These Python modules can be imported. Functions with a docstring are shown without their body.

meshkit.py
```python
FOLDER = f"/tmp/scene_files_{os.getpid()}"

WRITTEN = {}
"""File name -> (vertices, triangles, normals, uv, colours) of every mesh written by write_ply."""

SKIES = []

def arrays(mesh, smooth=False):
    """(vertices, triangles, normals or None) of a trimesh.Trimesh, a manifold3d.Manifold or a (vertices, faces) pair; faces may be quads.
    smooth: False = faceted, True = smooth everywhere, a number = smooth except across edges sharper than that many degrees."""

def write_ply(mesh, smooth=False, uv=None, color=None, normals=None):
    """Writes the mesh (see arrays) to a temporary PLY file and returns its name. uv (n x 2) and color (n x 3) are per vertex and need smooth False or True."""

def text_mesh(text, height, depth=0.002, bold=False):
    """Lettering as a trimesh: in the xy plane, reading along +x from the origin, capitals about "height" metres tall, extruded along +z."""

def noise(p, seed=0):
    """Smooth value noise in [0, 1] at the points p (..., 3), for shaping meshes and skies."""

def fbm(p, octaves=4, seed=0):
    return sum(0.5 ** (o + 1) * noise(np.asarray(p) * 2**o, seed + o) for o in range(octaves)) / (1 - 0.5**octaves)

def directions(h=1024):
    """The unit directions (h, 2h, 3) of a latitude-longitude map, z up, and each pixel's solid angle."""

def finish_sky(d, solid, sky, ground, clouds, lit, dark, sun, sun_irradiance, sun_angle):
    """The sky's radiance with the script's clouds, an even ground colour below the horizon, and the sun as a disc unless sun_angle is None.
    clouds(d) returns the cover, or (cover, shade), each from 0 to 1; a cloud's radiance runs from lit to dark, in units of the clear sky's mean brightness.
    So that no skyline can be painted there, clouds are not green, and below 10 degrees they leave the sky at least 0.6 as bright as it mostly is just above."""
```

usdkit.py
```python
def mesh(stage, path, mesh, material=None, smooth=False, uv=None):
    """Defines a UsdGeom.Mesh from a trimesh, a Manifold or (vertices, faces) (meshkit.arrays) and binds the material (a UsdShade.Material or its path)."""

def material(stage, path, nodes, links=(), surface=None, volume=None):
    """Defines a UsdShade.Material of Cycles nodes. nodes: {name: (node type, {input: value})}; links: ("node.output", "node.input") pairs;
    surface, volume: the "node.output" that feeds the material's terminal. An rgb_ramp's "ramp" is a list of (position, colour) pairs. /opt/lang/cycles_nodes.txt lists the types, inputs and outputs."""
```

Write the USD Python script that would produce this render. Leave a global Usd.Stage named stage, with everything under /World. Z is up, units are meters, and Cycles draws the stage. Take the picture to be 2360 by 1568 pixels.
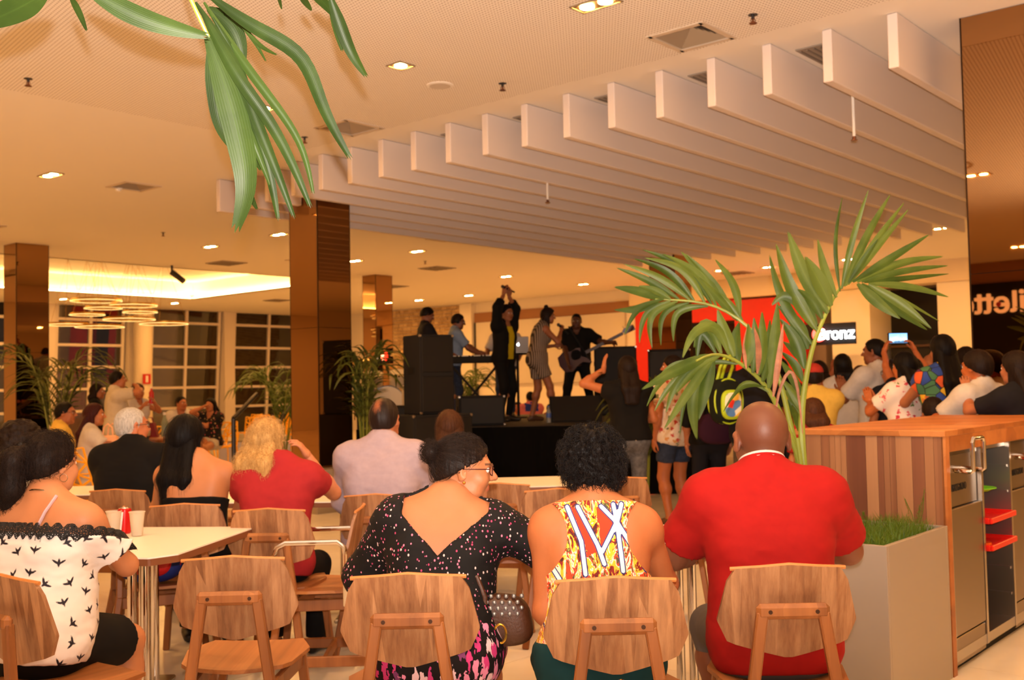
import math, random
import numpy as np, trimesh, usdkit, meshkit
from pxr import Usd, UsdGeom, UsdLux, UsdShade, Sdf, Gf, Vt
from shapely.geometry import Polygon

# ---------------------------------------------------------------- camera, lights, exposure
stage = Usd.Stage.CreateInMemory()
UsdGeom.SetStageUpAxis(stage, UsdGeom.Tokens.z)
UsdGeom.SetStageMetersPerUnit(stage, 1.0)
UsdGeom.Xform.Define(stage, '/World')
UsdGeom.Scope.Define(stage, '/World/Looks')
FPX, PITCH, ROLL, YAW_A, EYE, CEIL = 2427.25, math.radians(2.50045), math.radians(-1.15376), math.radians(40.5785), 1.42, 4.04
FW = np.array([0, math.cos(PITCH), math.sin(PITCH)])
_rt, _up = np.array([1., 0, 0]), np.array([0, -math.sin(PITCH), math.cos(PITCH)])
CR = math.cos(ROLL) * _rt + math.sin(ROLL) * _up
CU = -math.sin(ROLL) * _rt + math.cos(ROLL) * _up
EYEP = np.array([0, 0, EYE])
EXPOSURE = 2.25
LAMP = np.array([1.0, 0.47, 0.125])      # warm lamps of the hall
LAMP_STRENGTH = 215.0
FLASH = 135.0

cam = UsdGeom.Camera.Define(stage, '/World/camera')
cam.CreateHorizontalApertureAttr(23.5)
cam.CreateVerticalApertureAttr(23.5 * 1568 / 2360)
cam.CreateFocalLengthAttr(23.5 * FPX / 2360)
cam.CreateFStopAttr(4.5)
cam.CreateFocusDistanceAttr(2.5)
cam.CreateExposureAttr(EXPOSURE)
cam.CreateClippingRangeAttr(Gf.Vec2f(0.05, 500))
_m = Gf.Matrix4d(*[*CR, 0, *CU, 0, *(-FW), 0, *EYEP, 1])
cam.AddTransformOp().Set(_m)

dome = UsdLux.DomeLight.Define(stage, '/World/night_sky')
dome.CreateIntensityAttr(0.004)
dome.CreateColorAttr(Gf.Vec3f(1.0, 0.85, 0.7))
flash = UsdLux.SphereLight.Define(stage, '/World/camera_flash')      # the photographer's own small flash above the lens, tilted up to bounce off the ceiling
flash.CreateRadiusAttr(0.014)
flash.CreateNormalizeAttr(True)
flash.CreateIntensityAttr(FLASH)
flash.CreateColorAttr(Gf.Vec3f(1.0, 0.86, 0.74))
_sh = UsdLux.ShapingAPI.Apply(flash.GetPrim())
_sh.CreateShapingConeAngleAttr(66.0)
_sh.CreateShapingConeSoftnessAttr(0.8)
_aim = np.array([0, math.cos(math.radians(44)), math.sin(math.radians(44))])
_fx = np.array([1., 0, 0]); _fz = -_aim; _fy = np.cross(_fz, _fx)
flash.AddTransformOp().Set(Gf.Matrix4d(*[*_fx, 0, *_fy, 0, *_fz, 0, *(EYEP + CU * 0.085 - FW * 0.03), 1]))

# ---------------------------------------------------------------- coordinates
eA = np.array([math.sin(YAW_A), math.cos(YAW_A), 0.])      # the hall's own axes
eB = np.array([-math.cos(YAW_A), math.sin(YAW_A), 0.])
eZ = np.array([0, 0, 1.])
HALL_RZ = math.degrees(math.atan2(eA[1], eA[0]))
def W(a, b, z=0.): return a * eA + b * eB + np.array([0, 0, z])
def ray(u, v):
    r = FW + (u - 1180) / FPX * CR - (v - 784) / FPX * CU
    return r / r[1]
def at(u, v, d): return EYEP + ray(u, v) * d                 # the point at distance d ahead seen at u, v
def at_z(u, v, z):
    r = ray(u, v); return EYEP + r * ((z - EYE) / r[2])
def rotz(deg):
    c, s = math.cos(math.radians(deg)), math.sin(math.radians(deg)); return np.array([[c, -s, 0], [s, c, 0], [0, 0, 1.]])
def rotx(deg):
    c, s = math.cos(math.radians(deg)), math.sin(math.radians(deg)); return np.array([[1, 0, 0], [0, c, -s], [0, s, c]])
def roty(deg):
    c, s = math.cos(math.radians(deg)), math.sin(math.radians(deg)); return np.array([[c, 0, s], [0, 1, 0], [-s, 0, c]])
def unit(v): v = np.asarray(v, float); return v / (np.linalg.norm(v) + 1e-12)
def lin(r, g, b): return tuple(((x / 255 / 12.92) if x / 255 <= 0.04045 else ((x / 255 + 0.055) / 1.055) ** 2.4) for x in (r, g, b))

# ---------------------------------------------------------------- stage helpers
_used = {}
def _path(parent, name):
    parent = str(parent) if parent else '/World'
    k = _used.setdefault(parent, {}); n = k.get(name, 0); k[name] = n + 1
    return f'{parent}/{name}' + (f'_{n:03d}' if n else '')
def tag(p, label=None, cat=None, group=None, kind=None):
    p = p.GetPrim() if hasattr(p, 'GetPrim') else p
    for k, v in (('label', label), ('category', cat), ('group', group), ('kind', kind)):
        if v: p.SetCustomDataByKey(k, v)
    return p
def thing(name, label=None, cat=None, group=None, loc=(0, 0, 0), rz=0., kind=None):
    x = UsdGeom.Xform.Define(stage, _path(None, name))
    x.AddTranslateOp().Set(Gf.Vec3d(*map(float, loc))); x.AddRotateZOp().Set(float(rz))
    tag(x, label, cat, group, kind)
    return str(x.GetPath())
def dup(src, loc, rz=0., label=None, group=None, cat=None):
    was = stage.GetPrimAtPath(src).GetCustomData(); name = src.split('/')[-1]
    r = thing(name, label or was.get('label'), cat or was.get('category'), group or was.get('group'), loc, rz, was.get('kind'))
    p = stage.GetPrimAtPath(r); p.GetReferences().AddInternalReference(src); p.SetInstanceable(True)
    return r
def part(parent, name, mesh, mat, smooth=30, label=None, kind=None, attrs=None):
    p = _path(parent, name)
    if isinstance(mesh, MB): mesh = mesh.mesh()
    if attrs: smooth = True
    m = usdkit.mesh(stage, p, mesh, mat, smooth=smooth)
    for k, a in (attrs or {}).items():
        a = np.asarray(a, np.float32)
        if a.ndim == 2: UsdGeom.PrimvarsAPI(m).CreatePrimvar(k, Sdf.ValueTypeNames.Color3fArray, 'vertex').Set(Vt.Vec3fArray.FromNumpy(a))
        else: UsdGeom.PrimvarsAPI(m).CreatePrimvar(k, Sdf.ValueTypeNames.FloatArray, 'vertex').Set(Vt.FloatArray.FromNumpy(a))
    if label or kind: tag(m, label, None, None, kind)
    return p
def solo(name, mesh, mat, label=None, cat=None, group=None, kind=None, smooth=30):
    p = part(None, name, mesh, mat, smooth); tag(stage.GetPrimAtPath(p), label, cat, group, kind); return p
def structure(name, mesh, mat, smooth=30): return solo(name, mesh, mat, kind='structure', smooth=smooth)
def curves(parent, name, pts, width, mat, label=None):
    """pts: (n curves, k points, 3)"""
    p = _path(parent, name); n, k = pts.shape[:2]
    c = UsdGeom.BasisCurves.Define(stage, p)
    c.CreateTypeAttr('linear'); c.CreateCurveVertexCountsAttr(Vt.IntArray.FromNumpy(np.full(n, k, np.int32)))
    c.CreatePointsAttr(Vt.Vec3fArray.FromNumpy(pts.reshape(-1, 3).astype(np.float32)))
    w = np.tile(np.linspace(1, .35, k) * width, n).astype(np.float32)
    c.CreateWidthsAttr(Vt.FloatArray.FromNumpy(w)); c.SetWidthsInterpolation('vertex')
    UsdShade.MaterialBindingAPI.Apply(c.GetPrim()).Bind(mat)
    if label: tag(c, label)
    return p

# ---------------------------------------------------------------- mesh builder
_CH = None
def _chamfer_faces():
    global _CH
    if _CH is None:
        v = np.array([[sx * (1 - .2 * (i == 0)), sy * (1 - .2 * (i == 1)), sz * (1 - .2 * (i == 2))] for sx in (-1, 1) for sy in (-1, 1) for sz in (-1, 1) for i in range(3)], float)
        v = np.array([[sx * (1 if i == 0 else .8), sy * (1 if i == 1 else .8), sz * (1 if i == 2 else .8)] for sx in (-1, 1) for sy in (-1, 1) for sz in (-1, 1) for i in range(3)], float)
        h = trimesh.Trimesh(v, process=False).convex_hull if False else trimesh.convex.convex_hull(v)
        idx = [int(np.argmin(((v - x) ** 2).sum(1))) for x in h.vertices]
        _CH = np.array(idx)[h.faces]
    return _CH
class MB:
    def __init__(s): s.v, s.f, s.n = [], [], 0
    def add(s, v, f):
        v, f = np.asarray(v, float), np.asarray(f, int)
        if f.shape[1] == 4: f = np.vstack([f[:, [0, 1, 2]], f[:, [0, 2, 3]]])
        s.v.append(v); s.f.append(f + s.n); s.n += len(v); return s
    def mesh(s): return np.vstack(s.v), np.vstack(s.f)
    def tm(s, m): return s.add(m.vertices, m.faces)
    def box(s, c, size, R=None, ch=0.):
        h = np.asarray(size, float) / 2; c = np.asarray(c, float)
        if ch > 0:
            ch = min(ch, h.min() * .9); v = []
            for sx in (-1, 1):
                for sy in (-1, 1):
                    for sz in (-1, 1):
                        for i in range(3):
                            q = h - ch; q = q.copy(); q[i] = h[i]; v.append(q * (sx, sy, sz))
            v = np.array(v); f = _chamfer_faces()
        else:
            v = np.array([[x, y, z] for x in (-1, 1) for y in (-1, 1) for z in (-1, 1)], float) * h
            f = np.array([[0, 1, 3, 2], [4, 6, 7, 5], [0, 4, 5, 1], [2, 3, 7, 6], [0, 2, 6, 4], [1, 5, 7, 3]])
        if R is not None: v = v @ np.asarray(R).T
        return s.add(v + c, f)
    def bar(s, a, b, w, t, side=None, ch=.004):
        """a rectangular bar from a to b; w across side, t across the other"""
        a, b = np.asarray(a, float), np.asarray(b, float); d = unit(b - a)
        side = np.array([1., 0, 0]) if side is None else np.asarray(side, float)
        x = unit(side - d * (side @ d)); y = np.cross(d, x)
        return s.box((a + b) / 2, (w, t, np.linalg.norm(b - a)), np.stack([x, y, d], 1), ch)
    def tube(s, pts, r, n=10, caps=True):
        p = np.asarray(pts, float); r = np.broadcast_to(np.asarray(r, float), (len(p),))
        t = np.gradient(p, axis=0); t /= np.linalg.norm(t, axis=1, keepdims=True) + 1e-12
        a = np.cross(t[0], [0, 0, 1.]);
        if np.linalg.norm(a) < .2: a = np.cross(t[0], [1., 0, 0])
        fr = []
        for i in range(len(p)):
            a = a - t[i] * (a @ t[i]); a = a / (np.linalg.norm(a) + 1e-12); fr.append((a, np.cross(t[i], a)))
        ang = np.arange(n) * 2 * np.pi / n
        v = np.vstack([p[i] + r[i] * (np.cos(ang)[:, None] * fr[i][0] + np.sin(ang)[:, None] * fr[i][1]) for i in range(len(p))])
        f = [[i * n + j, i * n + (j + 1) % n, (i + 1) * n + (j + 1) % n, (i + 1) * n + j] for i in range(len(p) - 1) for j in range(n)]
        f = np.array(f); f = np.vstack([f[:, [0, 1, 2]], f[:, [0, 2, 3]]])
        if caps:
            k = len(v); v = np.vstack([v, p[0], p[-1]]); L = (len(p) - 1) * n
            f = np.vstack([f, [[k, (j + 1) % n, j] for j in range(n)], [[k + 1, L + j, L + (j + 1) % n] for j in range(n)]])
        return s.add(v, f)
    def cyl(s, a, b, r, r2=None, n=16): return s.tube([a, b], [r, r if r2 is None else r2], n)
    def lathe(s, prof, n=24, c=(0, 0, 0), R=None):
        """prof: (radius, z) pairs"""
        prof = np.asarray(prof, float); ang = np.arange(n) * 2 * np.pi / n
        v = np.vstack([np.stack([r * np.cos(ang), r * np.sin(ang), np.full(n, z)], 1) for r, z in prof])
        f = np.array([[i * n + j, i * n + (j + 1) % n, (i + 1) * n + (j + 1) % n, (i + 1) * n + j] for i in range(len(prof) - 1) for j in range(n)])
        if R is not None: v = v @ np.asarray(R).T
        return s.add(v + np.asarray(c, float), f)
    def prism(s, poly, h, M=None, c=(0, 0, 0)):
        """a 2-D outline extruded h along z, then turned by M"""
        g = poly if isinstance(poly, Polygon) else Polygon(poly)
        m = trimesh.creation.extrude_polygon(g, h, engine='earcut'); v = np.array(m.vertices)
        if M is not None: v = v @ np.asarray(M).T
        return s.add(v + np.asarray(c, float), m.faces)
    def ball(s, c, r, n=2):
        m = trimesh.creation.icosphere(n, 1.0); return s.add(m.vertices * np.asarray(r, float) + np.asarray(c, float), m.faces)
def hall_box(a0, a1, b0, b1, z0, z1, ch=0.):
    R = np.stack([eA, eB, eZ], 1)
    return MB().box(W((a0 + a1) / 2, (b0 + b1) / 2, (z0 + z1) / 2), (a1 - a0, b1 - b0, z1 - z0), R, ch)
R_HALL = np.stack([eA, eB, eZ], 1)
def text_on(text, height, centre, right, up, depth=.003, bold=False):
    m = meshkit.text_mesh(text, height, depth, bold); v = np.array(m.vertices); v[:, 0] -= v[:, 0].mean() * 0 + (v[:, 0].max() + v[:, 0].min()) / 2; v[:, 1] -= height / 2
    R = np.stack([unit(right), unit(up), np.cross(unit(right), unit(up))], 1)
    return v @ R.T + np.asarray(centre, float), np.array(m.faces)

# ---------------------------------------------------------------- materials
_mats = {}
def mat(name, col, rough=.5, metal=0., spec=.5, var=0., nscale=8., stretch=(1, 1, 1), bump=0., bscale=None, col2=None, coat=0., sheen=0., trans=0., emit=None, estr=0., tint=False, rnd=0., sss=0.):
    if name in _mats: return _mats[name]
    col = tuple(col); n, l = {}, []
    p = dict(base_color=col, roughness=rough, metallic=metal, specular_ior_level=spec)
    if coat: p.update(coat_weight=coat, coat_roughness=.08)
    if sheen and max(col) > .05: p.update(sheen_weight=sheen, sheen_roughness=.5)
    if trans: p.update(transmission_weight=trans)
    if emit is not None: p.update(emission_color=tuple(emit), emission_strength=estr)
    if sss: p.update(subsurface_weight=sss, subsurface_scale=.006, subsurface_radius=(1, .35, .2))
    last = None
    if var or bump or col2:
        n['tc'] = ('texture_coordinate', {}); n['mp'] = ('mapping', dict(scale=tuple(stretch))); n['nz'] = ('noise_texture', dict(scale=nscale, detail=5, roughness=.6))
        l += [('tc.object', 'mp.vector'), ('mp.vector', 'nz.vector')]
    if var or col2:
        c2 = tuple(col2) if col2 else tuple(max(0, min(1, x * (1 - var))) for x in col)
        c1 = col if col2 else tuple(min(1, x * (1 + var * .6)) for x in col)
        n['rp'] = ('rgb_ramp', dict(ramp=[(.32, c2), (.68, c1)])); l += [('nz.fac', 'rp.fac')]; last = 'rp.color'
    if tint:
        n['at'] = ('attribute', dict(attribute='tint'))
        if last:
            n['mx'] = ('mix_color', dict(blend_type='multiply', fac=1.)); l += [(last, 'mx.a'), ('at.color', 'mx.b')]; last = 'mx.result'
        else: last = 'at.color'
    if rnd:
        n['oi'] = ('object_info', {}); n['mr'] = ('map_range', dict(from_min=0, from_max=1, to_min=1 - rnd, to_max=1 + rnd)); n['hv'] = ('hsv', dict(color=col))
        l += [('oi.random', 'mr.value'), ('mr.result', 'hv.value')]
        if last: l.append((last, 'hv.color'))
        last = 'hv.color'
    n['p'] = ('principled_bsdf', p)
    if last: l.append((last, 'p.base_color'))
    if bump:
        n['bz'] = ('noise_texture', dict(scale=bscale or nscale * 6, detail=4, roughness=.6)); n['bp'] = ('bump', dict(strength=bump, distance=.01))
        l += [('mp.vector', 'bz.vector'), ('bz.fac', 'bp.height'), ('bp.normal', 'p.normal')]
    m = usdkit.material(stage, '/World/Looks/' + name, n, l, surface='p.BSDF'); _mats[name] = m; return m
def graph(name, nodes, links, surface='p.BSDF'):
    if name not in _mats: _mats[name] = usdkit.material(stage, '/World/Looks/' + name, nodes, links, surface=surface)
    return _mats[name]
def wood(name, dark, mid, light, axis='z', freq=16., rough=.42, rnd=.06):
    """straight-grained laminate of strips of differing tone; axis is the grain's direction in the object"""
    lo = .12
    sc = {'z': (freq, freq, lo), 'x': (lo, freq, freq), 'y': (freq, lo, freq)}[axis]
    s2 = {'z': (freq * .55, freq * .2, .0), 'x': (0, freq * .55, freq * .2), 'y': (freq * .55, 0, freq * .2)}[axis]
    n = {'tc': ('texture_coordinate', {}), 'm1': ('mapping', dict(scale=sc)), 'm2': ('mapping', dict(scale=s2)),
         'oi': ('object_info', {}), 'om': ('vector_math', dict(math_type='add')), 'osc': ('math', dict(math_type='multiply', value2=17.)),
         'n1': ('noise_texture', dict(scale=1.6, detail=6, roughness=.6, distortion=.08)), 'vo': ('voronoi_texture', dict(scale=1.5, randomness=1., feature='f1')),
         'r1': ('rgb_ramp', dict(ramp=[(.34, dark), (.5, mid), (.66, light)])), 'sx': ('separate_color', {}), 'r2': ('rgb_ramp', dict(ramp=[(0, tuple(x * .74 for x in mid)), (.5, mid), (1, tuple(min(1, x * 1.12) for x in light))])),
         'mx': ('mix_color', dict(fac=.55)), 'p': ('principled_bsdf', dict(roughness=rough, specular_ior_level=.45)), 'bp': ('bump', dict(strength=.06, distance=.01)),
         'hv': ('hsv', {}), 'mr': ('map_range', dict(to_min=1 - rnd, to_max=1 + rnd))}
    l = [('tc.object', 'om.vector1'), ('oi.random', 'osc.value1'), ('osc.value', 'om.vector2'), ('om.vector', 'm1.vector'), ('om.vector', 'm2.vector'), ('m1.vector', 'n1.vector'), ('m2.vector', 'vo.vector'),
         ('n1.fac', 'r1.fac'), ('vo.color', 'sx.color'), ('sx.r', 'r2.fac'), ('r1.color', 'mx.a'), ('r2.color', 'mx.b'), ('mx.result', 'hv.color'), ('oi.random', 'mr.value'), ('mr.result', 'hv.value'), ('hv.color', 'p.base_color'),
         ('n1.fac', 'bp.height'), ('bp.normal', 'p.normal')]
    return graph(name, n, l)
# ---------------------------------------------------------------- bodies: smooth unions of round cones, meshed by surface nets
from scipy.spatial import cKDTree
_E8 = np.array([[i, j, k] for i in (0, 1) for j in (0, 1) for k in (0, 1)])
_ED = [(a, b) for a in range(8) for b in range(a + 1, 8) if np.abs(_E8[a] - _E8[b]).sum() == 1]
def nets(D, o, h):
    S = D < 0; nx, ny, nz = D.shape
    cnt = np.zeros((nx - 1, ny - 1, nz - 1), np.int8)
    for i, j, k in _E8: cnt += S[i:nx - 1 + i, j:ny - 1 + j, k:nz - 1 + k]
    act = (cnt > 0) & (cnt < 8); idx = np.argwhere(act)
    num = -np.ones(act.shape, np.int32); num[act] = np.arange(len(idx))
    C = np.stack([D[idx[:, 0] + i, idx[:, 1] + j, idx[:, 2] + k] for i, j, k in _E8], 1)
    acc = np.zeros((len(idx), 3)); n = np.zeros(len(idx))
    for a, b in _ED:
        da, db = C[:, a], C[:, b]; m = (da < 0) != (db < 0)
        t = np.where(m, da / np.where(m, da - db, 1), 0)
        acc += m[:, None] * (_E8[a] + t[:, None] * (_E8[b] - _E8[a])); n += m
    v = (idx + acc / n[:, None]) * h + o
    F = []
    for ax in range(3):
        u, w = (ax + 1) % 3, (ax + 2) % 3
        sl0 = [slice(1, -1)] * 3; sl1 = [slice(1, -1)] * 3; sl0[ax] = slice(0, -1); sl1[ax] = slice(1, None)
        s0, s1 = S[tuple(sl0)], S[tuple(sl1)]
        e = np.argwhere(s0 != s1)
        if not len(e): continue
        inside = s0[tuple(e.T)]
        base = e.copy(); base[:, u] += 1; base[:, w] += 1
        def c(du, dw):
            q = base.copy(); q[:, u] -= du; q[:, w] -= dw; return num[tuple(q.T)]
        q = np.stack([c(1, 1), c(0, 1), c(0, 0), c(1, 0)], 1)
        q[~inside] = q[~inside][:, ::-1]; F.append(q)
    q = np.vstack(F); q = q[(q >= 0).all(1)]
    return v, np.vstack([q[:, [0, 1, 2]], q[:, [0, 2, 3]]])

def cone(a, b, ra, rb=None, k=.03, cut=None): return dict(t='c', a=np.asarray(a, float), b=np.asarray(b, float), ra=ra, rb=ra if rb is None else rb, k=k, cut=cut, sub=False)
def ell(c, r, R=None, k=.03): return dict(t='e', a=np.asarray(c, float), r=np.asarray(r, float) * np.ones(3), R=np.eye(3) if R is None else R, k=k, sub=False)
def sub(p): p['sub'] = True; return p
def moved(prims, R, t):
    out = []
    for p in prims:
        p = dict(p); p['a'] = R @ p['a'] + t
        if p['t'] == 'c': p['b'] = R @ p['b'] + t
        else: p['R'] = R @ p['R']
        out.append(p)
    return out
def field_mesh(prims, h, off=0., cuts=()):
    lo, hi = np.full(3, 1e9), np.full(3, -1e9)
    for p in prims:
        if p['sub']: continue
        r = (max(p['ra'], p['rb']) if p['t'] == 'c' else p['r'].max()) + off + 3 * h
        for q in ((p['a'], p['b']) if p['t'] == 'c' else (p['a'],)): lo = np.minimum(lo, q - r); hi = np.maximum(hi, q + r)
    n = np.ceil((hi - lo) / h).astype(int) + 1
    ax = [(lo[i] + h * np.arange(n[i])).astype(np.float32) for i in range(3)]
    D = np.full(n, .5, np.float32)
    for p in prims:
        r = (max(p['ra'], p['rb']) if p['t'] == 'c' else p['r'].max()) + off + p['k'] + 3 * h
        ends = [p['a'], p['b']] if p['t'] == 'c' else [p['a']]
        l = np.clip(np.floor((np.min(ends, 0) - r - lo) / h).astype(int), 0, n); u = np.clip(np.ceil((np.max(ends, 0) + r - lo) / h).astype(int) + 1, 0, n)
        if (u <= l).any(): continue
        X = ax[0][l[0]:u[0], None, None]; Y = ax[1][None, l[1]:u[1], None]; Zz = ax[2][None, None, l[2]:u[2]]
        x, y, z = X - np.float32(p['a'][0]), Y - np.float32(p['a'][1]), Zz - np.float32(p['a'][2])
        if p['t'] == 'c':
            ba = (p['b'] - p['a']).astype(np.float32); L = float(ba @ ba) + 1e-9
            t = np.clip((x * ba[0] + y * ba[1] + z * ba[2]) / L, 0, 1)
            d = np.sqrt((x - t * ba[0]) ** 2 + (y - t * ba[1]) ** 2 + (z - t * ba[2]) ** 2) - (p['ra'] + t * (p['rb'] - p['ra'])) - off
            if p['cut'] is not None:
                cp, cn = p['cut']; d = np.maximum(d, (X - cp[0]) * cn[0] + (Y - cp[1]) * cn[1] + (Zz - cp[2]) * cn[2])
        else:
            R = p['R'].astype(np.float32); rr = p['r'] + off
            qx, qy, qz = R[0, 0] * x + R[1, 0] * y + R[2, 0] * z, R[0, 1] * x + R[1, 1] * y + R[2, 1] * z, R[0, 2] * x + R[1, 2] * y + R[2, 2] * z
            k0 = np.sqrt((qx / rr[0]) ** 2 + (qy / rr[1]) ** 2 + (qz / rr[2]) ** 2); k1 = np.sqrt((qx / rr[0] ** 2) ** 2 + (qy / rr[1] ** 2) ** 2 + (qz / rr[2] ** 2) ** 2) + 1e-6
            d = k0 * (k0 - 1) / k1
        d = d.astype(np.float32); V = D[l[0]:u[0], l[1]:u[1], l[2]:u[2]]; k = np.float32(p['k'])
        if p['sub']:
            d = -d; hh = np.maximum(k - np.abs(V - d), 0) / k; V[...] = np.maximum(V, d) + hh * hh * k * .25
        else:
            hh = np.maximum(k - np.abs(V - d), 0) / k; V[...] = np.minimum(V, d) - hh * hh * k * .25
    if cuts:
        X, Y, Zz = ax[0][:, None, None], ax[1][None, :, None], ax[2][None, None, :]
        for c in cuts: np.maximum(D, c(X, Y, Zz), out=D)
    D[[0, -1]] = .5; D[:, [0, -1]] = .5; D[:, :, [0, -1]] = .5
    return nets(D, lo, h)
def vnormals(v, f):
    n = np.zeros_like(v); c = np.cross(v[f[:, 1]] - v[f[:, 0]], v[f[:, 2]] - v[f[:, 0]])
    for k in range(3):
        for a in range(3): n[:, a] += np.bincount(f[:, k], c[:, a], len(v))
    return n / (np.linalg.norm(n, axis=1, keepdims=True) + 1e-12)
def puff(v, f, amp, scale, seed=0, stretch=(1, 1, 1)):
    """folds: moves the vertices along their normals by smooth noise"""
    return v + vnormals(v, f) * (amp * 2 * (meshkit.fbm(v * np.asarray(stretch) * scale + seed * 7.3, 3, seed) - .5))[:, None]

def head_prims(sex='f', fat=0.):
    w = .003 if sex == 'm' else 0.
    return [ell((0, -.012, .025), (.074 + w, .094, .088), k=.02), ell((0, .028, -.03), (.060 + w + fat, .062, .085), k=.03),
            cone((-.034 - w, .035, -.082), (.034 + w, .035, -.082), .027 + w + fat, k=.03), ell((0, .068, -.098), .018 + w, k=.025),
            ell((-.036, .060, -.035), .027 + fat, k=.02), ell((.036, .060, -.035), .027 + fat, k=.02), cone((-.030, .082, .019), (.030, .082, .019), .0105 + w, k=.018),
            cone((0, .088, .010), (0, .112, -.028), .0075, .012, k=.012), ell((-.010, .099, -.033), .0085, k=.008), ell((.010, .099, -.033), .0085, k=.008),
            sub(ell((-.031, .099, .001), (.017, .014, .012), k=.012)), sub(ell((.031, .099, .001), (.017, .014, .012), k=.012)),
            cone((-.017, .086, -.0605), (.017, .086, -.0605), .0068, k=.006), cone((-.014, .085, -.0715), (.014, .085, -.0715), .0080, k=.006),
            ell((-.080, -.012, -.008), (.009, .020, .033), rotz(25), k=.008), ell((.080, -.012, -.008), (.009, .020, .033), rotz(-25), k=.008),
            sub(ell((-.092, -.004, -.006), (.010, .011, .018), k=.006)), sub(ell((.092, -.004, -.006), (.010, .011, .018), k=.006))]
def hand_mesh(wr, d, nrm, side, size=1., curl=35., h=.0045, spread=4.):
    """palm, four bent fingers of unequal length and a thumb; wr wrist, d pointing direction, nrm out of the back of the hand, side +1 when the thumb lies towards cross(nrm, d)"""
    d = unit(d); nrm = unit(nrm - d * (nrm @ d)); lat = np.cross(nrm, d) * side; s = size
    P = [cone(wr - d * .03 * s, wr + d * .02 * s, .024 * s, .026 * s, k=.012)]
    roots = []
    for i, (lx, ln) in enumerate(((.027, .072), (.009, .080), (-.010, .074), (-.028, .058))):
        r0 = wr + d * (.088 - .004 * abs(i - 1)) * s + lat * lx * s
        P.append(cone(wr + d * .02 * s + lat * lx * .6 * s, r0, .017 * s, .0115 * s, k=.012))
        a = math.radians(curl); dr = unit(d + lat * math.tan(math.radians(spread * (1.2 - i))) ); p = r0; q = 0
        for j, fr in enumerate((.45, .31, .24)):
            q += a * (.55, .9, .6)[j]; dd = dr * math.cos(q) - nrm * math.sin(q); e = p + dd * ln * fr * s
            P.append(cone(p, e, (.0092 - .0008 * j) * s, (.0086 - .001 * j) * s, k=.004)); p = e
    t0 = wr + d * .022 * s + lat * .026 * s; t1 = t0 + unit(d * .7 + lat * .62 - nrm * .35) * .042 * s; t2 = t1 + unit(d * .9 + lat * .25 - nrm * .35) * .032 * s; t3 = t2 + unit(d * .95 - nrm * .35) * .022 * s
    P += [cone(t0, t1, .015 * s, .011 * s, k=.012), cone(t1, t2, .0105 * s, .0095 * s, k=.004), cone(t2, t3, .0095 * s, .0075 * s, k=.004)]
    return field_mesh(P, h)
def ik(S, T, l1, l2, pole):
    d = T - S; L = np.linalg.norm(d)
    if L > (l1 + l2) * .995: T = S + d / L * (l1 + l2) * .995; d = T - S; L = np.linalg.norm(d)
    a = (l1 * l1 - l2 * l2 + L * L) / (2 * L); hgt = math.sqrt(max(l1 * l1 - a * a, 0)); u = d / L
    p = np.asarray(pole, float) - u * (np.asarray(pole, float) @ u)
    return S + u * a + unit(p) * hgt, T

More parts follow.
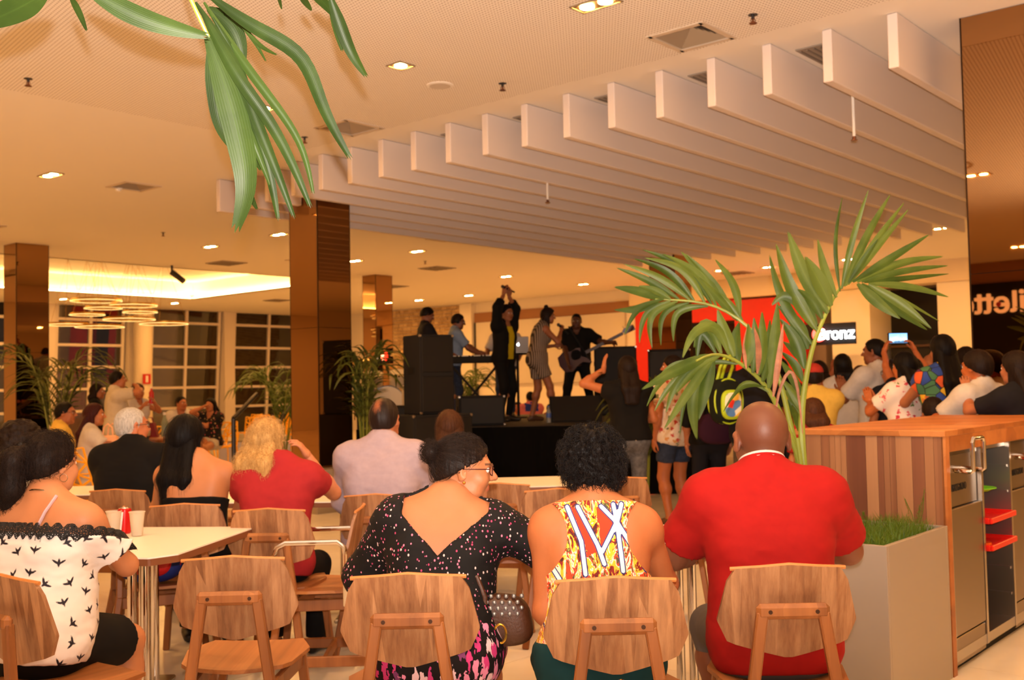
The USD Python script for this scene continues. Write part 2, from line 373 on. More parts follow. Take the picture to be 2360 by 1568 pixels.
SKIN_MAT = None
def skin_mat():
    return mat('skin', (.6, .35, .22), rough=.5, spec=.4, tint=True, bump=.05, nscale=120, bscale=220)
SK = dict(light=lin(226, 172, 138), tan=lin(205, 145, 105), brown=lin(160, 102, 70), dark=lin(116, 70, 48), deep=lin(86, 52, 38))
DARKHAIR = lin(36, 24, 20)
def hair_mat(name, c, c2, rough=.5):
    n = {'tc': ('texture_coordinate', {}), 'm': ('mapping', dict(scale=(60, 60, 5))), 'n': ('noise_texture', dict(scale=3, detail=4, roughness=.6)), 'r': ('rgb_ramp', dict(ramp=[(.3, c2), (.7, c)])),
         'b': ('bump', dict(strength=.35, distance=.006)), 'p': ('principled_bsdf', dict(roughness=rough, specular_ior_level=.12))}
    return graph('hair_' + name, n, [('tc.object', 'm.vector'), ('m.vector', 'n.vector'), ('n.fac', 'r.fac'), ('r.color', 'p.base_color'), ('n.fac', 'b.height'), ('b.normal', 'p.normal')])
HAIR = {}
def hairs(name):
    cols = dict(black=((10, 8, 8), (20, 14, 13)), dark=((16, 11, 9), (40, 26, 20)), brown=((52, 30, 19), (86, 52, 32)), blond=((150, 104, 52), (216, 176, 112)), grey=((150, 145, 140), (205, 202, 198)), burgundy=((38, 14, 16), (66, 26, 26)))
    a, b = cols[name]; return hair_mat(name, lin(*b), lin(*a))

def strands(parent, v, f, n, length, mt, seed, flow, width=.0011, curl=0., lift=.002, region=None):
    """single hairs lying along the surface of a hair mass"""
    n = int(n * .7); rg = np.random.default_rng(seed); nr = vnormals(v, f); cand = np.arange(len(v)) if region is None else np.nonzero(region(v))[0]
    tr = cKDTree(v); i = rg.choice(cand, n); p = v[i] + rg.normal(0, .002, (n, 3)); out = [p]
    steps = 6; ph = rg.uniform(0, 6.28, n); L = length * rg.uniform(.6, 1.3, n)
    for k in range(1, steps):
        _, j = tr.query(p); nn = nr[j]; g = flow(p) if callable(flow) else np.broadcast_to(flow, p.shape); g = g + rg.normal(0, .12, p.shape)
        t = g - nn * (g * nn).sum(1, keepdims=True); t /= np.linalg.norm(t, axis=1, keepdims=True) + 1e-9
        p = v[j] * .5 + p * .5 + nn * lift + t * (L / steps)[:, None] + nn * (.0012 * k)
        o = p
        if curl:
            b = np.cross(t, nn); a = ph + k * 1.9; o = p + curl * (np.cos(a)[:, None] * b + (np.sin(a)[:, None] + 1) * nn)
        out.append(o)
    return curves(parent, 'loose_strands', np.stack(out, 1), width, mt)

def person(name, label, loc, yaw=0., S=1.7, sex='f', pose='stand', seat=.45, lean=0., lean2=None, side=0., twist=0., girth=1., head=(0, 0, 0), headoff=(0, 0, 0), skin='tan', hair=('short', 'dark'), top=None, bottom=None,
           shoes=None, hands=(None, None), poles=(None, None), hdir=(None, None), curl=(35, 35), feet=(None, None), knees=None, fine=False, group=None, belt=None, headtint=None, cat='person', shrug=0., bust=1., hips=1., shw=None, lipc=None, hscale=1.):
    """One figure: a continuous body with clothes, hair and shoes as its parts. Local frame: x to the person's right, y forward, z up; hands and feet are targets in that frame."""
    k = S / 1.7; f_ = sex == 'f'; g = girth
    t = thing(name, label, cat, group, loc, yaw)
    hz = seat + .10 * k * math.sqrt(g) if pose == 'sit' else (.92 * k if pose == 'stand' else seat)
    if pose == 'floor': hz = seat + .10 * k
    H0 = np.array([0, 0, hz]); Ru1 = roty(side) @ rotx(-lean); l2 = lean if lean2 is None else lean2; Ru2 = roty(side * 1.0) @ rotx(-l2) @ rotz(twist)
    def tp(x, y, s):
        s *= k; x *= k; y *= k; b = .25 * k
        if s <= b: return H0 + Ru1 @ np.array([x, y, s])
        w = min(1, (s - b) / (.1 * k)); R = Ru2
        return H0 + Ru1 @ np.array([0, 0, b]) + R @ np.array([0, 0, s - b]) + (Ru1 @ np.array([x, y, 0])) * (1 - w) + (R @ np.array([x, y, 0])) * w
    sw = shw or (.165 if f_ else .19); sg = math.sqrt(g); hw = (.092 if f_ else .085) * hips
    q = k * 1.
    torso = [cone(tp(-hw, .0, 0), tp(hw, .0, 0), .108 * g * q * (1.04 if f_ else 1), k=.05), cone(tp(-.07 * hips, -.035, -.02), tp(.07 * hips, -.035, -.02), .098 * g * q, k=.05),
             cone(tp(-.055 * g, 0, .10), tp(.055 * g, 0, .10), .108 * g * q, k=.06), cone(tp(-.058 * g, 0, .19), tp(.058 * g, 0, .19), (.094 if f_ else .106) * g * q, k=.06),
             cone(tp(-.075 * sg, .0, .31), tp(.075 * sg, .0, .31), (.104 if f_ else .116) * sg * q, k=.06), cone(tp(-.095 * sg, -.012, .40), tp(.095 * sg, -.012, .40), .088 * sg * q, k=.05),
             cone(tp(-sw * .86, -.012, .452 + shrug), tp(sw * .86, -.012, .452 + shrug), .058 * sg * q, k=.05), cone(tp(-.10, -.02, .468 + shrug), tp(-.02, -.018, .535), .05 * sg * q, k=.05), cone(tp(.10, -.02, .468 + shrug), tp(.02, -.018, .535), .05 * sg * q, k=.05)]
    if g > 1.1: torso.append(ell(tp(0, .06, .12), np.array([.15, .13, .15]) * g * q, k=.08))
    if f_ and bust: torso += [ell(tp(-.075, .085, .315), .066 * q * bust, k=.04), ell(tp(.075, .085, .315), .066 * q * bust, k=.04)]
    Sh = [tp(-sw, -.012, .445 + shrug), tp(sw, -.012, .445 + shrug)]
    la, lf = .285 * k, .25 * k; arms, legs, W_, E_ = [], [], [], []
    aw = (.046 if f_ else .052) * sg * q
    R2 = Ru2
    for i in (0, 1):
        sx = -1 if i == 0 else 1
        T = hands[i]
        if T is None: T = Sh[i] + np.array([sx * .06, .05, -.50]) * k if pose != 'sit' else np.array([sx * .13 * k, .38 * k, hz + .10])
        T = np.asarray(T, float)
        pole = poles[i] if poles[i] is not None else np.array([sx * .5, -.6, -.5])
        E, T = ik(Sh[i], T, la, lf, pole); E_.append(E); W_.append(T)
        arms.append([ell(Sh[i] + (E - Sh[i]) * .10, aw * 1.22, k=.04), cone(Sh[i], E, aw * 1.08, aw * .82, k=.03), cone(E, T, aw * .84, aw * .54, k=.025), ell(E + (T - E) * .28, aw * .86, k=.03)])
    hipj = [tp(-.088 * hips, 0, -.01), tp(.088 * hips, 0, -.01)]; lt, ls = .43 * k, .41 * k; K_, A_, toe = [], [], []
    for i in (0, 1):
        sx = -1 if i == 0 else 1
        A = feet[i]
        if A is None: A = np.array([sx * .10 * k, 0 - .01, .085 * k]) if pose == 'stand' else (np.array([sx * .12 * k, .40 * k, .085 * k]) if pose == 'sit' else np.array([sx * .22, .40, hz - .02]))
        A = np.asarray(A, float); pole = np.array([sx * .12, 1, .25]) if knees is None else np.asarray(knees[i], float)
        Kn, A = ik(hipj[i], A, lt, ls, pole); K_.append(Kn); A_.append(A)
        fd = unit(np.array([sx * .22, 1, 0])); toe.append(fd)
        tw = .083 * g * q * (1.06 if f_ else 1)
        legs.append([cone(hipj[i], Kn, tw, .056 * sg * q, k=.05), cone(Kn, A, .054 * sg * q, .036 * q, k=.03), ell(Kn + (A - Kn) * .28 - np.array([0, .012, 0]) * (pose == 'stand'), .057 * sg * q, k=.04),
                     cone(A + [0, 0, -.02 * k], A + fd * .13 * k + [0, 0, -.055 * k], .038 * k, .026 * k, k=.03), cone(A + fd * (-.035 * k) + [0, 0, -.045 * k], A + fd * .15 * k + [0, 0, -.06 * k], .03 * k, .022 * k, k=.02)])
    # head and neck
    hs = (.95 if f_ else 1.0) * (k ** .35) * hscale; Rh = rotz(head[0]) @ rotx(head[1]) @ roty(head[2])
    nb = tp(0, -.015, .50); hc = nb + R2 @ np.array([0, .028, .168]) * k * .96 + np.asarray(headoff, float)
    if pose == 'sit' or True: hc = hc + np.array([0, .01, 0])
    nr = (.049 if f_ else .058) * sg * q
    hp = moved([dict(p, **({'r': p['r'] * hs} if p['t'] == 'e' else {'ra': p['ra'] * hs, 'rb': p['rb'] * hs, 'b': p['b'] * hs}), a=p['a'] * hs, k=p['k']) for p in head_prims(sex, .004 if g > 1.12 else 0.)], Rh, hc)
    neck = [cone(tp(0, -.018, .47), hc + Rh @ np.array([0, -.022, -.055]) * hs, nr * 1.18, nr, k=.03)]
    hh = .0085 if fine else .016
    bv, bf = field_mesh(torso + neck + [p for a in arms for p in a] + [p for l in legs for p in l], hh)
    hv, hf = field_mesh(hp + [dict(neck[0], a=nb + (hc - nb) * .1)], .0042 if fine else .0075)
    vs, fs = [bv, hv], [bf, hf + len(bv)]; nv = len(bv) + len(hv)
    for i in (0, 1):
        d = unit(W_[i] - E_[i]) if hdir[i] is None else unit(np.asarray(hdir[i], float)); sx = -1 if i == 0 else 1
        outw = np.array([sx * 1., .15, .2]) if hdir[i] is None else np.array([sx * .6, 0, .8])
        if abs(outw @ d) > .9: outw = np.array([0, -1., .3])
        m = hand_mesh(W_[i] + d * .005, d, outw, 1 if i == 0 else -1, size=k * (.92 if f_ else 1.02), curl=curl[i], h=.0045 if fine else .0065)
        # the thumb points forward / up
        vs.append(m[0]); fs.append(m[1] + nv); nv += len(m[0])
    v, f = np.vstack(vs), np.vstack(fs)
    sk = np.array(SK[skin] if isinstance(skin, str) else skin) * np.array([.72, .65, .58]); tn = np.tile(sk, (len(v), 1)) * (1 + .10 * (meshkit.fbm(v * 25, 2, 3) - .5))[:, None]
    hl = (v - hc) @ Rh / hs; near = np.linalg.norm(hl, axis=1) < .16
    lip = near & (np.abs(hl[:, 0]) < .024) & (hl[:, 1] > .075) & (np.abs(hl[:, 2] + .066) < .011)
    tn[lip] = np.array(lipc or (sk * np.array([.85, .55, .55])))
    brow = near & (np.abs(np.abs(hl[:, 0]) - .032) < .019) & (hl[:, 1] > .07) & (np.abs(hl[:, 2] - .020 - .004 * (1 - np.abs(np.abs(hl[:, 0]) - .03) / .02)) < .005)
    tn[brow] = sk * .22
    if headtint: tn = headtint(hl, near, tn, sk)
    part(t, 'body', (v, f), skin_mat(), attrs=dict(tint=np.clip(tn, 0, 1)))
    # eyes
    e = MB()
    for sx in (-1, 1):
        m = trimesh.creation.icosphere(2, 1.0); mb = MB().add(np.array(m.vertices) * .0125 * hs + (hc + Rh @ (np.array([sx * .031, .0775, .001]) * hs)), m.faces)
        d = np.array(m.vertices) @ (Rh @ np.array([0, 1., 0])); col = np.where((d > .86)[:, None], lin(38, 22, 14), lin(225, 215, 205))
        part(t, 'eye', mb, mat('eyeball', (.8, .8, .8), rough=.15, tint=True), attrs=dict(tint=col))
    J = dict(t=t, hc=hc, Rh=Rh, hs=hs, tp=tp, S=Sh, E=E_, W=W_, K=K_, A=A_, hip=hipj, H0=H0, k=k, R2=Ru2, R1=Ru1, yaw=yaw, loc=np.asarray(loc, float))
    J['world'] = lambda p: rotz(yaw) @ np.asarray(p, float) + np.asarray(loc, float)
    O2 = tp(0, 0, .25)
    def frame(c):          # a cut given in the chest's own frame: x, y and the height s along the spine
        def fn(X, Y, Zz):
            x, y, z = X - O2[0], Y - O2[1], Zz - O2[2]; R = Ru2
            return c((R[0, 0] * x + R[1, 0] * y + R[2, 0] * z) / k, (R[0, 1] * x + R[1, 1] * y + R[2, 1] * z) / k, (R[0, 2] * x + R[1, 2] * y + R[2, 2] * z) / k + .25)
        return fn
    J['frame'] = frame; J['torso'] = torso; J['arms'] = arms; J['legs'] = legs; J['neck'] = neck
    gh = .0085 if fine else .016
    if top:
        off = top.get('off', .011); pr = [dict(p) for p in torso]
        sl = top.get('sleeve', .45)
        for i in (0, 1):
            if sl <= 0: break
            A0, E, Wp = Sh[i], E_[i], W_[i]
            lo_ = top.get('loose', 1.12)
            if sl <= .55:
                e = A0 + (E - A0) * (sl / .55); d = unit(E - A0)
                pr += [ell(A0 + (E - A0) * .08, aw * 1.28, k=.05), cone(A0, e + d * .05, aw * 1.2, aw * lo_, k=.04, cut=(e, d))]
            else:
                e = E + (Wp - E) * ((sl - .55) / .45); d = unit(Wp - E)
                pr += [ell(A0 + (E - A0) * .08, aw * 1.28, k=.05), cone(A0, E, aw * 1.18, aw * 1.02 * lo_ / 1.12, k=.04), cone(E, e + d * .05, aw * 1.02 * lo_ / 1.12, aw * .86 * lo_ / 1.12, k=.03, cut=(e, d))]
        cuts = []
        hem = top.get('hem', -.06)
        cuts.append(lambda X, Y, Zz: -((X - H0[0]) * Ru1[0, 2] + (Y - H0[1]) * Ru1[1, 2] + (Zz - H0[2]) * Ru1[2, 2]) + hem * k)
        nk, nt = top.get('neck', .505), top.get('tilt', .30)
        if nk: cuts.append(frame(lambda x, y, s: ((s - nk) + y * nt)))
        for c in top.get('cuts', ()): cuts.append(frame(c))
        if top.get('neckhole', True) and nk and nk > .47: pr += [cone(tp(0, -.018, .47), tp(0, -.012, .56), nr * 1.2, nr * 1.12, k=.03)]
        if top.get('extra'): pr += top['extra'](J)
        m = field_mesh(pr, top.get('h', gh), off, cuts)
        if top.get('folds', .006): m = (puff(m[0], m[1], top.get('folds', .006), top.get('fs', 9), 5, (1, 1, 1.6)), m[1])
        attrs = top['attrs'](J, m) if top.get('attrs') else None
        J['topmesh'] = m
        part(t, top.get('name', 'shirt'), m, top['mat'], smooth=True, label=top.get('label'), attrs=attrs)
    if bottom:
        kind = bottom['kind']; pr = [dict(p) for p in torso[:3]]; off = bottom.get('off', .008)
        if kind in ('trousers', 'shorts'):
            fr = bottom.get('len', 1.0)
            for i in (0, 1):
                tw = .083 * g * q * 1.05
                if fr <= .5:
                    e = hipj[i] + (K_[i] - hipj[i]) * fr / .5; d = unit(K_[i] - hipj[i]); pr.append(cone(hipj[i], e + d * .06, tw * 1.02, (tw * 1.0 if fr < .3 else .07 * q * sg), k=.04, cut=(e, d)))
                else:
                    e = K_[i] + (A_[i] - K_[i]) * (fr - .5) / .5; d = unit(A_[i] - K_[i])
                    wd = bottom.get('wide', 1.0)
                    pr += [cone(hipj[i], K_[i], tw * 1.02, .062 * sg * q, k=.05), cone(K_[i], e + d * .05, .061 * sg * q, .050 * q * wd, k=.04, cut=(e, d))]
        else:
            fr = bottom.get('len', .9)
            for w in np.linspace(0, 1, 5):
                h0 = hipj[0] * (1 - w) + hipj[1] * w; k0 = K_[0] * (1 - w) + K_[1] * w; e = h0 + (k0 - h0) * fr; d = unit(k0 - h0)
                pr.append(cone(h0, e + d * .04, .092 * g * q, .076 * q * sg * bottom.get('flare', 1.), k=.05, cut=(e, d)))
        rise = bottom.get('rise', .10)
        cuts = [lambda X, Y, Zz: ((X - H0[0]) * Ru1[0, 2] + (Y - H0[1]) * Ru1[1, 2] + (Zz - H0[2]) * Ru1[2, 2]) - rise * k]
        m = field_mesh(pr, gh, off, cuts); m = (puff(m[0], m[1], bottom.get('folds', .006), 11, 8), m[1])
        part(t, bottom.get('name', kind), m, bottom['mat'], smooth=True)
    if shoes is not None:
        for i in (0, 1):
            A, fd = A_[i], toe[i]
            m = field_mesh([cone(A + [0, 0, -.025 * k], A + fd * .12 * k + [0, 0, -.052 * k], .047 * k, .036 * k, k=.02), cone(A + fd * (-.045 * k) + [0, 0, -.05 * k], A + fd * .165 * k + [0, 0, -.055 * k], .036 * k, .03 * k, k=.02)], .008, 0, (lambda X, Y, Zz, A=A: -(Zz - (A[2] - .083 * k)) + X * 0 + Y * 0,))
            part(t, 'shoe', m, shoes, smooth=True)
    if hair:
        make_hair(J, hair, fine, f_)
    return J

def make_hair(J, hair, fine, f_):
    style, colour = hair[:2]; o = hair[2] if len(hair) > 2 else {}
    hc, Rh, hs, t = J['hc'], J['Rh'], J['hs'], J['t']; mt = hairs(colour) if isinstance(colour, str) else colour
    thick = o.get('thick', dict(short=.009, crop=.005, long=.018, bob=.02, pony=.011, bun=.011, curly=.034, half=.014).get(style, .012))
    P = [ell((0, -.012, .025), (.074, .094, .088), k=.02), ell((0, -.035, -.005), (.070, .072, .085), k=.03)]
    P = moved([dict(p, a=p['a'] * hs, r=p['r'] * hs) for p in P], Rh, hc)
    for p in P: p['r'] = p['r'] + thick
    Ry = rotz(o.get('yaw', math.degrees(math.atan2(-Rh[0, 1], Rh[1, 1])))); gv = lambda x, y, z: hc + Ry @ (np.array([x, y, z]) * hs)
    hd = lambda x, y, z: hc + Rh @ (np.array([x, y, z]) * hs)
    extra = []; L = o.get('len', .3); bk = o.get('back', .11) + (.05 if L > .16 else 0)
    if style in ('long', 'bob', 'half'):
        if style == 'bob': L = o.get('len', .13)
        for x in (-.055, -.02, .02, .055):
            extra.append(cone(gv(x, -.055, 0), gv(x * o.get('spread', 1.15), -bk * .9, -L * .6), .036, .034, k=.03)); extra.append(cone(gv(x * o.get('spread', 1.15), -bk * .9, -L * .6), gv(x * o.get('tipx', .9) + o.get('sway', 0), -bk, -L), .034, o.get('tip', .020), k=.03))
        for sx in (-1, 1):
            if o.get('front', True): extra.append(cone(gv(sx * .068, -.02, .02), gv(sx * (.078 + o.get('out', 0)), o.get('fy', -.02), -L * o.get('frontlen', .7)), .026, .020, k=.03))
    if style == 'pony':
        a, b = o.get('at', (0, -.112, .045)), o.get('path', [(0, -.15, .03), (0, -.165, -.06), (0, -.16, -.28)]); pts = [hd(*a)] + [gv(*x) for x in b]; rr = o.get('r', [.026, .036, .04, .016])
        for i in range(len(pts) - 1): extra.append(cone(pts[i], pts[i + 1], rr[i], rr[i + 1], k=.02))
    if style == 'bun':
        c = o.get('at', (0, -.12, .04)); extra.append(ell(hd(*c), o.get('r', .036), k=.012))
        for q in o.get('wisps', ()): extra.append(cone(hd(*q[0]), hd(*q[1]), .022, .012, k=.02))
    if style == 'topknot' or o.get('knot'):
        extra.append(ell(hd(0, -.05, .125), (.035, .035, .04), k=.02))
    def rem(X, Y, Zz):
        x, y, z = (X - hc[0]) / hs, (Y - hc[1]) / hs, (Zz - hc[2]) / hs
        px, py, pz = Rh[0, 0] * x + Rh[1, 0] * y + Rh[2, 0] * z, Rh[0, 1] * x + Rh[1, 1] * y + Rh[2, 1] * z, Rh[0, 2] * x + Rh[1, 2] * y + Rh[2, 2] * z
        r1 = .8 * py - .6 * pz - o.get('line', .016) - .25 * np.maximum(np.abs(px) - .05, 0)
        if style in ('short', 'crop', 'curly', 'bun', 'pony'):
            r2 = .45 * py - .89 * pz - o.get('nape', .014 if style != 'curly' else .040)
            c = r2 if style == 'curly' else np.where(py < -.03, r2, r2 + .004)
            if style in ('pony', 'bun'): c = np.where(np.linalg.norm(np.stack(np.broadcast_arrays(px, py + .15, pz + .02)), axis=0) < o.get('keep', .0), -1, c)
            r1 = np.maximum(r1, c)
        if o.get('patch'):
            a = o['patch']; r1 = np.maximum(r1, a[3] - np.sqrt((px - a[0]) ** 2 * a[4] + (py - a[1]) ** 2 + (pz - a[2]) ** 2))
        return (r1 * hs).astype(np.float32)
    h = .0055 if fine else .011
    base = field_mesh(P, h, 0, (rem,))
    if extra:
        e = field_mesh(extra if style in ('pony',) else extra + ([] if style not in ('long', 'bob', 'half') else []), h)
        base = (np.vstack([base[0], e[0]]), np.vstack([base[1], e[1] + len(base[0])]))
    v, f = base; hl = (v - hc) @ Rh
    nrm = vnormals(v, f)
    if style == 'curly': d = (meshkit.fbm(v * 55, 2, 11) - .5) * .034 + (meshkit.fbm(v * 16, 2, 12) - .5) * .018
    else:
        ang = np.arctan2(hl[:, 0], -hl[:, 1] + .02); d = (meshkit.fbm(np.stack([ang * 9, v[:, 2] * 7, hl[:, 1] * 12], 1) + 40, 3, 13) - .5) * o.get('ridge', .010)
    v = v + nrm * d[:, None]
    if o.get('tintfn'): J['hair'] = part(t, 'hair', (v, f), mat('thin_hair', (.03, .02, .02), rough=.5, spec=.2, tint=True), attrs=dict(tint=o['tintfn'](hl / hs, v)))
    else: J['hair'] = part(t, 'hair', (v, f), mt, smooth=True)
    J['hairmesh'] = (v, f); J['hairmat'] = mt
    return v, f

def glasses(J, mt, lens=True, sun=False):
    hc, Rh, hs, t = J['hc'], J['Rh'], J['hs'], J['t']; hd = lambda x, y, z: hc + Rh @ (np.array([x, y, z]) * hs); m = MB()
    for sx in (-1, 1):
        a = np.linspace(0, 2 * np.pi, 17); m.tube([hd(sx * .033 + .024 * math.cos(x), .101 - .012 * abs(math.cos(x)) * (1 if math.cos(x) * sx > 0 else 0), .001 + .019 * math.sin(x)) for x in a], .0022, 6, False)
        m.tube([hd(sx * .057, .089, .006), hd(sx * .079, .05, .006), hd(sx * .084, -.01, .004), hd(sx * .083, -.025, -.012)], .0022, 6)
    m.tube([hd(-.01, .103, .004), hd(0, .106, .007), hd(.01, .103, .004)], .002, 6)
    part(t, 'eyeglasses', m, mt)
def hoop(J, sx, r, mt, drop=.0):
    hd = lambda x, y, z: J['hc'] + J['Rh'] @ (np.array([x, y, z]) * J['hs']); a = np.linspace(0, 2 * np.pi, 25); c = hd(sx * .084, -.008, -.044 - r * .9 - drop)
    u, w = J['Rh'] @ np.array([sx * .35, .94, 0]), np.array([0, 0, 1.])
    part(J['t'], 'earring', MB().tube([c + r * (math.cos(x) * u + math.sin(x) * w) for x in a], .0014, 6, False), mt)
# ---------------------------------------------------------------- the hall
M_CEIL = mat('white_ceiling_paint', lin(232, 226, 218), rough=.85, spec=.2)
M_WALL = mat('cream_wall_paint', lin(232, 222, 205), rough=.8, spec=.2)
M_WHITE = mat('white_lacquer', lin(236, 232, 226), rough=.55, spec=.35)
M_BLACK = mat('matt_black', lin(18, 17, 17), rough=.75, spec=.3)
M_DKMETAL = mat('dark_grey_metal', lin(70, 68, 68), rough=.4, metal=.7)
M_STEEL = mat('brushed_steel', lin(190, 182, 172), rough=.28, metal=1., bump=.02, stretch=(1, 1, 30), nscale=10)
M_CHROME = mat('chrome', lin(225, 222, 218), rough=.07, metal=1.)
M_BRONZE = mat('bronze_mirror', (.385, .215, .095), rough=.012, metal=1.)
M_BRONZE_EDGE = mat('dark_bronze_trim', lin(52, 36, 24), rough=.35, metal=.8)
M_BEIGE = mat('beige_metallic_laminate', lin(160, 148, 136), rough=.34, metal=.15, spec=.5)
M_TAN = mat('tan_plaster', lin(205, 180, 150), rough=.7)

# floor: porcelain tiles on a screed
def floor_mat():
    n = {'tc': ('geometry', {}), 'n': ('noise_texture', dict(scale=2.2, detail=4)), 'r': ('rgb_ramp', dict(ramp=[(.3, lin(234, 224, 206)), (.7, lin(246, 238, 224))])), 'oi': ('object_info', {}), 'hv': ('hsv', {}), 'mr': ('map_range', dict(to_min=.96, to_max=1.03)), 'p': ('principled_bsdf', dict(roughness=.16, specular_ior_level=.5))}
    return graph('porcelain_tile', n, [('tc.position', 'n.vector'), ('n.fac', 'r.fac'), ('r.color', 'hv.color'), ('oi.random', 'mr.value'), ('mr.result', 'hv.value'), ('hv.color', 'p.base_color')])
M_TILE = floor_mat()
M_GROUT = mat('grout', lin(175, 160, 140), rough=.9)
fl = thing('floor', kind='structure')
part(fl, 'screed', hall_box(-14, 40, -14, 36, -.15, -.004), M_GROUT, smooth=False)
T = .9; rest = MB(); base = hall_box(0, T - .003, 0, T - .003, -.02, 0).mesh()
for i in range(-15, 44):
    for j in range(-15, 39):
        o = W(i * T, j * T); dd = o[1] + .5
        if 0 <= i <= 10 and -3 <= j <= 9 and dd > 1.5: part(fl, 'floor_tile', (base[0] + o, base[1]), M_TILE, smooth=False)
        else: rest.add(base[0] + o, base[1])
part(fl, 'distant_tiles', rest, M_TILE, smooth=False, kind='stuff')

# ceiling with the raised recess, openings for the diffusers and the perforated field
VENTS = [(6.90, 4.06), (6.90, 8.0), (6.95, 12.2), (6.95, 16.6), (13.3, 16.9), (13.3, 12.9)]
VS = .23
from shapely.geometry import box as sbox
ceil_poly = sbox(-14, -14, 40, 36).difference(sbox(6.0, 19.7, 16.6, 26.0)).difference(sbox(-12, -10, 7.2, 9.03))
perf_poly = sbox(-12, -10, 7.2, 9.03)
for a, b in VENTS:
    h = sbox(a - VS, b - VS, a + VS, b + VS); ceil_poly = ceil_poly.difference(h); perf_poly = perf_poly.difference(h)
structure('ceiling', MB().prism(ceil_poly, .12, R_HALL, (0, 0, CEIL)), M_CEIL, smooth=False)
def perforated():
    n = {'tc': ('geometry', {}), 'm': ('mapping', dict(rotation=(0, 0, -YAW_A), scale=(1 / .03,) * 3)), 'fr': ('vector_math', dict(math_type='fraction')), 'sb': ('vector_math', dict(math_type='subtract', vector2=(.5, .5, 0))),
         'ml': ('vector_math', dict(math_type='multiply', vector2=(1, 1, 0))), 'ln': ('vector_math', dict(math_type='length')), 'lt': ('math', dict(math_type='less_than', value2=.22)),
         'mx': ('mix_color', dict(a=lin(234, 228, 220), b=lin(158, 142, 126))), 'p': ('principled_bsdf', dict(roughness=.85, specular_ior_level=.2))}
    return graph('perforated_board', n, [('tc.position', 'm.vector'), ('m.vector', 'fr.vector1'), ('fr.vector', 'sb.vector1'), ('sb.vector', 'ml.vector1'), ('ml.vector', 'ln.vector1'), ('ln.value', 'lt.value1'), ('lt.value', 'mx.fac'), ('mx.result', 'p.base_color')])
structure('perforated_ceiling', MB().prism(perf_poly, .12, R_HALL, (0, 0, CEIL - .002)), perforated(), smooth=False)
# recess: lit from a hidden strip on its ledge
rc = thing('ceiling_recess', kind='structure')
part(rc, 'recess_top', hall_box(5.8, 16.8, 19.5, 26.2, CEIL + .46, CEIL + .52), M_CEIL, smooth=False)
for a0, a1, b0, b1 in ((5.9, 6.0, 19.6, 26.1), (16.6, 16.7, 19.6, 26.1), (5.9, 16.7, 19.6, 19.7), (5.9, 16.7, 26.0, 26.1)):
    part(rc, 'recess_side', hall_box(a0, a1, b0, b1, CEIL, CEIL + .46), M_CEIL, smooth=False)
M_STRIP = mat('led_strip', (1, .8, .4), emit=(1.0, .56, .17), estr=20.)
for a0, a1, b0, b1, la0, la1, lb0, lb1 in ((16.5, 16.6, 19.8, 26.0, 16.53, 16.57, 19.9, 25.9), (6.1, 16.6, 25.9, 26.0, 6.2, 16.5, 25.93, 25.97)):
    part(rc, 'light_strip', hall_box(la0, la1, lb0, lb1, CEIL + .015, CEIL + .03), M_STRIP, smooth=False)
    part(rc, 'ledge', hall_box(a0, a1, b0, b1, CEIL - .005, CEIL + .012), M_CEIL, smooth=False)

ORD = ['first', 'second', 'third', 'fourth', 'fifth', 'sixth', 'seventh', 'eighth', 'ninth', 'tenth', 'eleventh', 'twelfth', 'thirteenth', 'fourteenth', 'fifteenth', 'sixteenth', 'seventeenth', 'eighteenth and last']
# white fins hanging from the ceiling
FB0, FSP, FA0, FA1, FDROP, FTH = 2.703, .4923, 7.457, 16.8, .399, .075
M_FIN = mat('white_fin_paint', lin(222, 210, 204), rough=.6, spec=.3)
for i in range(18):
    b = FB0 + FSP * i; t = thing('ceiling_fin', f'white hanging ceiling fin, {ORD[i]} of the row from the right pillar', 'ceiling fin', 'white fins of the ceiling row')
    spans = [(FA0, FA1)]
    if i == 15: spans = [(FA0, 7.94), (8.48, 16.28)]
    if i == 16: spans = [(FA0, 16.28)]
    for a0, a1 in spans: part(t, 'board', hall_box(a0, a1, b, b + FTH, CEIL - FDROP, CEIL - .003, .006), M_FIN)
for i in (1, 3, 5, 7, 9):
    b = FB0 + FSP * (i + .5) + .04
    t = thing('slot_grille', f'grey slot grille between the {ORD[i]} and {ORD[i + 1]} ceiling fins from the right', 'air grille', 'slot grilles between the ceiling fins')
    part(t, 'frame', hall_box(7.75, 8.55, b - .14, b + .14, CEIL - .012, CEIL - .001), mat('grille_grey', lin(150, 138, 124), rough=.5))
    for q in range(5): part(t, 'slat', hall_box(7.78, 8.52, b - .11 + q * .055 - .008, b - .11 + q * .055 + .008, CEIL - .02, CEIL - .010), mat('grille_slat', lin(120, 108, 96), rough=.5), smooth=False)
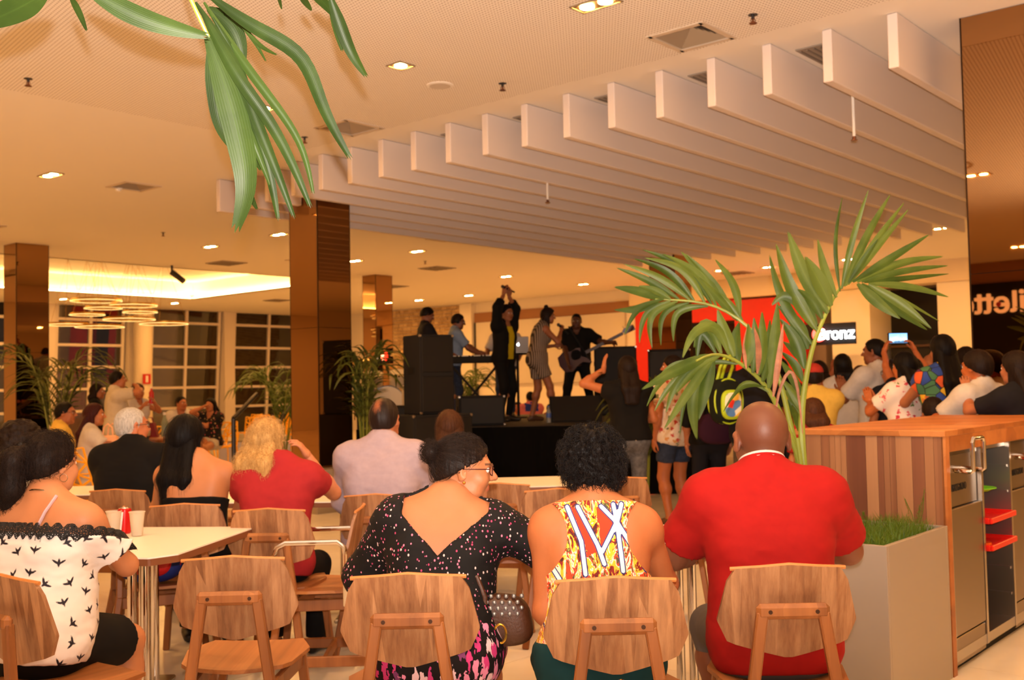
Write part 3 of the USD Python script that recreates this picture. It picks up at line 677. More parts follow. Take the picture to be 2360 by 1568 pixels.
# square diffusers
VL = ['large square louvred diffuser right of the twin downlight at the top of the picture', 'square louvred diffuser left of the fins behind the hanging leaf tip', 'square louvred diffuser beside the far left end of the fins', 'square louvred diffuser above the left bronze column',
      'small far square diffuser left of the tall bronze column', 'square diffuser over the speakers right of the tall column']
for (a, b), lab in zip(VENTS, VL):
    t = thing('ceiling_diffuser', lab, 'air diffuser', 'square ceiling diffusers')
    fr = MB()
    for a0, a1, b0, b1 in ((-VS - .02, VS + .02, -VS - .02, -VS + .025), (-VS - .02, VS + .02, VS - .025, VS + .02), (-VS - .02, -VS + .025, -VS, VS), (VS - .025, VS + .02, -VS, VS)):
        m = hall_box(a + a0, a + a1, b + b0, b + b1, CEIL - .012, CEIL + .0).mesh(); fr.add(*m)
    part(t, 'frame', fr, mat('diffuser_frame', lin(205, 190, 170), rough=.5))
    part(t, 'plenum', hall_box(a - VS, a + VS, b - VS, b + VS, CEIL + .13, CEIL + .15), mat('plenum_dark', lin(60, 52, 46), rough=.8), smooth=False)
    for q in range(6):
        r0 = VS - .02 - q * .034; r1 = r0 - .030; z0 = CEIL - .004 + q * .012; z1 = z0 + .035
        v = np.array([[sx * r, sy * r, z] for r, z in ((r0, z0), (r1, z1), (r0 - .003, z0), (r1 - .003, z1)) for sx, sy in ((-1, -1), (1, -1), (1, 1), (-1, 1))])
        f = []
        for o in (0, 8):
            for k in range(4): f.append([o + k, o + (k + 1) % 4, o + 4 + (k + 1) % 4, o + 4 + k])
        part(t, 'louvre', MB().add(v @ R_HALL.T + W(a, b), np.array(f)), mat('louvre_metal', lin(150, 132, 110), rough=.5), smooth=False)
for u, v_, lab in ((522, 606, 'far flat grille to the left of the tall bronze column'), (1007, 618, 'far flat ceiling grille above the singer in black'), (905, 660, 'flat grille above the second bronze column'), (1700, 629, 'flat grille right of the bronze column behind the palm'), (640, 692, 'flat grille past the glowing recess')):
    p = at_z(u, v_, CEIL); a, b = float(p @ eA), float(p @ eB)
    t = thing('ceiling_grille', lab, 'air grille', 'flat far ceiling grilles')
    part(t, 'frame', hall_box(a - .3, a + .3, b - .3, b + .3, CEIL - .015, CEIL - .001), mat('grille_grey', lin(150, 138, 124)))
    for q in range(4): part(t, 'slat', hall_box(a - .25, a + .25, b - .22 + q * .14, b - .14 + q * .14, CEIL - .025, CEIL - .014), mat('grille_slat', lin(120, 108, 96)), smooth=False)
# recessed downlights: a square trim with lamps that light the hall
M_LAMP = mat('lamp_glow', (1, .8, .5), emit=tuple(LAMP), estr=LAMP_STRENGTH)
M_TRIM = mat('downlight_trim', lin(150, 130, 100), rough=.4)
M_WELL = mat('downlight_well', lin(40, 32, 24), rough=.5)
def downlight(a, b, n, label, group='recessed downlights'):
    t = thing('downlight', label, 'ceiling light', group); w = .085 * n
    fr = MB()
    for a0, a1, b0, b1 in ((-.085, .085, -w, -w + .012), (-.085, .085, w - .012, w), (-.085, -.073, -w, w), (.073, .085, -w, w)): fr.add(*hall_box(a + a0, a + a1, b + b0, b + b1, CEIL - .012, CEIL - .003).mesh())
    part(t, 'trim', fr, M_TRIM)
    part(t, 'well', hall_box(a - .074, a + .074, b - w + .01, b + w - .01, CEIL - .006, CEIL - .0035), M_WELL, smooth=False)
    for k in range(n):
        c = W(a, b + (k - (n - 1) / 2) * .155, CEIL)
        part(t, 'lamp', MB().lathe([(0.0001, -.014), (.050, -.012)][::-1], 12, c), M_LAMP)
DL = [(5.83, 4.17, 2, 'large twin downlight at the top edge of the picture left of the diffuser'), (5.85, 6.14, 1, 'single square downlight in the perforated ceiling above the round speaker disc'), (5.86, 8.06, 2, 'twin downlight partly hidden by the hanging palm leaflets'),
      (5.89, 12.21, 2, 'twin downlight alone in the smooth ceiling at upper left'), (10.81, 14.35, 2, 'twin downlight just left of the tall bronze column'), (10.81, 16.36, 2, 'twin downlight left of the hanging leaf tip, over the glowing recess'), (14.19, 16.32, 2, 'downlight touching the right edge of the tall bronze column'),
      (14.1, 14.42, 2, 'twin downlight under the fins above the second bronze column'), (18.95, 16.38, 2, 'triple-looking downlight right above the raised microphone'), (22.03, 16.38, 2, 'downlight above the singer in the striped dress'), (21.94, 12.28, 2, 'downlight right of the column behind the palm'),
      (22.06, 20.49, 2, 'far downlight nearest above the raised microphone hand'), (22.04, 22.51, 2, 'far downlight above the man behind the speakers'), (22.2, 14.16, 2, 'downlight at the left edge of the column behind the palm'), (26.8, 8.34, 2, 'downlight beside the right bronze pillar')]
for a, b, n, lab in DL: downlight(a, b, n, lab)
for a, b in ((5.85, 2.1), (5.85, 0), (5.85, -2), (1.6, -4), (1.6, 9.5), (1.6, 1.2), (1.6, 4.2), (1.6, 12.2), (1.6, 16.3), (-5, -3), (-5, 5), (-3, 11), (-3, 13), (-7, 1), (-7, 6), (-7, 11), (10.8, -.5), (14.1, -.5), (18.9, -.5), (18.9, 6.2), (22, 6.2), (10.8, -4), (18.9, -4), (5.85, 16.3), (5.9, 27.5), (22, 26), (20, 22.5), (29, 5), (1.6, 20.5), (1.6, 25), (-4, 18), (-4, 24), (-7, 16), (13.8, 27.9), (16.9, 27.4), (9, 27.9), (22.2, 9.3), (22.2, 6), (22.2, 11.2), (26.8, 10.2), (27.5, 14), (-8, 27), (-4, 27.6), (0, 27.6)):  # lamps added along the ceiling, repeating the others, to give the hall more light
    downlight(a, b, 2, 'twin square downlight of the same kind, added along the ceiling to light the hall', 'downlights added to light the hall')
# sprinklers, detector, speaker disc
def sprinkler(p, drop, lab):
    t = thing('sprinkler', lab, 'sprinkler', 'ceiling sprinklers', p); part(t, 'pipe', MB().cyl((0, 0, 0), (0, 0, -drop), .012, n=10).lathe([(.001, -.002), (.035, -.004), (.035, -.0)][::-1], 14), M_WHITE if drop > .1 else M_DKMETAL)
    part(t, 'deflector', MB().cyl((0, 0, -drop), (0, 0, -drop - .03), .007, n=8).lathe([(.001, -drop - .034), (.028, -drop - .034), (.028, -drop - .03), (.001, -drop - .03)][::-1], 12).tube([(-.012, 0, -drop), (-.016, 0, -drop - .016), (0, 0, -drop - .031)], .003, 6).tube([(.012, 0, -drop), (.016, 0, -drop - .016), (0, 0, -drop - .031)], .003, 6), mat('sprinkler_brass', lin(120, 70, 45), rough=.35, metal=.8))
for u, v_, d, lab in ((65, 181, .03, 'small sprinkler in the perforated ceiling near the left edge'), (1735, 34, .03, 'sprinkler right of the large diffuser'), (1158, 192, .03, 'sprinkler between the single downlight and the fins'), (702, 316, .03, 'sprinkler between the leaf and the second diffuser'), (376, 536, .03, 'tiny sprinkler over the ring chandelier'), (980, 602, .03, 'sprinkler over the speakers behind the tall column')):
    sprinkler(at_z(u, v_, CEIL - .001), d, lab)
sprinkler(at(1968, 300, 8.6) * [1, 1, 0] + [0, 0, CEIL - .001], .62, 'long white sprinkler pipe hanging between fins above the palm')
sprinkler(at(1262, 455, 11.5) * [1, 1, 0] + [0, 0, CEIL - .001], .58, 'white sprinkler pipe hanging between fins near the middle')
p = at_z(1014, 196, CEIL)
t = thing('ceiling_speaker', 'round white speaker disc in the perforated ceiling', 'speaker', None, p); part(t, 'rim', MB().lathe([(.001, -.012), (.1, -.012), (.115, -.006), (.118, -.001)][::-1], 28), M_WHITE); part(t, 'grille', MB().lathe([(.001, -.0135), (.092, -.0135), (.094, -.011)][::-1], 28), mat('speaker_mesh', lin(205, 196, 186), rough=.7, bump=.3, nscale=80, bscale=400))
p = at_z(273, 434, CEIL)
t = thing('smoke_detector', 'small white smoke detector in the smooth ceiling at left', 'detector', None, p); part(t, 'base', MB().lathe([(.001, -.02), (.05, -.02), (.055, -.001)][::-1], 20), M_WHITE); part(t, 'sensor', MB().lathe([(.001, -.045), (.03, -.042), (.036, -.02)][::-1], 20), M_WHITE)
p = at_z(396, 612, CEIL)
t = thing('security_camera', 'dark tube camera hanging from the ceiling right of the chandelier', 'camera', None, p); part(t, 'arm', MB().tube([(0, 0, 0), (.0, 0, -.12), (.06, 0, -.2)], .025, 8), M_DKMETAL); part(t, 'housing', MB().cyl((.0, 0, -.14), (.26, -.05, -.34), .06, n=14), M_DKMETAL)

# bronze mirror columns
def column(a0, a1, b0, b1, z0, lab, name='bronze_column'):
    t = thing(name, lab, 'column', 'bronze mirror columns')
    part(t, 'core', hall_box(a0 + .012, a1 - .012, b0 + .012, b1 - .012, z0, CEIL - .003), M_BRONZE_EDGE, smooth=False)
    zs = [z0, 2.16, CEIL - .003] if z0 < 1 else [z0, CEIL]
    for k in range(len(zs) - 1):
        za, zb = zs[k] + .003, zs[k + 1] - .002
        for q in ((a0, a0 + .01, b0 + .012, b1 - .012), (a1 - .01, a1, b0 + .012, b1 - .012), (a0 + .012, a1 - .012, b0, b0 + .01), (a0 + .012, a1 - .012, b1 - .01, b1)): part(t, 'mirror_panel', hall_box(*q, za, zb), M_BRONZE, smooth=False)
    for a, b in ((a0, b0), (a0, b1), (a1, b0), (a1, b1)): part(t, 'corner_trim', hall_box(min(a, a + (.012 if a == a0 else -.012)), max(a, a + (.012 if a == a0 else -.012)), min(b, b + (.012 if b == b0 else -.012)), max(b, b + (.012 if b == b0 else -.012)), z0, CEIL - .003), M_BRONZE_EDGE, smooth=False)
column(7.95, 8.46, 9.82, 10.35, .5, 'tall bronze mirror column left of the stage, standing on a beige plinth')
column(8.10, 8.67, 18.04, 18.51, 0, 'bronze mirror column at the left edge behind a palm')
column(16.25, 16.77, 18.0, 18.45, 0, 'smaller far bronze column behind the drum kit')
column(16.3, 16.87, 10.07, 10.61, 0, 'bronze column behind the big palm fronds at right')
column(7.92, 8.45, 1.87, 2.42, 0, 'near bronze mirror pillar at the right edge with a reflected shop sign')
t = thing('column_plinth', 'beige box plinth around the foot of the tall bronze column', 'plinth')
part(t, 'box', hall_box(7.70, 8.72, 9.57, 10.62, 0.0, .5, .006), M_BEIGE)

# far walls, shop fronts and the night-dark glass front
structure('wall_back', hall_box(24.3, 24.6, 16.3, 30.5, 0, CEIL), M_WALL, smooth=False)
structure('trim_1', hall_box(24.24, 24.30, 15.9, 22.4, CEIL - .62, CEIL - .32), mat('brown_fascia', lin(150, 105, 70), rough=.7), smooth=False)
M_SCREEN = mat('white_screen_panel', lin(206, 196, 180), rough=.6)
t = thing('projection_wall', 'large pale blank panel behind the singers', 'wall panel'); part(t, 'panel', hall_box(24.2, 24.29, 16.6, 22.2, 1.5, CEIL - .63), M_SCREEN, smooth=False); part(t, 'edge_strip', hall_box(24.18, 24.29, 22.2, 22.26, .3, CEIL - .63), M_DKMETAL, smooth=False)
structure('trim_2', hall_box(24.1, 24.3, 22.3, 22.8, 0, CEIL - .01), M_WALL, smooth=False)
rg = random.Random(5)
sw = thing('wall_stone', kind='structure'); stones = [mat(f'stone_{k}', lin(*c), rough=.8, var=.2, nscale=20) for k, c in enumerate(((196, 166, 120), (186, 156, 112), (206, 176, 130), (178, 148, 106)))]
z = .0; small = {k: MB() for k in range(4)}
while z < CEIL - .1:
    b = 22.82 - rg.random() * .2
    while b < 27:
        w = rg.uniform(.16, .26); th = rg.uniform(.02, .05)
        small[rg.randrange(4)].add(*hall_box(24.3 - th, 24.3, max(b, 22.82), b + w - .014, z + .004, min(z + .105, CEIL - .02)).mesh()); b += w
    z += .115
for k in range(4): part(sw, 'stone_blocks', small[k], stones[k], smooth=False, kind='stuff')
# red shop
M_RED = mat('red_shop_paint', lin(205, 28, 18), rough=.5)
rs = thing('red_shop_front', 'bright red shop front behind the palm fronds', 'shop front')
part(rs, 'left_panel', hall_box(24.2, 24.5, 14.9, 16.25, 0, 3.55), M_RED, smooth=False); part(rs, 'right_panel', hall_box(24.2, 24.5, 11.3, 13.2, 0, 3.5), M_RED, smooth=False)
part(rs, 'header', hall_box(24.2, 24.5, 13.2, 14.9, 3.0, 3.55), M_RED, smooth=False); part(rs, 'interior', hall_box(25.6, 25.7, 13.2, 14.9, 0, 3.0), mat('dim_shop_wall', lin(90, 50, 30), rough=.8), smooth=False); part(rs, 'shelf', hall_box(25.2, 25.6, 13.4, 14.6, 1.2, 1.26), M_DKMETAL, smooth=False)
structure('wall_shops', hall_box(24.0, 24.7, -14, 16.3, 3.55, CEIL), mat('cream_fascia', lin(226, 208, 180), rough=.8), smooth=False)
for k, (b0, b1, a1) in enumerate(((9.62, 10.56, 25.6), (7.0, 8.07, 25.6))): structure(f'wall_pier_{k + 1}', hall_box(24.1, a1, b0, b1, 0, 3.55), M_WALL, smooth=False)
M_DARKSHOP = mat('dark_shop_interior', lin(14, 10, 9), rough=.7)
structure('wall_shop_dark', hall_box(25.4, 25.6, 8.07, 9.62, 0, 3.55), M_DARKSHOP, smooth=False)
structure('wall_shop_far', hall_box(29.6, 29.8, 4, 18, 0, CEIL), mat('grey_shop_wall', lin(120, 104, 92), rough=.8), smooth=False)
structure('wall_shop_side', hall_box(24.5, 29.7, 10.9, 11.3, 0, CEIL), mat('grey_shop_wall', lin(120, 104, 92), rough=.8), smooth=False)
t = thing('shop_shelf', 'dark shelf unit with pale tins in the shop between the white piers', 'shelf'); part(t, 'carcass', hall_box(25.0, 25.38, 8.15, 9.5, 0, 2.3), M_DARKSHOP, smooth=False)
for q in range(4): part(t, 'board', hall_box(24.95, 25.0, 8.15, 9.5, .5 + q * .55, .55 + q * .55), mat('brown_board', lin(80, 52, 34), rough=.6), smooth=False)
# lit sign: a red disc and white letters
sg = thing('lit_shop_sign', 'glowing shop sign, red disc and white letters beside the palm stem', 'sign')
sp = at(1912, 770, 24.4); rt = -eB
part(sg, 'panel', MB().box(sp + eA * .06, (.06, 1.2, .5), R_HALL), M_BLACK, smooth=False)
part(sg, 'disc', MB().lathe([(.001, .02), (.16, .015), (.17, 0)][::-1], 24, sp + eB * .26, np.stack([-eB, eZ, -eA], 1)), mat('red_sign_glow', (1, .05, .03), emit=(1, .04, .03), estr=2.2))
part(sg, 'letters', text_on('Bronz', .24, sp - eB * .17 - eA * .02, -eB, eZ, .02, True), mat('white_sign_glow', (1, 1, 1), emit=(.85, .95, 1.), estr=2.4))

# walls that close the hall behind and beside the camera (one is seen in the pillar's mirror)
structure('wall_front', hall_box(-9.8, -9.6, -14, 36, 0, CEIL), mat('brown_back_wall', lin(150, 112, 84), rough=.8), smooth=False)
structure('wall_right', hall_box(-14, 40, -8.2, -8, 0, CEIL), M_WALL, smooth=False)
structure('wall_far', hall_box(38, 38.2, -14, 36, 0, CEIL), M_WALL, smooth=False)
sf = thing('reflected_shop_front', 'black shop front whose sign is seen mirrored in the right pillar', 'shop front')
part(sf, 'panel', hall_box(-9.6, -9.5, 3.0, 12.5, 1.9, 3.55), M_BLACK, smooth=False); part(sf, 'counter', hall_box(-9.6, -9.2, 3.0, 12.5, 0, 1.1), mat('counter_brown', lin(130, 92, 62), rough=.6), smooth=False); part(sf, 'opening', hall_box(-9.6, -9.55, 3.0, 12.5, 1.1, 1.9), mat('dim_opening', lin(60, 42, 30), rough=.8), smooth=False)
part(sf, 'letters', text_on('Stiletto', .46, W(-9.49, 6.98, 3.1), eB, eZ, .05, True), mat('sign_letters', lin(238, 214, 190), rough=.5, emit=(1, .6, .36), estr=.3))
for db, dz in ((.69, 0), (.06, 0)): part(sf, 'letter_centre', MB().lathe([(.001, .06), (.055, .06), (.06, 0)][::-1], 16, W(-9.49, 7.05 + db, 3.05 + dz), np.stack([eB, eZ, eA], 1)), mat('sign_pink', lin(190, 40, 60), rough=.5))

# glass front at the far left
gf = thing('wall_left', kind='structure')
FBz = 29.7; TILT = math.tan(math.radians(11))
M_FRAME = mat('white_window_frame', lin(226, 214, 198), rough=.55)
def pane_mat():
    n = {'fr': ('fresnel', dict(IOR=1.9)), 't': ('transparent_bsdf', dict(color=(.55, .52, .5))), 'g': ('glossy_bsdf', dict(color=(.9, .88, .85), roughness=.02)), 'm': ('mix_closure', {})}
    return graph('dark_window_pane', n, [('fr.fac', 'm.fac'), ('t.BSDF', 'm.closure1'), ('g.BSDF', 'm.closure2')], surface='m.closure')
M_PANE = pane_mat()
def gp(a, z, off=0.): return W(a, FBz + (CEIL - z) * TILT * .35 + off, z)
bays = [(10.2, 13.7), (14.5, 16.56), (17.52, 19.94), (20.53, 23.3)]
rows = [0, .9, 1.55, 2.2, 2.85, 3.6, CEIL]
win = 0
for (a0, a1) in bays:
    win += 1; w = thing(f'window_{win}', kind='structure'); cols = 2 if a1 - a0 > 1.5 else 1
    for c in range(cols + 1):
        a = a0 + (a1 - a0) * c / cols; part(w, 'mullion', MB().bar(gp(a, 0), gp(a, CEIL), .09, .12, eA), M_FRAME)
    for z in rows[:-1]: part(w, 'transom', MB().bar(gp(a0, z + .03), gp(a1, z + .03), .08, .11, eZ), M_FRAME)
    for c in range(cols):
        for z0, z1 in zip(rows[:-1], rows[1:]):
            aa, ab = a0 + (a1 - a0) * c / cols + .04, a0 + (a1 - a0) * (c + 1) / cols - .04
            q = [gp(aa, z0 + .06), gp(ab, z0 + .06), gp(ab, z1 - .02), gp(aa, z1 - .02)]; q2 = [x + eB * .012 for x in q]
            part(w, 'pane', MB().add(np.array(q + q2), np.array([[0, 1, 2, 3], [7, 6, 5, 4], [0, 4, 5, 1], [1, 5, 6, 2], [2, 6, 7, 3], [3, 7, 4, 0]])), M_PANE, smooth=False)
for k, (a0, a1) in enumerate(((4, 10.1), (13.8, 14.4), (16.66, 17.42), (20.04, 20.43), (23.4, 24.2))): part(gf, 'pier', hall_box(a0, a1, FBz - .15, FBz + .6, 0, CEIL), M_FRAME, smooth=False)
part(gf, 'round_post', MB().cyl(W(16.95, FBz - .45, 0), W(16.95, FBz - .45, CEIL), .27, n=28), mat('cream_post', lin(236, 222, 196), rough=.6))
part(gf, 'end_wall', hall_box(-14, 4, FBz, FBz + .3, 0, CEIL), M_WALL, smooth=False)
structure('ground_outside', hall_box(-14, 60, 31.5, 70, -.3, -.2), mat('asphalt', lin(40, 38, 38), rough=.9), smooth=False)
p = at(321, 867, 33.) ; t = thing('safety_sign', 'small red and white safety sign on the pale post above the girl', 'sign'); pp = W(16.9, FBz - .74, 1.85)
part(t, 'plate', MB().box(pp, (.26, .02, .3), R_HALL), mat('sign_red', lin(200, 30, 25), rough=.5), smooth=False); part(t, 'symbol', MB().box(pp - eB * .012, (.08, .01, .2), R_HALL), M_WHITE, smooth=False)

# ring chandelier hung in the recess
ch_mat = mat('gold_ring', lin(196, 150, 60), rough=.3, metal=.9); ring_glow = mat('ring_light', (1, .85, .4), emit=(1., .72, .25), estr=.45)
RINGS = [(222, 692, 110, 'uppermost wide ring'), (307, 703, 103, 'upper right ring'), (238, 709, 80, 'small ring under the uppermost'), (201, 724, 75, 'small ring at left'), (323, 718, 74, 'small ring at right'), (298, 735, 112, 'wide ring in the lower middle'), (157, 747, 90, 'lowest ring at left by the column'), (230, 752, 105, 'lowest middle ring'), (378, 745, 105, 'lowest ring at far right')]
for u, v_, wpx, lab in RINGS:
    d = 23.5; c = at(u, v_, d); r = wpx / 2 * d / FPX
    t = thing('ring_lamp', f'glowing brass ring lamp of the hanging cluster, {lab}', 'pendant light', 'ring pendant lamps', c)
    a = np.linspace(0, 2 * np.pi, 41); 
    part(t, 'ring', MB().lathe([(r - .012, -.022), (r + .012, -.022), (r + .012, .022), (r - .012, .022), (r - .012, -.022)], 44), ch_mat)
    part(t, 'light_band', MB().lathe([(r - .016, -.014), (r + .016, -.028), (r + .016, -.018)], 44), ring_glow)
    top = CEIL + .45 - c[2]
    part(t, 'canopy', MB().lathe([(.001, top - .04), (.07, top - .03), (.09, top)], 16), ch_mat)
    for k in range(3): part(t, 'wire', MB().cyl((r * math.cos(k * 2.1), r * math.sin(k * 2.1), 0.03), (0, 0, top - .03), .003, n=5), ch_mat)
# ---------------------------------------------------------------- furniture
W_BACK = wood('chair_laminate', lin(98, 56, 34), lin(150, 102, 66), lin(182, 136, 96), 'z', 30)
W_SEAT = wood('seat_laminate', lin(122, 70, 34), lin(158, 98, 52), lin(174, 116, 68), 'y', 20)
W_FRAME = wood('chair_frame_wood', lin(104, 60, 30), lin(142, 86, 44), lin(162, 104, 58), 'z', 10, rnd=.04)
W_EDGE = mat('plywood_edge', lin(196, 126, 66), rough=.5, var=.2, nscale=40, stretch=(1, 1, 12))
W_TRIM = wood('counter_oak', lin(132, 72, 30), lin(172, 102, 48), lin(188, 122, 66), 'x', 6)
M_SCREW = mat('dark_screw', lin(70, 44, 28), rough=.4, metal=.5)
def board(pts, th, bend, n=18):
    """a bent plywood board standing in the xz plane, its outline cut into upright strips"""
    g = Polygon(pts).buffer(-.014).buffer(.014, quad_segs=4); x0, _, x1, _ = g.bounds; xs = np.unique(np.r_[x0 + .0005, np.linspace(x0 + .004, x1 - .004, n), x1 - .0005])
    from shapely.geometry import LineString
    top, bot = [], []
    for x in xs:
        c = g.intersection(LineString([(x, -9), (x, 9)])); top.append(c.bounds[3]); bot.append(c.bounds[1])
    y = bend * (xs / max(abs(x0), x1)) ** 2; m = 5; k = len(xs); V = []
    for s in (0, th):
        for w in np.linspace(0, 1, m): V.append(np.stack([xs, y + s, np.array(bot) * (1 - w) + np.array(top) * w], 1))
    V = np.vstack(V); F = []; I = lambda l, r, c: (l * m + r) * k + c
    for r in range(m - 1):
        for c in range(k - 1): F.append([I(0, r, c), I(0, r, c + 1), I(0, r + 1, c + 1), I(0, r + 1, c)]); F.append([I(1, r, c), I(1, r + 1, c), I(1, r + 1, c + 1), I(1, r, c + 1)])
        F.append([I(0, r, 0), I(0, r + 1, 0), I(1, r + 1, 0), I(1, r, 0)]); F.append([I(0, r, k - 1), I(1, r, k - 1), I(1, r + 1, k - 1), I(0, r + 1, k - 1)])
    for c in range(k - 1):
        F.append([I(0, 0, c), I(1, 0, c), I(1, 0, c + 1), I(0, 0, c + 1)]); F.append([I(0, m - 1, c), I(0, m - 1, c + 1), I(1, m - 1, c + 1), I(1, m - 1, c)])
    return V, np.array(F)
WB = .44
BACK = [(0, 0), (-.41 * WB, -.04 * WB), (-.5 * WB, -.43 * WB), (-.43 * WB, -.585 * WB), (0, -.689 * WB), (.43 * WB, -.585 * WB), (.5 * WB, -.43 * WB), (.41 * WB, -.04 * WB)]
def wooden_chair(label, loc, rz, group='wooden dining chairs', arms=False):
    t = thing('wooden_chair', label, 'chair', group, loc, rz)
    Rb = rotx(9.)                                             # the back leans away from the sitter
    v, f = board(BACK[::-1], .013, .030); o = np.array([0, -.232, .845])
    part(t, 'backrest', ((v @ Rb.T) + o, f), W_BACK, smooth=35)
    # light plywood edge along the top
    e = np.array([[x, .030 * (x / .22) ** 2 + .0065, z] for x, z in [(-.41 * WB, -.043 * WB), (-.2 * WB, -.0215 * WB), (0, -.001), (.2 * WB, -.0215 * WB), (.41 * WB, -.043 * WB)]])
    part(t, 'top_edge', MB().tube(e @ Rb.T + o, .0068, 6), W_EDGE)
    # seat: a bent board lying flat
    S = [(-.17, .20), (-.225, .02), (-.19, -.19), (0, -.22), (.19, -.19), (.225, .02), (.17, .20), (0, .225)]
    v, f = board(S[::-1], .014, .018); v = v[:, [0, 2, 1]]; f = f[:, ::-1]
    part(t, 'seat', (v + [0, 0, .437], f), W_SEAT, smooth=35)
    yb = lambda z: -.262 - .02 * (z - .42) / .28 * 1.6 if z > .42 else -.262 - (.42 - z) * .20
    for sx in (-1, 1):
        top, mid, bot = np.array([sx * .094, -.2755 + .02, .705]), np.array([sx * .137, -.262, .42]), np.array([sx * .205, -.335, 0])
        part(t, 'rear_leg', MB().bar(mid + (mid - top) * .02, top, .036, .030, [1, 0, 0], .005).bar(bot, mid, .036, .032, [1, 0, 0], .005), W_FRAME)
        part(t, 'front_leg', MB().bar([sx * .205, .215, 0], [sx * .165, .165, .42], .034, .034, [1, 0, 0], .005), W_FRAME)
        part(t, 'side_rail', MB().bar([sx * .137, -.25, .39], [sx * .165, .17, .39], .055, .022, [0, 0, 1], .004), W_FRAME)
    c = MB(); c.bar([-.113, -.258, .708], [.113, -.258, .708], .048, .030, [0, 0, 1], .012)
    xr = part(t, 'cross_rail', c, W_FRAME)
    part(t, 'rear_rail', MB().bar([-.135, -.262, .385], [.135, -.262, .385], .06, .022, [0, 0, 1], .004), W_FRAME)
    part(t, 'front_rail', MB().bar([-.16, .17, .39], [.16, .17, .39], .055, .022, [0, 0, 1], .004), W_FRAME)
    for sx in (-1, 1): part(xr, 'screw', MB().cyl([sx * .072, -.268, .708], [sx * .072, -.2755, .708], .0065, n=12), M_SCREW)
    if arms:
        for sx in (-1, 1):
            q = sx * .245; part(t, 'arm_tube', MB().tube([(q, -.16, .40), (q, -.16, .64), (q, -.155, .675), (q, -.125, .70), (q, .12, .70), (q, .16, .68), (q, .175, .64), (q, .175, .40)], .0125, 10), M_CHROME)
            part(t, 'stretcher', MB().bar([sx * .19, -.30, .13], [sx * .19, .2, .13], .05, .022, [0, 0, 1]), W_FRAME)
        part(t, 'stretcher', MB().bar([-.19, -.05, .13], [.19, -.05, .13], .05, .022, [0, 0, 1]), W_FRAME)
    return t
def chair_at(u, d, rz, label, v0=None): p = at(u, 900, d); return np.array([p[0], p[1], 0.]), rz, label
chairs = [(930, 3.44, 0, 'empty-looking front chair behind the woman in the black floral dress'), ]
CH = {}
def add_chair(key, u, dback, rz, label, first=[None]):
    """dback: distance of the backrest's rear face"""
    R = rotz(rz); p = at(u, 900, dback); loc = np.array([p[0], p[1], 0]) - R @ np.array([0, -.245, 0])
    if first[0] is None: first[0] = wooden_chair(label, loc, rz); CH[key] = (loc, rz)
    else: dup(first[0], loc, rz, label); CH[key] = (loc, rz)
add_chair('dress', 931, 3.27, 0, 'wooden chair of the woman in the black floral dress, handbag at its side')
add_chair('empty', 527, 3.68, 1, 'empty wooden chair in front by the white table, seat showing below its back')
add_chair('tank', 1411, 3.14, 0, 'wooden chair of the curly-haired woman in the patterned tank top')
add_chair('red', 1809, 3.30, -1, 'wooden chair of the man in the red shirt')
add_chair('lace', -12, 3.40, -34, 'wooden chair cut by the left edge, under the woman with the lace top')
add_chair('blond', 612, 5.15, -4, 'wooden chair behind the blond woman in coral')
add_chair('strapless', 420, 5.45, 4, 'wooden chair behind the woman with long black hair and bare shoulders')
add_chair('bag', 275, 5.35, -64, 'wooden chair under the white table carrying the blue and red bag')
add_chair('bald', 262, 6.35, -8, 'wooden chair under the grey-haired man in the dark polo')
add_chair('pink', 860, 5.75, -6, 'wooden chair of the man in the pale pink shirt')
add_chair('far_l', 1145, 6.25, -14, 'empty wooden chair seen just right of the bespectacled face')
add_chair('far_m', 1280, 5.85, 5, 'empty wooden chair behind the brown bottle')
add_chair('far_r', 1425, 6.5, 10, 'empty wooden chair half hidden right of the curly hair')
add_chair('brown', 1035, 6.95, 4, 'wooden chair under the brown-haired woman in front of the stage')
add_chair('side', 1604, 6.3, 72, 'empty wooden chair seen edge-on left of the red shirt')
add_chair('wl', 14, 9.3, 25, 'wooden chair far at the left edge below the yellow chair')
add_chair('mid', 538, 8.2, 60, 'wooden chair turned sideways behind the coral shirt')
p = at(730, 900, 5.25); t_arm = wooden_chair('wooden armchair with bent chrome arm tubes, turned sideways', (p[0], p[1], 0), 92, None, True)

# tables
M_TOP = mat('white_table_laminate', lin(240, 236, 224), rough=.32, spec=.45)
M_TEDGE = mat('brown_table_edge', lin(122, 72, 42), rough=.5)
def table(name_label, poly, legs, z=.75, group='white food court tables', inner=None):
    poly = np.asarray(poly, float); c = poly.mean(0); t = thing('dining_table', name_label, 'table', group, (c[0], c[1], 0)); g = Polygon(poly - c).buffer(-.02).buffer(.02)
    part(t, 'tabletop', MB().prism(g.buffer(-.002), .006, None, (0, 0, z - .006)), M_TOP, smooth=False); part(t, 'edge_band', MB().prism(g, .028, None, (0, 0, z - .034)), M_TEDGE, smooth=False)
    for x, y in legs:
        x, y = x - c[0], y - c[1]
        for s in (-1, 1): part(t, 'leg', MB().cyl((x + s * .028, y, 0.02), (x + s * .028, y, z - .034), .02, n=16), M_CHROME)
        part(t, 'foot', MB().box((x, y, .012), (.10, .5, .024), None, .008), M_STEEL)
a = at_z(395, 1285, .75); b = at_z(592, 1214, .75); l = at_z(150, 1281, .75)
p0, p1, p2 = a[:2], b[:2], np.array([-2.15, 5.35]); p3 = np.array([-2.35, 4.5])
table('white table at left with a red can and plastic cups', [p0 + [-.09, -.005], p0 + [0, .09], p1, p2, p3], [(-1.62, 4.55), (-1.75, 5.05)])
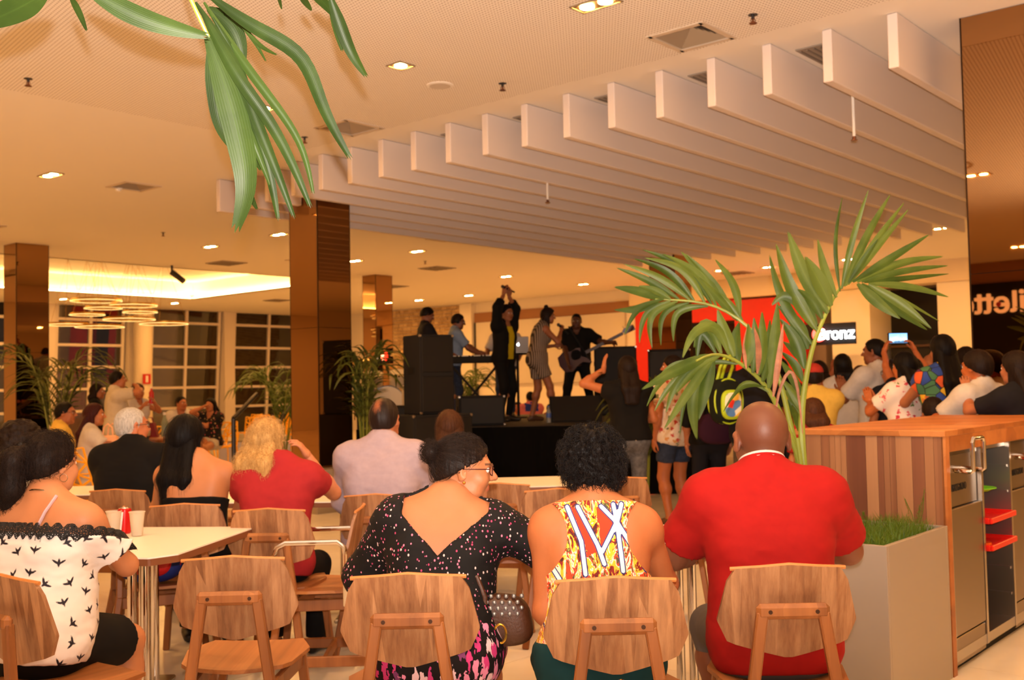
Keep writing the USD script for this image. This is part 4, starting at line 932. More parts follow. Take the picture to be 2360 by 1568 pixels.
def rtable(u, d, w, dep, rz, label):
    p = at(u, 900, d); R = rotz(rz)[:2, :2]; q = [R @ np.array(x) + p[:2] for x in ((-w / 2, -dep / 2), (w / 2, -dep / 2), (w / 2, dep / 2), (-w / 2, dep / 2))]
    table(label, q, [tuple(R @ np.array((s * w * .32, 0)) + p[:2]) for s in (-1, 1)])
rtable(650, 6.75, 1.3, .75, -6, 'white table in front of the blond woman with a green plate')
rtable(300, 7.45, 1.2, .7, 4, 'white table in front of the grey-haired man with plastic cups')
rtable(1340, 4.62, 1.35, .8, 0, 'white table in front of the curly-haired woman with cans and a bottle')
rtable(1180, 7.4, 1.2, .75, 4, 'far white table in front of the stage skirt')
# small things on the tables
M_CUP = graph('clear_plastic', {'p': ('principled_bsdf', dict(base_color=lin(236, 228, 214), roughness=.25, transmission_weight=.35, ior=1.25)), 't': ('translucent_bsdf', dict(color=lin(240, 228, 205))), 'm': ('mix_closure', dict(fac=.35))}, [('p.BSDF', 'm.closure1'), ('t.BSDF', 'm.closure2')], 'm.closure')
def on(u, v_, z=.75): q = at_z(u, v_, z); return q
def cup(loc, label, r=.036, h=.115):
    t = thing('plastic_cup', label, 'cup', 'clear plastic cups', loc)
    part(t, 'cup', MB().lathe([(.001, .003), (r * .70, .003), (r * .97, h - .004), (r * .95, h - .004), (r * .68, .006), (.001, .006)][::1], 24), M_CUP)
    part(t, 'rim', MB().lathe([(r * .95, h - .006), (r * 1.05, h - .004), (r * 1.05, h), (r * .95, h)], 24), M_CUP)
def can(loc, label, body, r=.033, h=.122, band=None):
    t = thing('drink_can', label, 'can', None, loc)
    part(t, 'body', MB().lathe([(.001, .004), (r * .78, .0), (r, .010), (r, h - .012), (r * .82, h - .001)], 28), body)
    part(t, 'lid', MB().lathe([(r * .82, h - .001), (r * .78, h + .002), (r * .74, h - .003), (.001, h - .003)], 28), M_STEEL); part(t, 'ring_pull', MB().box((0, .004, h - .001), (.014, .024, .002), None, .0008), M_STEEL)
    if band is not None:
        a0 = band[1]; ang = np.linspace(a0 - .22, a0 + .22, 6); v = np.array([[(r + .0006) * math.cos(x), (r + .0006) * math.sin(x), z] for z in (.014, h - .016) for x in ang + 0]); v[6:, :2] = v[6:, :2] @ rotz(18)[:2, :2].T
        part(t, 'stripe', MB().add(v, np.array([[k, k + 1, k + 7, k + 6] for k in range(5)])), band[0], smooth=False)
M_REDCAN = mat('red_can', lin(200, 20, 22), rough=.25, metal=.35); M_GOLDCAN = mat('gold_can', lin(222, 180, 70), rough=.2, metal=.85); M_GREENCAN = mat('pale_green_can', lin(190, 200, 160), rough=.25, metal=.6, var=.3, nscale=30)
cup(on(316, 1236), 'clear plastic cup to the right of the red can'); cup(on(262, 1234), 'clear plastic cup to the left of the red can')
can(on(287, 1230), 'red drink can between two plastic cups', M_REDCAN, band=(M_WHITE, -1.9))
cup(on(346, 1088), 'left plastic cup on the grey-haired man\'s table'); cup(on(368, 1092), 'plastic cup beside the tiny green bottle on the far left table')
t = thing('green_bottle', 'tiny green glass bottle between the far plastic cups', 'bottle', None, on(356, 1090)); part(t, 'body', MB().lathe([(.001, 0), (.022, .0), (.022, .09), (.010, .13), (.010, .16), (.001, .16)], 18), mat('green_glass', lin(30, 110, 50), rough=.1, trans=.5)); part(t, 'cap', MB().lathe([(.001, .178), (.013, .176), (.013, .16)][::-1], 14), M_STEEL)
can(np.array([*(at(1200, 900, 4.3)[:2]), .75]), 'gold drink can left of the patterned tank top', M_GOLDCAN); can(np.array([*(at(1243, 900, 4.36)[:2]), .75]), 'pale green drink can beside the gold one', M_GREENCAN)
t = thing('beer_bottle', 'brown glass bottle standing behind the curly hair', 'bottle', None, (*(at(1326, 900, 4.5)[:2]), .75)); part(t, 'body', MB().lathe([(.001, 0), (.032, 0), (.034, .01), (.034, .13), (.014, .19), (.0135, .25), (.015, .252), (.015, .265), (.001, .266)], 24), mat('brown_glass', lin(70, 26, 8), rough=.06, spec=.6)); part(t, 'label', MB().lathe([(.0345, .03), (.0345, .11)], 24), mat('label_paper', lin(220, 210, 190), rough=.6))
rg = np.random.default_rng(3)
def paper(name, label, loc, s, seed, mt, cat='paper', h=.03):
    g = trimesh.creation.icosphere(3, 1.0); v = np.array(g.vertices) * [s, s * .8, h]; v = v * (1 + .5 * (meshkit.fbm(v * 26 / (s / .08) + seed, 3, seed)[:, None] - .5)); v[:, 2] -= v[:, 2].min(); solo(name, (v + loc, g.faces), mt, label, cat, smooth=25)
paper('crumpled_napkin', 'crumpled white napkins round the brown bottle', (*(at(1312, 900, 4.42)[:2]), .75), .05, 4, mat('napkin_paper', lin(240, 236, 230), rough=.8), 'napkin', .075)
def plate(loc, r, mt, label, group=None):
    t = thing('plate', label, 'plate', group, loc); part(t, 'dish', MB().lathe([(.001, .004), (r * .6, .003), (r * .72, .010), (r, .020), (r, .024), (r * .70, .014), (.001, .009)], 36), mt)
M_GREEN = mat('green_melamine', lin(120, 215, 50), rough=.3); M_TRAYRED = mat('red_tray_plastic', lin(225, 28, 16), rough=.3)
plate(on(765, 1122), .13, M_GREEN, 'lime green plate on the table right of the coral shirt')
solo('paper_sheet', MB().box(on(748, 1140) + [0, 0, .003], (.26, .18, .004), rotz(15)), mat('napkin_paper', lin(240, 236, 230), rough=.8), 'white paper on the table below the green plate', 'paper', smooth=False)
solo('snack_packet', MB().box(on(776, 1146) + [0, 0, .012], (.07, .11, .02), rotz(30), .006), mat('orange_packet', lin(232, 96, 26), rough=.4), 'small orange packet beside the white paper on the table', 'packet')
paper('paper_wrapper', 'white wrapper on the blond woman\'s table at left', on(522, 1132), .10, 9, mat('napkin_paper', lin(240, 236, 230), rough=.8), 'wrapper', .03)

# bags
t = thing('blue_bag', 'blue and red child\'s bag on the chair under the table', 'bag', None, (*(CH['bag'][0][:2] + [-.10, -.02]), .455), -10)
m = trimesh.creation.icosphere(3, 1.0); v = np.array(m.vertices); v = np.sign(v) * np.abs(v) ** .7 * [.17, .085, .115] + [0, 0, .115]; part(t, 'body', (v, m.faces), mat('blue_fabric', lin(24, 44, 120), rough=.7), smooth=True)
v2 = np.array(m.vertices); v2 = np.sign(v2) * np.abs(v2) ** .8 * [.115, .05, .085] + [.035, -.05, .118]; part(t, 'front_panel', (v2, m.faces), mat('red_panel', lin(205, 32, 28), rough=.45), smooth=True, label='red front panel'); part(t, 'piping', MB().tube([(.17 * math.cos(a), -.0, .115 + .115 * math.sin(a)) for a in np.linspace(0, 2 * np.pi, 33)], .005, 6, False), mat('red_panel', (.5, .1, .1))); part(t, 'handle', MB().tube([(-.05, 0, .225), (-.04, 0, .265), (.04, 0, .265), (.05, 0, .225)], .008, 8), mat('blue_fabric', (.1, .1, .4)))
hb = at(1128, 1395, 3.52); t = thing('handbag', 'brown leather handbag with pearl studs beside the black dress', 'handbag', None, (hb[0], hb[1], .565), -8)
LE = mat('brown_leather', lin(74, 40, 20), rough=.45, bump=.2, nscale=30, bscale=120)
m = trimesh.creation.icosphere(3, 1.0); v = np.array(m.vertices); v = np.sign(v) * np.abs(v) ** .6 * [.125, .055, .085] + [0, 0, .085]; v[:, 0] *= 1 + .25 * (1 - v[:, 2] / .17); part(t, 'body', (v, m.faces), LE, smooth=True)
st = MB(); rr = 0
for i in range(9):
    for j in range(4):
        x, z = -.10 + .025 * i + (j % 2) * .0125, .115 + j * .018; y = -.055 * (1 - (abs(x) / .14) ** 3) ** .5 * (1 - ((z - .085) / .1) ** 4) ** .5 - .002
        part(t, 'stud', MB().ball((x, y, z), .0075, 1), mat('pearl_stud', lin(170, 172, 176), rough=.2, metal=.7), smooth=True)
part(t, 'handle', MB().tube([(-.10, -.03, .13), (-.105, -.05, .20), (-.07, -.06, .245), (-.03, -.06, .235), (-.005, -.06, .17), (-.01, -.055, .06), (-.045, -.06, -.02)], .009, 10), LE); part(t, 'handle', MB().tube([(.02, .03, .13), (.05, -.02, .05), (.03, -.06, -.02), (-.05, -.07, -.045)], .009, 10), LE)
part(t, 'buckle', MB().tube([(.045 + .02 * math.cos(a), -.07, .055 + .03 * math.sin(a)) for a in np.linspace(0, 6.283, 17)], .004, 6, False), M_GOLDCAN)

# ---------------------------------------------------------------- tray-return counter and planter at the right
W_PANEL = [wood(f'panel_strip_{k}', *c, 'z', 9, rnd=.05) for k, c in enumerate(((lin(104, 60, 38), lin(132, 84, 56), lin(148, 100, 68)), (lin(118, 74, 48), lin(150, 102, 68), lin(166, 120, 84)), (lin(82, 44, 30), lin(112, 64, 44), lin(130, 82, 56))))]
cn = thing('tray_return_counter', 'wood-clad tray-return counter with steel doors at the right edge', 'counter')
CA0, CA1, CB0, CB1, CZ = 5.17, 7.38, 1.73, 2.46, 1.135
part(cn, 'carcass', hall_box(CA0 + .03, CA1, CB0 + .26, CB1, .0, CZ), W_PANEL[2], smooth=False)
b = CB0; k = 0; rr = random.Random(2)
while b < CB1 - .001:
    w = min(rr.choice((.045, .06, .08, .10, .03)), CB1 - b); part(cn, 'strip', hall_box(CA0, CA0 + .03, b + .0008, b + w - .0008, 0, CZ), W_PANEL[rr.randrange(3)], smooth=False); b += w
part(cn, 'worktop', hall_box(CA0 - .015, CA1, CB0 - .015, CB1 + .02, CZ, CZ + .03, .003), W_TRIM)
part(cn, 'corner_post', hall_box(CA0 + .0, CA0 + .05, CB0 - .012, CB0 + .01, 0, CZ), W_TRIM, smooth=False); part(cn, 'header', hall_box(CA0 + .05, CA1, CB0 - .012, CB0 + .02, CZ - .075, CZ), W_TRIM, smooth=False)
part(cn, 'bay_ceiling', hall_box(CA0 + .05, CA1, CB0 + .02, CB0 + .26, CZ - .1, CZ - .07), M_STEEL, smooth=False); part(cn, 'bay_floor', hall_box(CA0 + .05, CA1, CB0 + .0, CB0 + .26, .05, .10), M_STEEL, smooth=False)
M_DOOR = mat('brushed_door_steel', lin(140, 124, 106), rough=.24, metal=.92)
x = CA0 + .05; spec = [('door', .50), ('shelf', .50), ('door', .55), ('shelf', .5)]
trays, dishes = [], []
for kind, w in spec:
    part(cn, 'upright', hall_box(x, x + .03, CB0 - .004, CB0 + .24, .05, CZ - .075), M_STEEL, smooth=False)
    if kind == 'door':
        fp = part(cn, 'flap', hall_box(x + .03, x + w - .01, CB0 + .02, CB0 + .035, .78, CZ - .08, .003), M_DOOR)
        part(cn, 'door', hall_box(x + .03, x + w - .01, CB0 - .003, CB0 + .015, .17, .78, .003), M_DOOR); part(cn, 'kick_plate', hall_box(x + .03, x + w - .01, CB0 + .002, CB0 + .016, .03, .16, .003), M_DOOR)
        a, bb, hw = x + w * .36, CB0 + .02, .085; pts = [W(a - hw, bb, .965), W(a - hw, bb - .10, .96), W(a - hw, bb - .11, .965), W(a - hw, bb - .11, 1.10), W(a - hw + .02, bb - .11, 1.12), W(a + hw - .02, bb - .11, 1.12), W(a + hw, bb - .11, 1.10), W(a + hw, bb - .11, .965), W(a + hw, bb - .10, .96), W(a + hw, bb, .965)]
        part(fp, 'handle', MB().tube(pts, .011, 10), M_CHROME)
        part(fp, 'lettering', text_on('OBRIGADO', .034, W(x + w * .40, CB0 + .0185, .875), eA, eZ, .002), M_BLACK, smooth=False)
    else:
        part(cn, 'shelf_back', hall_box(x, x + w, CB0 + .24, CB0 + .26, .1, CZ - .1), M_DARKSHOP, smooth=False)
        for q, z in enumerate((.22, .36, .50, .64, .78, .92)): part(cn, 'rack_bar', hall_box(x + .03, x + .045, CB0 + .01, CB0 + .22, z, z + .012), M_STEEL, smooth=False); part(cn, 'rack_bar', hall_box(x + w - .015, x + w, CB0 + .01, CB0 + .22, z, z + .012), M_STEEL, smooth=False)
        trays.append((x, w))
    x += w
part(cn, 'toe_kick', hall_box(CA0 + .05, CA1, CB0 + .03, CB0 + .05, 0, .05), M_BLACK, smooth=False)
def tray(a0, a1, z, label):
    t = thing('tray', label, 'tray', 'red trays in the rack'); part(t, 'base', hall_box(a0, a1, CB0 - .02, CB0 + .22, z, z + .008), M_TRAYRED, smooth=False)
    for q in ((a0, a1, CB0 - .035, CB0 - .02), (a0, a0 + .012, CB0 - .02, CB0 + .22), (a1 - .012, a1, CB0 - .02, CB0 + .22)): part(t, 'rim', hall_box(*q, z, z + .03, .004), M_TRAYRED)
for n, (xx, w) in enumerate(trays[:2]):
    if n == 0:
        tray(xx + .046, xx + w - .016, .655, 'upper red tray in the open rack of the counter'); tray(xx + .046, xx + w - .016, .515, 'lower red tray in the open rack of the counter')
        t = thing('orange_lid', 'small orange lid on the lower red tray', 'lid'); part(t, 'disc', MB().lathe([(.001, .012), (.05, .012), (.052, 0)][::-1], 20, W(xx + .2, CB0 + .07, .525)), mat('orange_packet', (1, .3, .1)))
        plate(W(xx + .25, CB0 + .10, .80), .10, M_GREEN, 'green plate in the open rack above the red trays')
        t = thing('plastic_tub', 'dark tub on the rack above the green plate', 'tub', None, W(xx + .25, CB0 + .14, .93)); part(t, 'tub', MB().lathe([(.001, 0), (.06, 0), (.08, .09), (.077, .09), (.058, .004), (.001, .004)], 24), mat('dark_plastic', lin(34, 30, 28), rough=.4)); part(t, 'rim', MB().lathe([(.077, .086), (.085, .086), (.085, .093), (.077, .093)], 24), mat('dark_plastic', (.1, .1, .1)))
# planter with grass
pl = thing('planter_box', 'pale beige planter box with grass in front of the counter', 'planter')
PA0, PA1, PB0, PB1, PZ = 4.40, 5.16, 1.72, 2.55, .715
for q in ((PA0, PA0 + .02, PB0, PB1), (PA1 - .02, PA1, PB0, PB1), (PA0 + .02, PA1 - .02, PB0, PB0 + .02), (PA0 + .02, PA1 - .02, PB1 - .02, PB1)): part(pl, 'side', hall_box(*q, 0, PZ, .002), M_BEIGE, smooth=False)
part(pl, 'soil', hall_box(PA0 + .02, PA1 - .02, PB0 + .02, PB1 - .02, .5, PZ - .06), mat('soil', lin(70, 50, 36), rough=.95), smooth=False)
M_GRASS = graph('planter_grass', {'oi': ('geometry', {}), 'r': ('rgb_ramp', dict(ramp=[(0, lin(70, 105, 28)), (.5, lin(110, 140, 44)), (1, lin(150, 160, 62))])), 'p': ('principled_bsdf', dict(roughness=.5)), 't': ('translucent_bsdf', dict(color=lin(140, 165, 50))), 'm': ('mix_closure', dict(fac=.25))}, [('oi.random_per_island', 'r.fac'), ('r.color', 'p.base_color'), ('p.BSDF', 'm.closure1'), ('t.BSDF', 'm.closure2')], 'm.closure')
rg = np.random.default_rng(8); gm = MB()
for k in range(5200):
    a, b = rg.uniform(PA0 + .025, PA1 - .05), rg.uniform(PB0 + .03, PB1 - .03); h = rg.uniform(.05, .13) * (.7 + .5 * meshkit.noise(np.array([a * 9, b * 9, 0.])))
    base = W(a, b, PZ - .065); az = rg.uniform(0, 6.28); d = np.array([math.cos(az), math.sin(az), 0]); n_ = np.array([-d[1], d[0], 0]) * .0016; lean = rg.uniform(.1, .8); tip = base + np.array([0, 0, h]) + d * h * lean; mid = base + np.array([0, 0, h * .62]) + d * h * lean * .3
    gm.add([base - n_, base + n_, mid + n_, mid - n_, tip], [[0, 1, 2], [0, 2, 3], [3, 2, 4]])
solo('grass', gm, M_GRASS, 'short feathery green grass growing in the beige planter', 'grass', kind='stuff', smooth=False)
sp_ = thing('asparagus_fern', 'thin sparse sprigs rising from the planter grass', 'plant')
for k, (u, v0, u1, v1) in enumerate(((2110, 1235, 2085, 1150), (2115, 1230, 2130, 1130), (2105, 1235, 2120, 1165), (1995, 1215, 1988, 1180))):
    a, b = at(u, v0, 4.75), at(u1, v1, 4.72); s = MB().tube([a, (a + b) / 2 + [0.01, 0, .01], b], .0015, 5)
    part(sp_, 'stem', s, M_GRASS); lf = MB()
    for j in range(40):
        w = rg.uniform(.25, 1); c = a * (1 - w) + b * w; d = unit(rg.normal(0, 1, 3) + [0, 0, .4]) * rg.uniform(.012, .035); n_ = unit(np.cross(d, [0, .3, 1])) * .0012; lf.add([c - n_, c + n_, c + d], [[0, 1, 2]])
    part(sp_, 'needles', lf, M_GRASS, smooth=False, kind='stuff')

# ---------------------------------------------------------------- stage and its gear
SZ = .9; SX0, SX1, SY0, SY1 = -2.0, 2.55, 13.55, 19.2
M_SKIRT = mat('black_stage_skirt', lin(9, 8, 8), rough=.95, spec=.1); M_DECK = mat('black_stage_deck', lin(38, 32, 28), rough=.7)
sg_ = thing('stage', 'black stage platform with a black cloth skirt', 'stage')
part(sg_, 'deck', MB().box(((SX0 + SX1) / 2, (SY0 + SY1) / 2, SZ - .04), (SX1 - SX0, SY1 - SY0, .08)), M_DECK, smooth=False)
def skirt(a, b, n=120):
    a, b = np.asarray(a, float), np.asarray(b, float); d = unit(b - a); nn = np.array([d[1], -d[0], 0]); v = []
    for zz in (0.004, SZ - .002):
        for k in range(n + 1): v.append([*(a + (b - a) * k / n + nn * (.012 * math.sin(k * 1.3) + .008 * math.sin(k * .37)))[:2], zz])
    return MB().add(v, [[k, k + 1, n + 2 + k, n + 1 + k] for k in range(n)])
part(sg_, 'skirt', skirt((SX0, SY0 - .03, 0), (SX1, SY0 - .03, 0)), M_SKIRT); part(sg_, 'skirt', skirt((SX0 - .03, SY1, 0), (SX0 - .03, SY0, 0)), M_SKIRT); part(sg_, 'skirt', skirt((SX1 + .03, SY0, 0), (SX1 + .03, SY1, 0)), M_SKIRT)
M_CAB = mat('speaker_carpet', lin(26, 26, 29), rough=.85, spec=.35, bump=.3, nscale=60, bscale=300); M_GRILL = mat('speaker_grille', lin(22, 20, 20), rough=.6, metal=.3, bump=.2, nscale=60, bscale=300)
def cabinet(loc, size, rz, label, rows=1, group='loudspeaker cabinets'):
    w, d, h = size; t = thing('loudspeaker', label, 'speaker', group, loc, rz); part(t, 'cabinet', MB().box((0, 0, h / 2), (w, d, h), None, .012), M_CAB)
    for r in range(rows):
        hh = h / rows; part(t, 'grille', MB().box((0, -d / 2 - .004, hh * (r + .5)), (w - .05, .016, hh - .05), None, .006), M_GRILL)
    for sx in (-1, 1):
        for z in (.015, h - .015): part(t, 'corner', MB().box((sx * (w / 2 - .012), -d / 2 + .012, z), (.034, .034, .034), None, .008), M_STEEL)
    for sx in (-1, 1): part(t, 'side_handle', MB().box((sx * (w / 2 + .004), 0, h * .55), (.012, .16, .08), None, .005), M_BLACK)
def gp_(u, d): q = at(u, 900, d); return q[0], q[1]
x, y = gp_(992, 12.75); cabinet((x, y, 0), (.80, .62, 1.10), 33, 'large bass speaker on the floor before the stage'); cabinet((x - .02, y, 1.103), (.46, .44, .95), 33, 'tall full-range speaker standing on the bass speaker', 2)
x2, y2 = gp_(1045, 13.0); 
x, y = gp_(1106, 14.2); cabinet((x, y, SZ), (.62, .45, .40), 8, 'low black floor monitor beside the speaker stack')
x, y = gp_(893, 15.3); cabinet((x, y, SZ - .35), (.85, .6, .62), 4, 'black case under the drum kit')
x, y = gp_(1420, 17.6); cabinet((x, y, SZ), (.72, .4, .50), -6, 'lower bass amplifier behind the bassist'); cabinet((x, y, SZ + .52), (.70, .4, .62), -6, 'upper bass amplifier cabinet behind the bassist')
x, y = gp_(1545, 15.2); cabinet((x, y, SZ), (.60, .5, 1.0), -10, 'tall speaker at the right side of the stage'); 
t = thing('floor_wedge', 'black wedge monitor at the bassist\'s feet', 'monitor speaker', None, (*gp_(1325, 14.9), SZ), 0)
part(t, 'body', MB().add(np.array([[sx * .36, y_, z_] for sx in (-1, 1) for y_, z_ in ((-.22, 0), (.22, 0), (.22, .36), (-.02, .36))]), np.array([[0, 1, 2, 3], [7, 6, 5, 4], [0, 4, 5, 1], [1, 5, 6, 2], [2, 6, 7, 3], [3, 7, 4, 0]])), M_CAB, smooth=False)
part(t, 'grille', MB().box((0, -.128, .185), (.66, .012, .38), rotx(-29)), M_GRILL, smooth=False)
# keyboard on an X stand
kx, ky = gp_(1095, 15.6); t = thing('keyboard', 'stage keyboard on a black X stand', 'keyboard', None, (kx, ky, SZ), -4)
part(t, 'case', MB().box((0, 0, .92), (1.0, .3, .10), None, .01), M_BLACK)
for q in range(36): part(t, 'key', MB().box((-.45 + q * .0257, -.06, .975), (.0235, .13, .014), None, .002), M_WHITE if q % 7 not in (1, 3) else M_BLACK, smooth=False)
for s in (-1, 1): part(t, 'stand_leg', MB().bar((-s * .36, s * .02, 0.02), (s * .36, s * .02, .86), .035, .035, [0, 1, 0]), M_BLACK); part(t, 'stand_foot', MB().bar((s * .36, -.22, .02), (s * .36, .22, .02), .035, .035, [0, 0, 1]), M_BLACK)
# laptop on a stand
lx, ly = gp_(1196, 17.0); t = thing('laptop', 'silver laptop on a stand, back of its lid towards the hall', 'laptop', None, (lx, ly, SZ), 6)
part(t, 'base', MB().box((0, .12, 1.06), (.34, .24, .014), None, .004), M_STEEL); part(t, 'lid', MB().box((0, -.01, 1.19), (.34, .010, .25), rotx(8), .004), mat('aluminium', lin(160, 150, 142), rough=.35, metal=.8))
def disc(c, r, Mx, n=20): return MB().lathe([(.001, .002), (r, .002), (r, 0)][::-1], n, c, Mx)
FRONT = np.stack([np.array([1., 0, 0]), eZ, np.array([0, -1., 0])], 1); mg = mat('white_logo_glow', (1, 1, 1), emit=(.9, .95, 1), estr=1.6)
g = Polygon([(.021 * math.cos(a) * (1 + .08 * math.cos(2 * a)), .023 * math.sin(a)) for a in np.linspace(0, 6.283, 28)]).difference(Polygon([(.012 + .016 + .012 * math.cos(a), .004 + .012 * math.sin(a)) for a in np.linspace(0, 6.283, 16)]))
part(t, 'logo', MB().prism(g, .002, FRONT, (0, -.018, 1.185)).prism(Polygon([(0, .026), (.006, .036), (.010, .038), (.006, .028)]), .002, FRONT, (0, -.019, 1.185)), mg, smooth=False)
part(t, 'stand_tray', MB().box((0, .12, 1.035), (.4, .34, .02), None, .004), M_BLACK); part(t, 'stand_post', MB().cyl((0, .12, 0.02), (0, .12, 1.03), .022), M_BLACK); part(t, 'stand_base', MB().lathe([(.001, .03), (.2, .02), (.22, 0)][::-1], 24, (0, .12, 0)), M_BLACK)
# drum kit
dx, dy = gp_(893, 17.4); t = thing('drum_kit', 'drum kit with cymbals beside the speaker stack', 'drums', None, (dx, dy, SZ), 10)
M_SHELL = mat('drum_shell', lin(200, 186, 160), rough=.25); M_HEAD = mat('drum_head', lin(236, 226, 205), rough=.6); M_CYM = mat('cymbal_brass', lin(214, 170, 84), rough=.22, metal=1.)
def drum(c, r, h, tilt, nm='drum'):
    R = rotx(tilt); q = part(t, nm, MB().lathe([(.001, 0), (r, 0), (r, h), (.001, h)], 28, c, R), M_SHELL); part(q, 'drum_head', MB().lathe([(.001, h + .006), (r * .97, h + .004), (r * .97, h)][::-1], 28, c, R), M_HEAD)
    part(q, 'hoop', MB().lathe([(r - .002, h - .02), (r + .012, h - .02), (r + .012, h + .008), (r - .002, h + .008)], 28, c, R), M_CHROME)
drum((0, .35, .28), .28, .42, 90, 'bass_drum'); drum((-.22, .12, .58), .15, .2, 22); drum((.2, .12, .58), .16, .22, 22); drum((.42, -.2, .22), .2, .34, 8); drum((-.38, -.22, .42), .18, .14, 12)
for cx, cy, cz, r in ((-.48, .15, .98, .2), (.3, .35, 1.12, .23), (.58, .05, 1.0, .25), (-.55, -.25, .8, .17)):
    R = rotx(14) @ roty(-10); part(t, 'cymbal', MB().lathe([(.001, .02), (.03, .016), (.05, .004), (r, -.004), (r, -.007), (.05, .0)], 32, (cx, cy, cz), R), M_CYM); part(t, 'cymbal_stand', MB().cyl((cx, cy, 0.02), (cx, cy, cz), .011, n=8).cyl((cx, cy, .3), (cx + .18, cy - .1, 0.01), .009, n=6).cyl((cx, cy, .3), (cx - .18, cy - .1, 0.01), .009, n=6), M_CHROME)
t = thing('water_bottle', 'clear water bottle on the stage edge at the dancer\'s feet', 'bottle', None, (*gp_(1263, 14.7), SZ)); part(t, 'body', MB().lathe([(.001, 0), (.034, 0), (.036, .02), (.033, .08), (.036, .14), (.013, .2), (.013, .22), (.001, .22)], 20), graph('clear_bottle', {'p': ('principled_bsdf', dict(base_color=lin(225, 235, 245), roughness=.05, transmission_weight=.8, ior=1.2))}, [])); part(t, 'cap', MB().lathe([(.001, .235), (.015, .235), (.015, .215)][::-1], 14), mat('blue_cap', lin(60, 90, 170), rough=.4)); part(t, 'label', MB().lathe([(.0365, .07), (.0365, .13)], 20), mat('blue_cap', (.1, .2, .6)))

# ---------------------------------------------------------------- left part of the hall
M_YEL = mat('yellow_plastic', lin(246, 176, 22), rough=.38)
def yellow_chair(label, loc, rz, cushion=False):
    t = thing('yellow_chair', label, 'chair', 'yellow openwork chairs', loc, rz); rg = np.random.default_rng(11); m = MB()
    def sh(s, tt): # shell point: s -1..1 across, t 0 front of seat .. 2 top of back
        x = s * (.21 if tt < 1 else .22 - .05 * (tt - 1)); y = .22 - .42 * min(tt, 1) - (.10 * (tt - 1) if tt > 1 else 0); z = .45 + (.02 * s * s) + (.42 * (tt - 1) if tt > 1 else 0) - .0
        if tt > 1: y += .07 * s * s
        if abs(tt - 1) < .12: z += .02; y += .02
        return np.array([x, y, z])
    pts = [(s, q) for q in np.linspace(0, 2, 8) for s in np.linspace(-1, 1, 5)]; pts = np.array([(s + rg.uniform(-.14, .14) * (abs(s) < .9), q + rg.uniform(-.09, .09) * (0 < q < 2)) for s, q in pts])
    from scipy.spatial import Delaunay
    ed = set()
    for a, b, c in Delaunay(pts * [1, 1.2]).simplices:
        for e in ((a, b), (b, c), (a, c)): ed.add(tuple(sorted(map(int, e))))
    ed = sorted(e for e in ed if np.linalg.norm((pts[e[0]] - pts[e[1]]) * [1, 1.4]) < .75)
    keep = [e for e in ed if rg.random() < .85 or (abs(pts[e[0]][0]) > .8 and abs(pts[e[1]][0]) > .8) or min(pts[e[0]][1], pts[e[1]][1]) > 1.9]
    bk, se = MB(), MB()
    for a, b in keep:
        p, q = sh(*pts[a]), sh(*pts[b]); (bk if pts[a][1] + pts[b][1] > 2 else se).bar(p, q, .026, .012, [1, .2, .1], .004)
    part(t, 'lattice_back', bk, M_YEL); part(t, 'lattice_seat', se, M_YEL)
    for sx in (-1, 1):
        part(t, 'front_leg', MB().tube([(sx * .18, .18, .45), (sx * .21, .22, 0)], [.016, .011], 8), M_WHITE if not cushion else M_YEL); part(t, 'rear_leg', MB().tube([(sx * .18, -.18, .45), (sx * .21, -.24, 0)], [.016, .011], 8), M_WHITE if not cushion else M_YEL)
    return t
yc = yellow_chair('yellow openwork chair of the long-haired woman in white', (*gp_(200, 10.85), 0), -22, True)
for u, d, rz, lab in ((588, 22.2, 10, 'yellow openwork chair nearest the handrail post at its right'), (682, 22.8, -20, 'yellow openwork chair at the tall column\'s left edge'), (632, 22.0, 190, 'yellow openwork chair in the middle of the row behind the planter'), (665, 25.2, 30, 'yellow openwork chair at the back right of the far row'), (600, 23.5, 20, 'yellow openwork chair behind the handrail post'), (622, 24.2, -30, 'second yellow openwork chair behind the handrail'), (655, 23.6, 10, 'yellow openwork chair in front of the far window'), (640, 25.5, 160, 'yellow openwork chair further back by the far window'), (575, 24.6, 60, 'yellow openwork chair left of the others behind the planter'), (395, 19.6, 150, 'yellow openwork chair under the seated man in white'), (512, 18.5, 170, 'yellow openwork chair under the woman with crossed legs'), (462, 19.8, 120, 'yellow openwork chair between the two seated people'), (20, 10.4, 30, 'yellow openwork chair at the left edge behind the wooden chair'), (375, 17.5, 20, 'yellow openwork chair beside the round wooden table'), (702, 23.5, 0, 'yellow openwork chair half hidden by the tall column'), (360, 15.2, 100, 'yellow openwork chair beside the red handbag')):
    dup(yc, (*gp_(u, d), 0), rz, lab)
t = thing('round_table', 'round wooden pedestal table beyond the grey-haired man', 'table', None, (*gp_(352, 16.2), 0)); part(t, 'tabletop', MB().lathe([(.001, .715), (.58, .715), (.6, .73), (.6, .745), (.58, .75), (.001, .75)], 40), W_SEAT); part(t, 'pedestal', MB().cyl((0, 0, .03), (0, 0, .715), .16, .16, 24), W_FRAME); part(t, 'foot', MB().lathe([(.001, .03), (.32, .03), (.33, 0)][::-1], 28), W_FRAME)
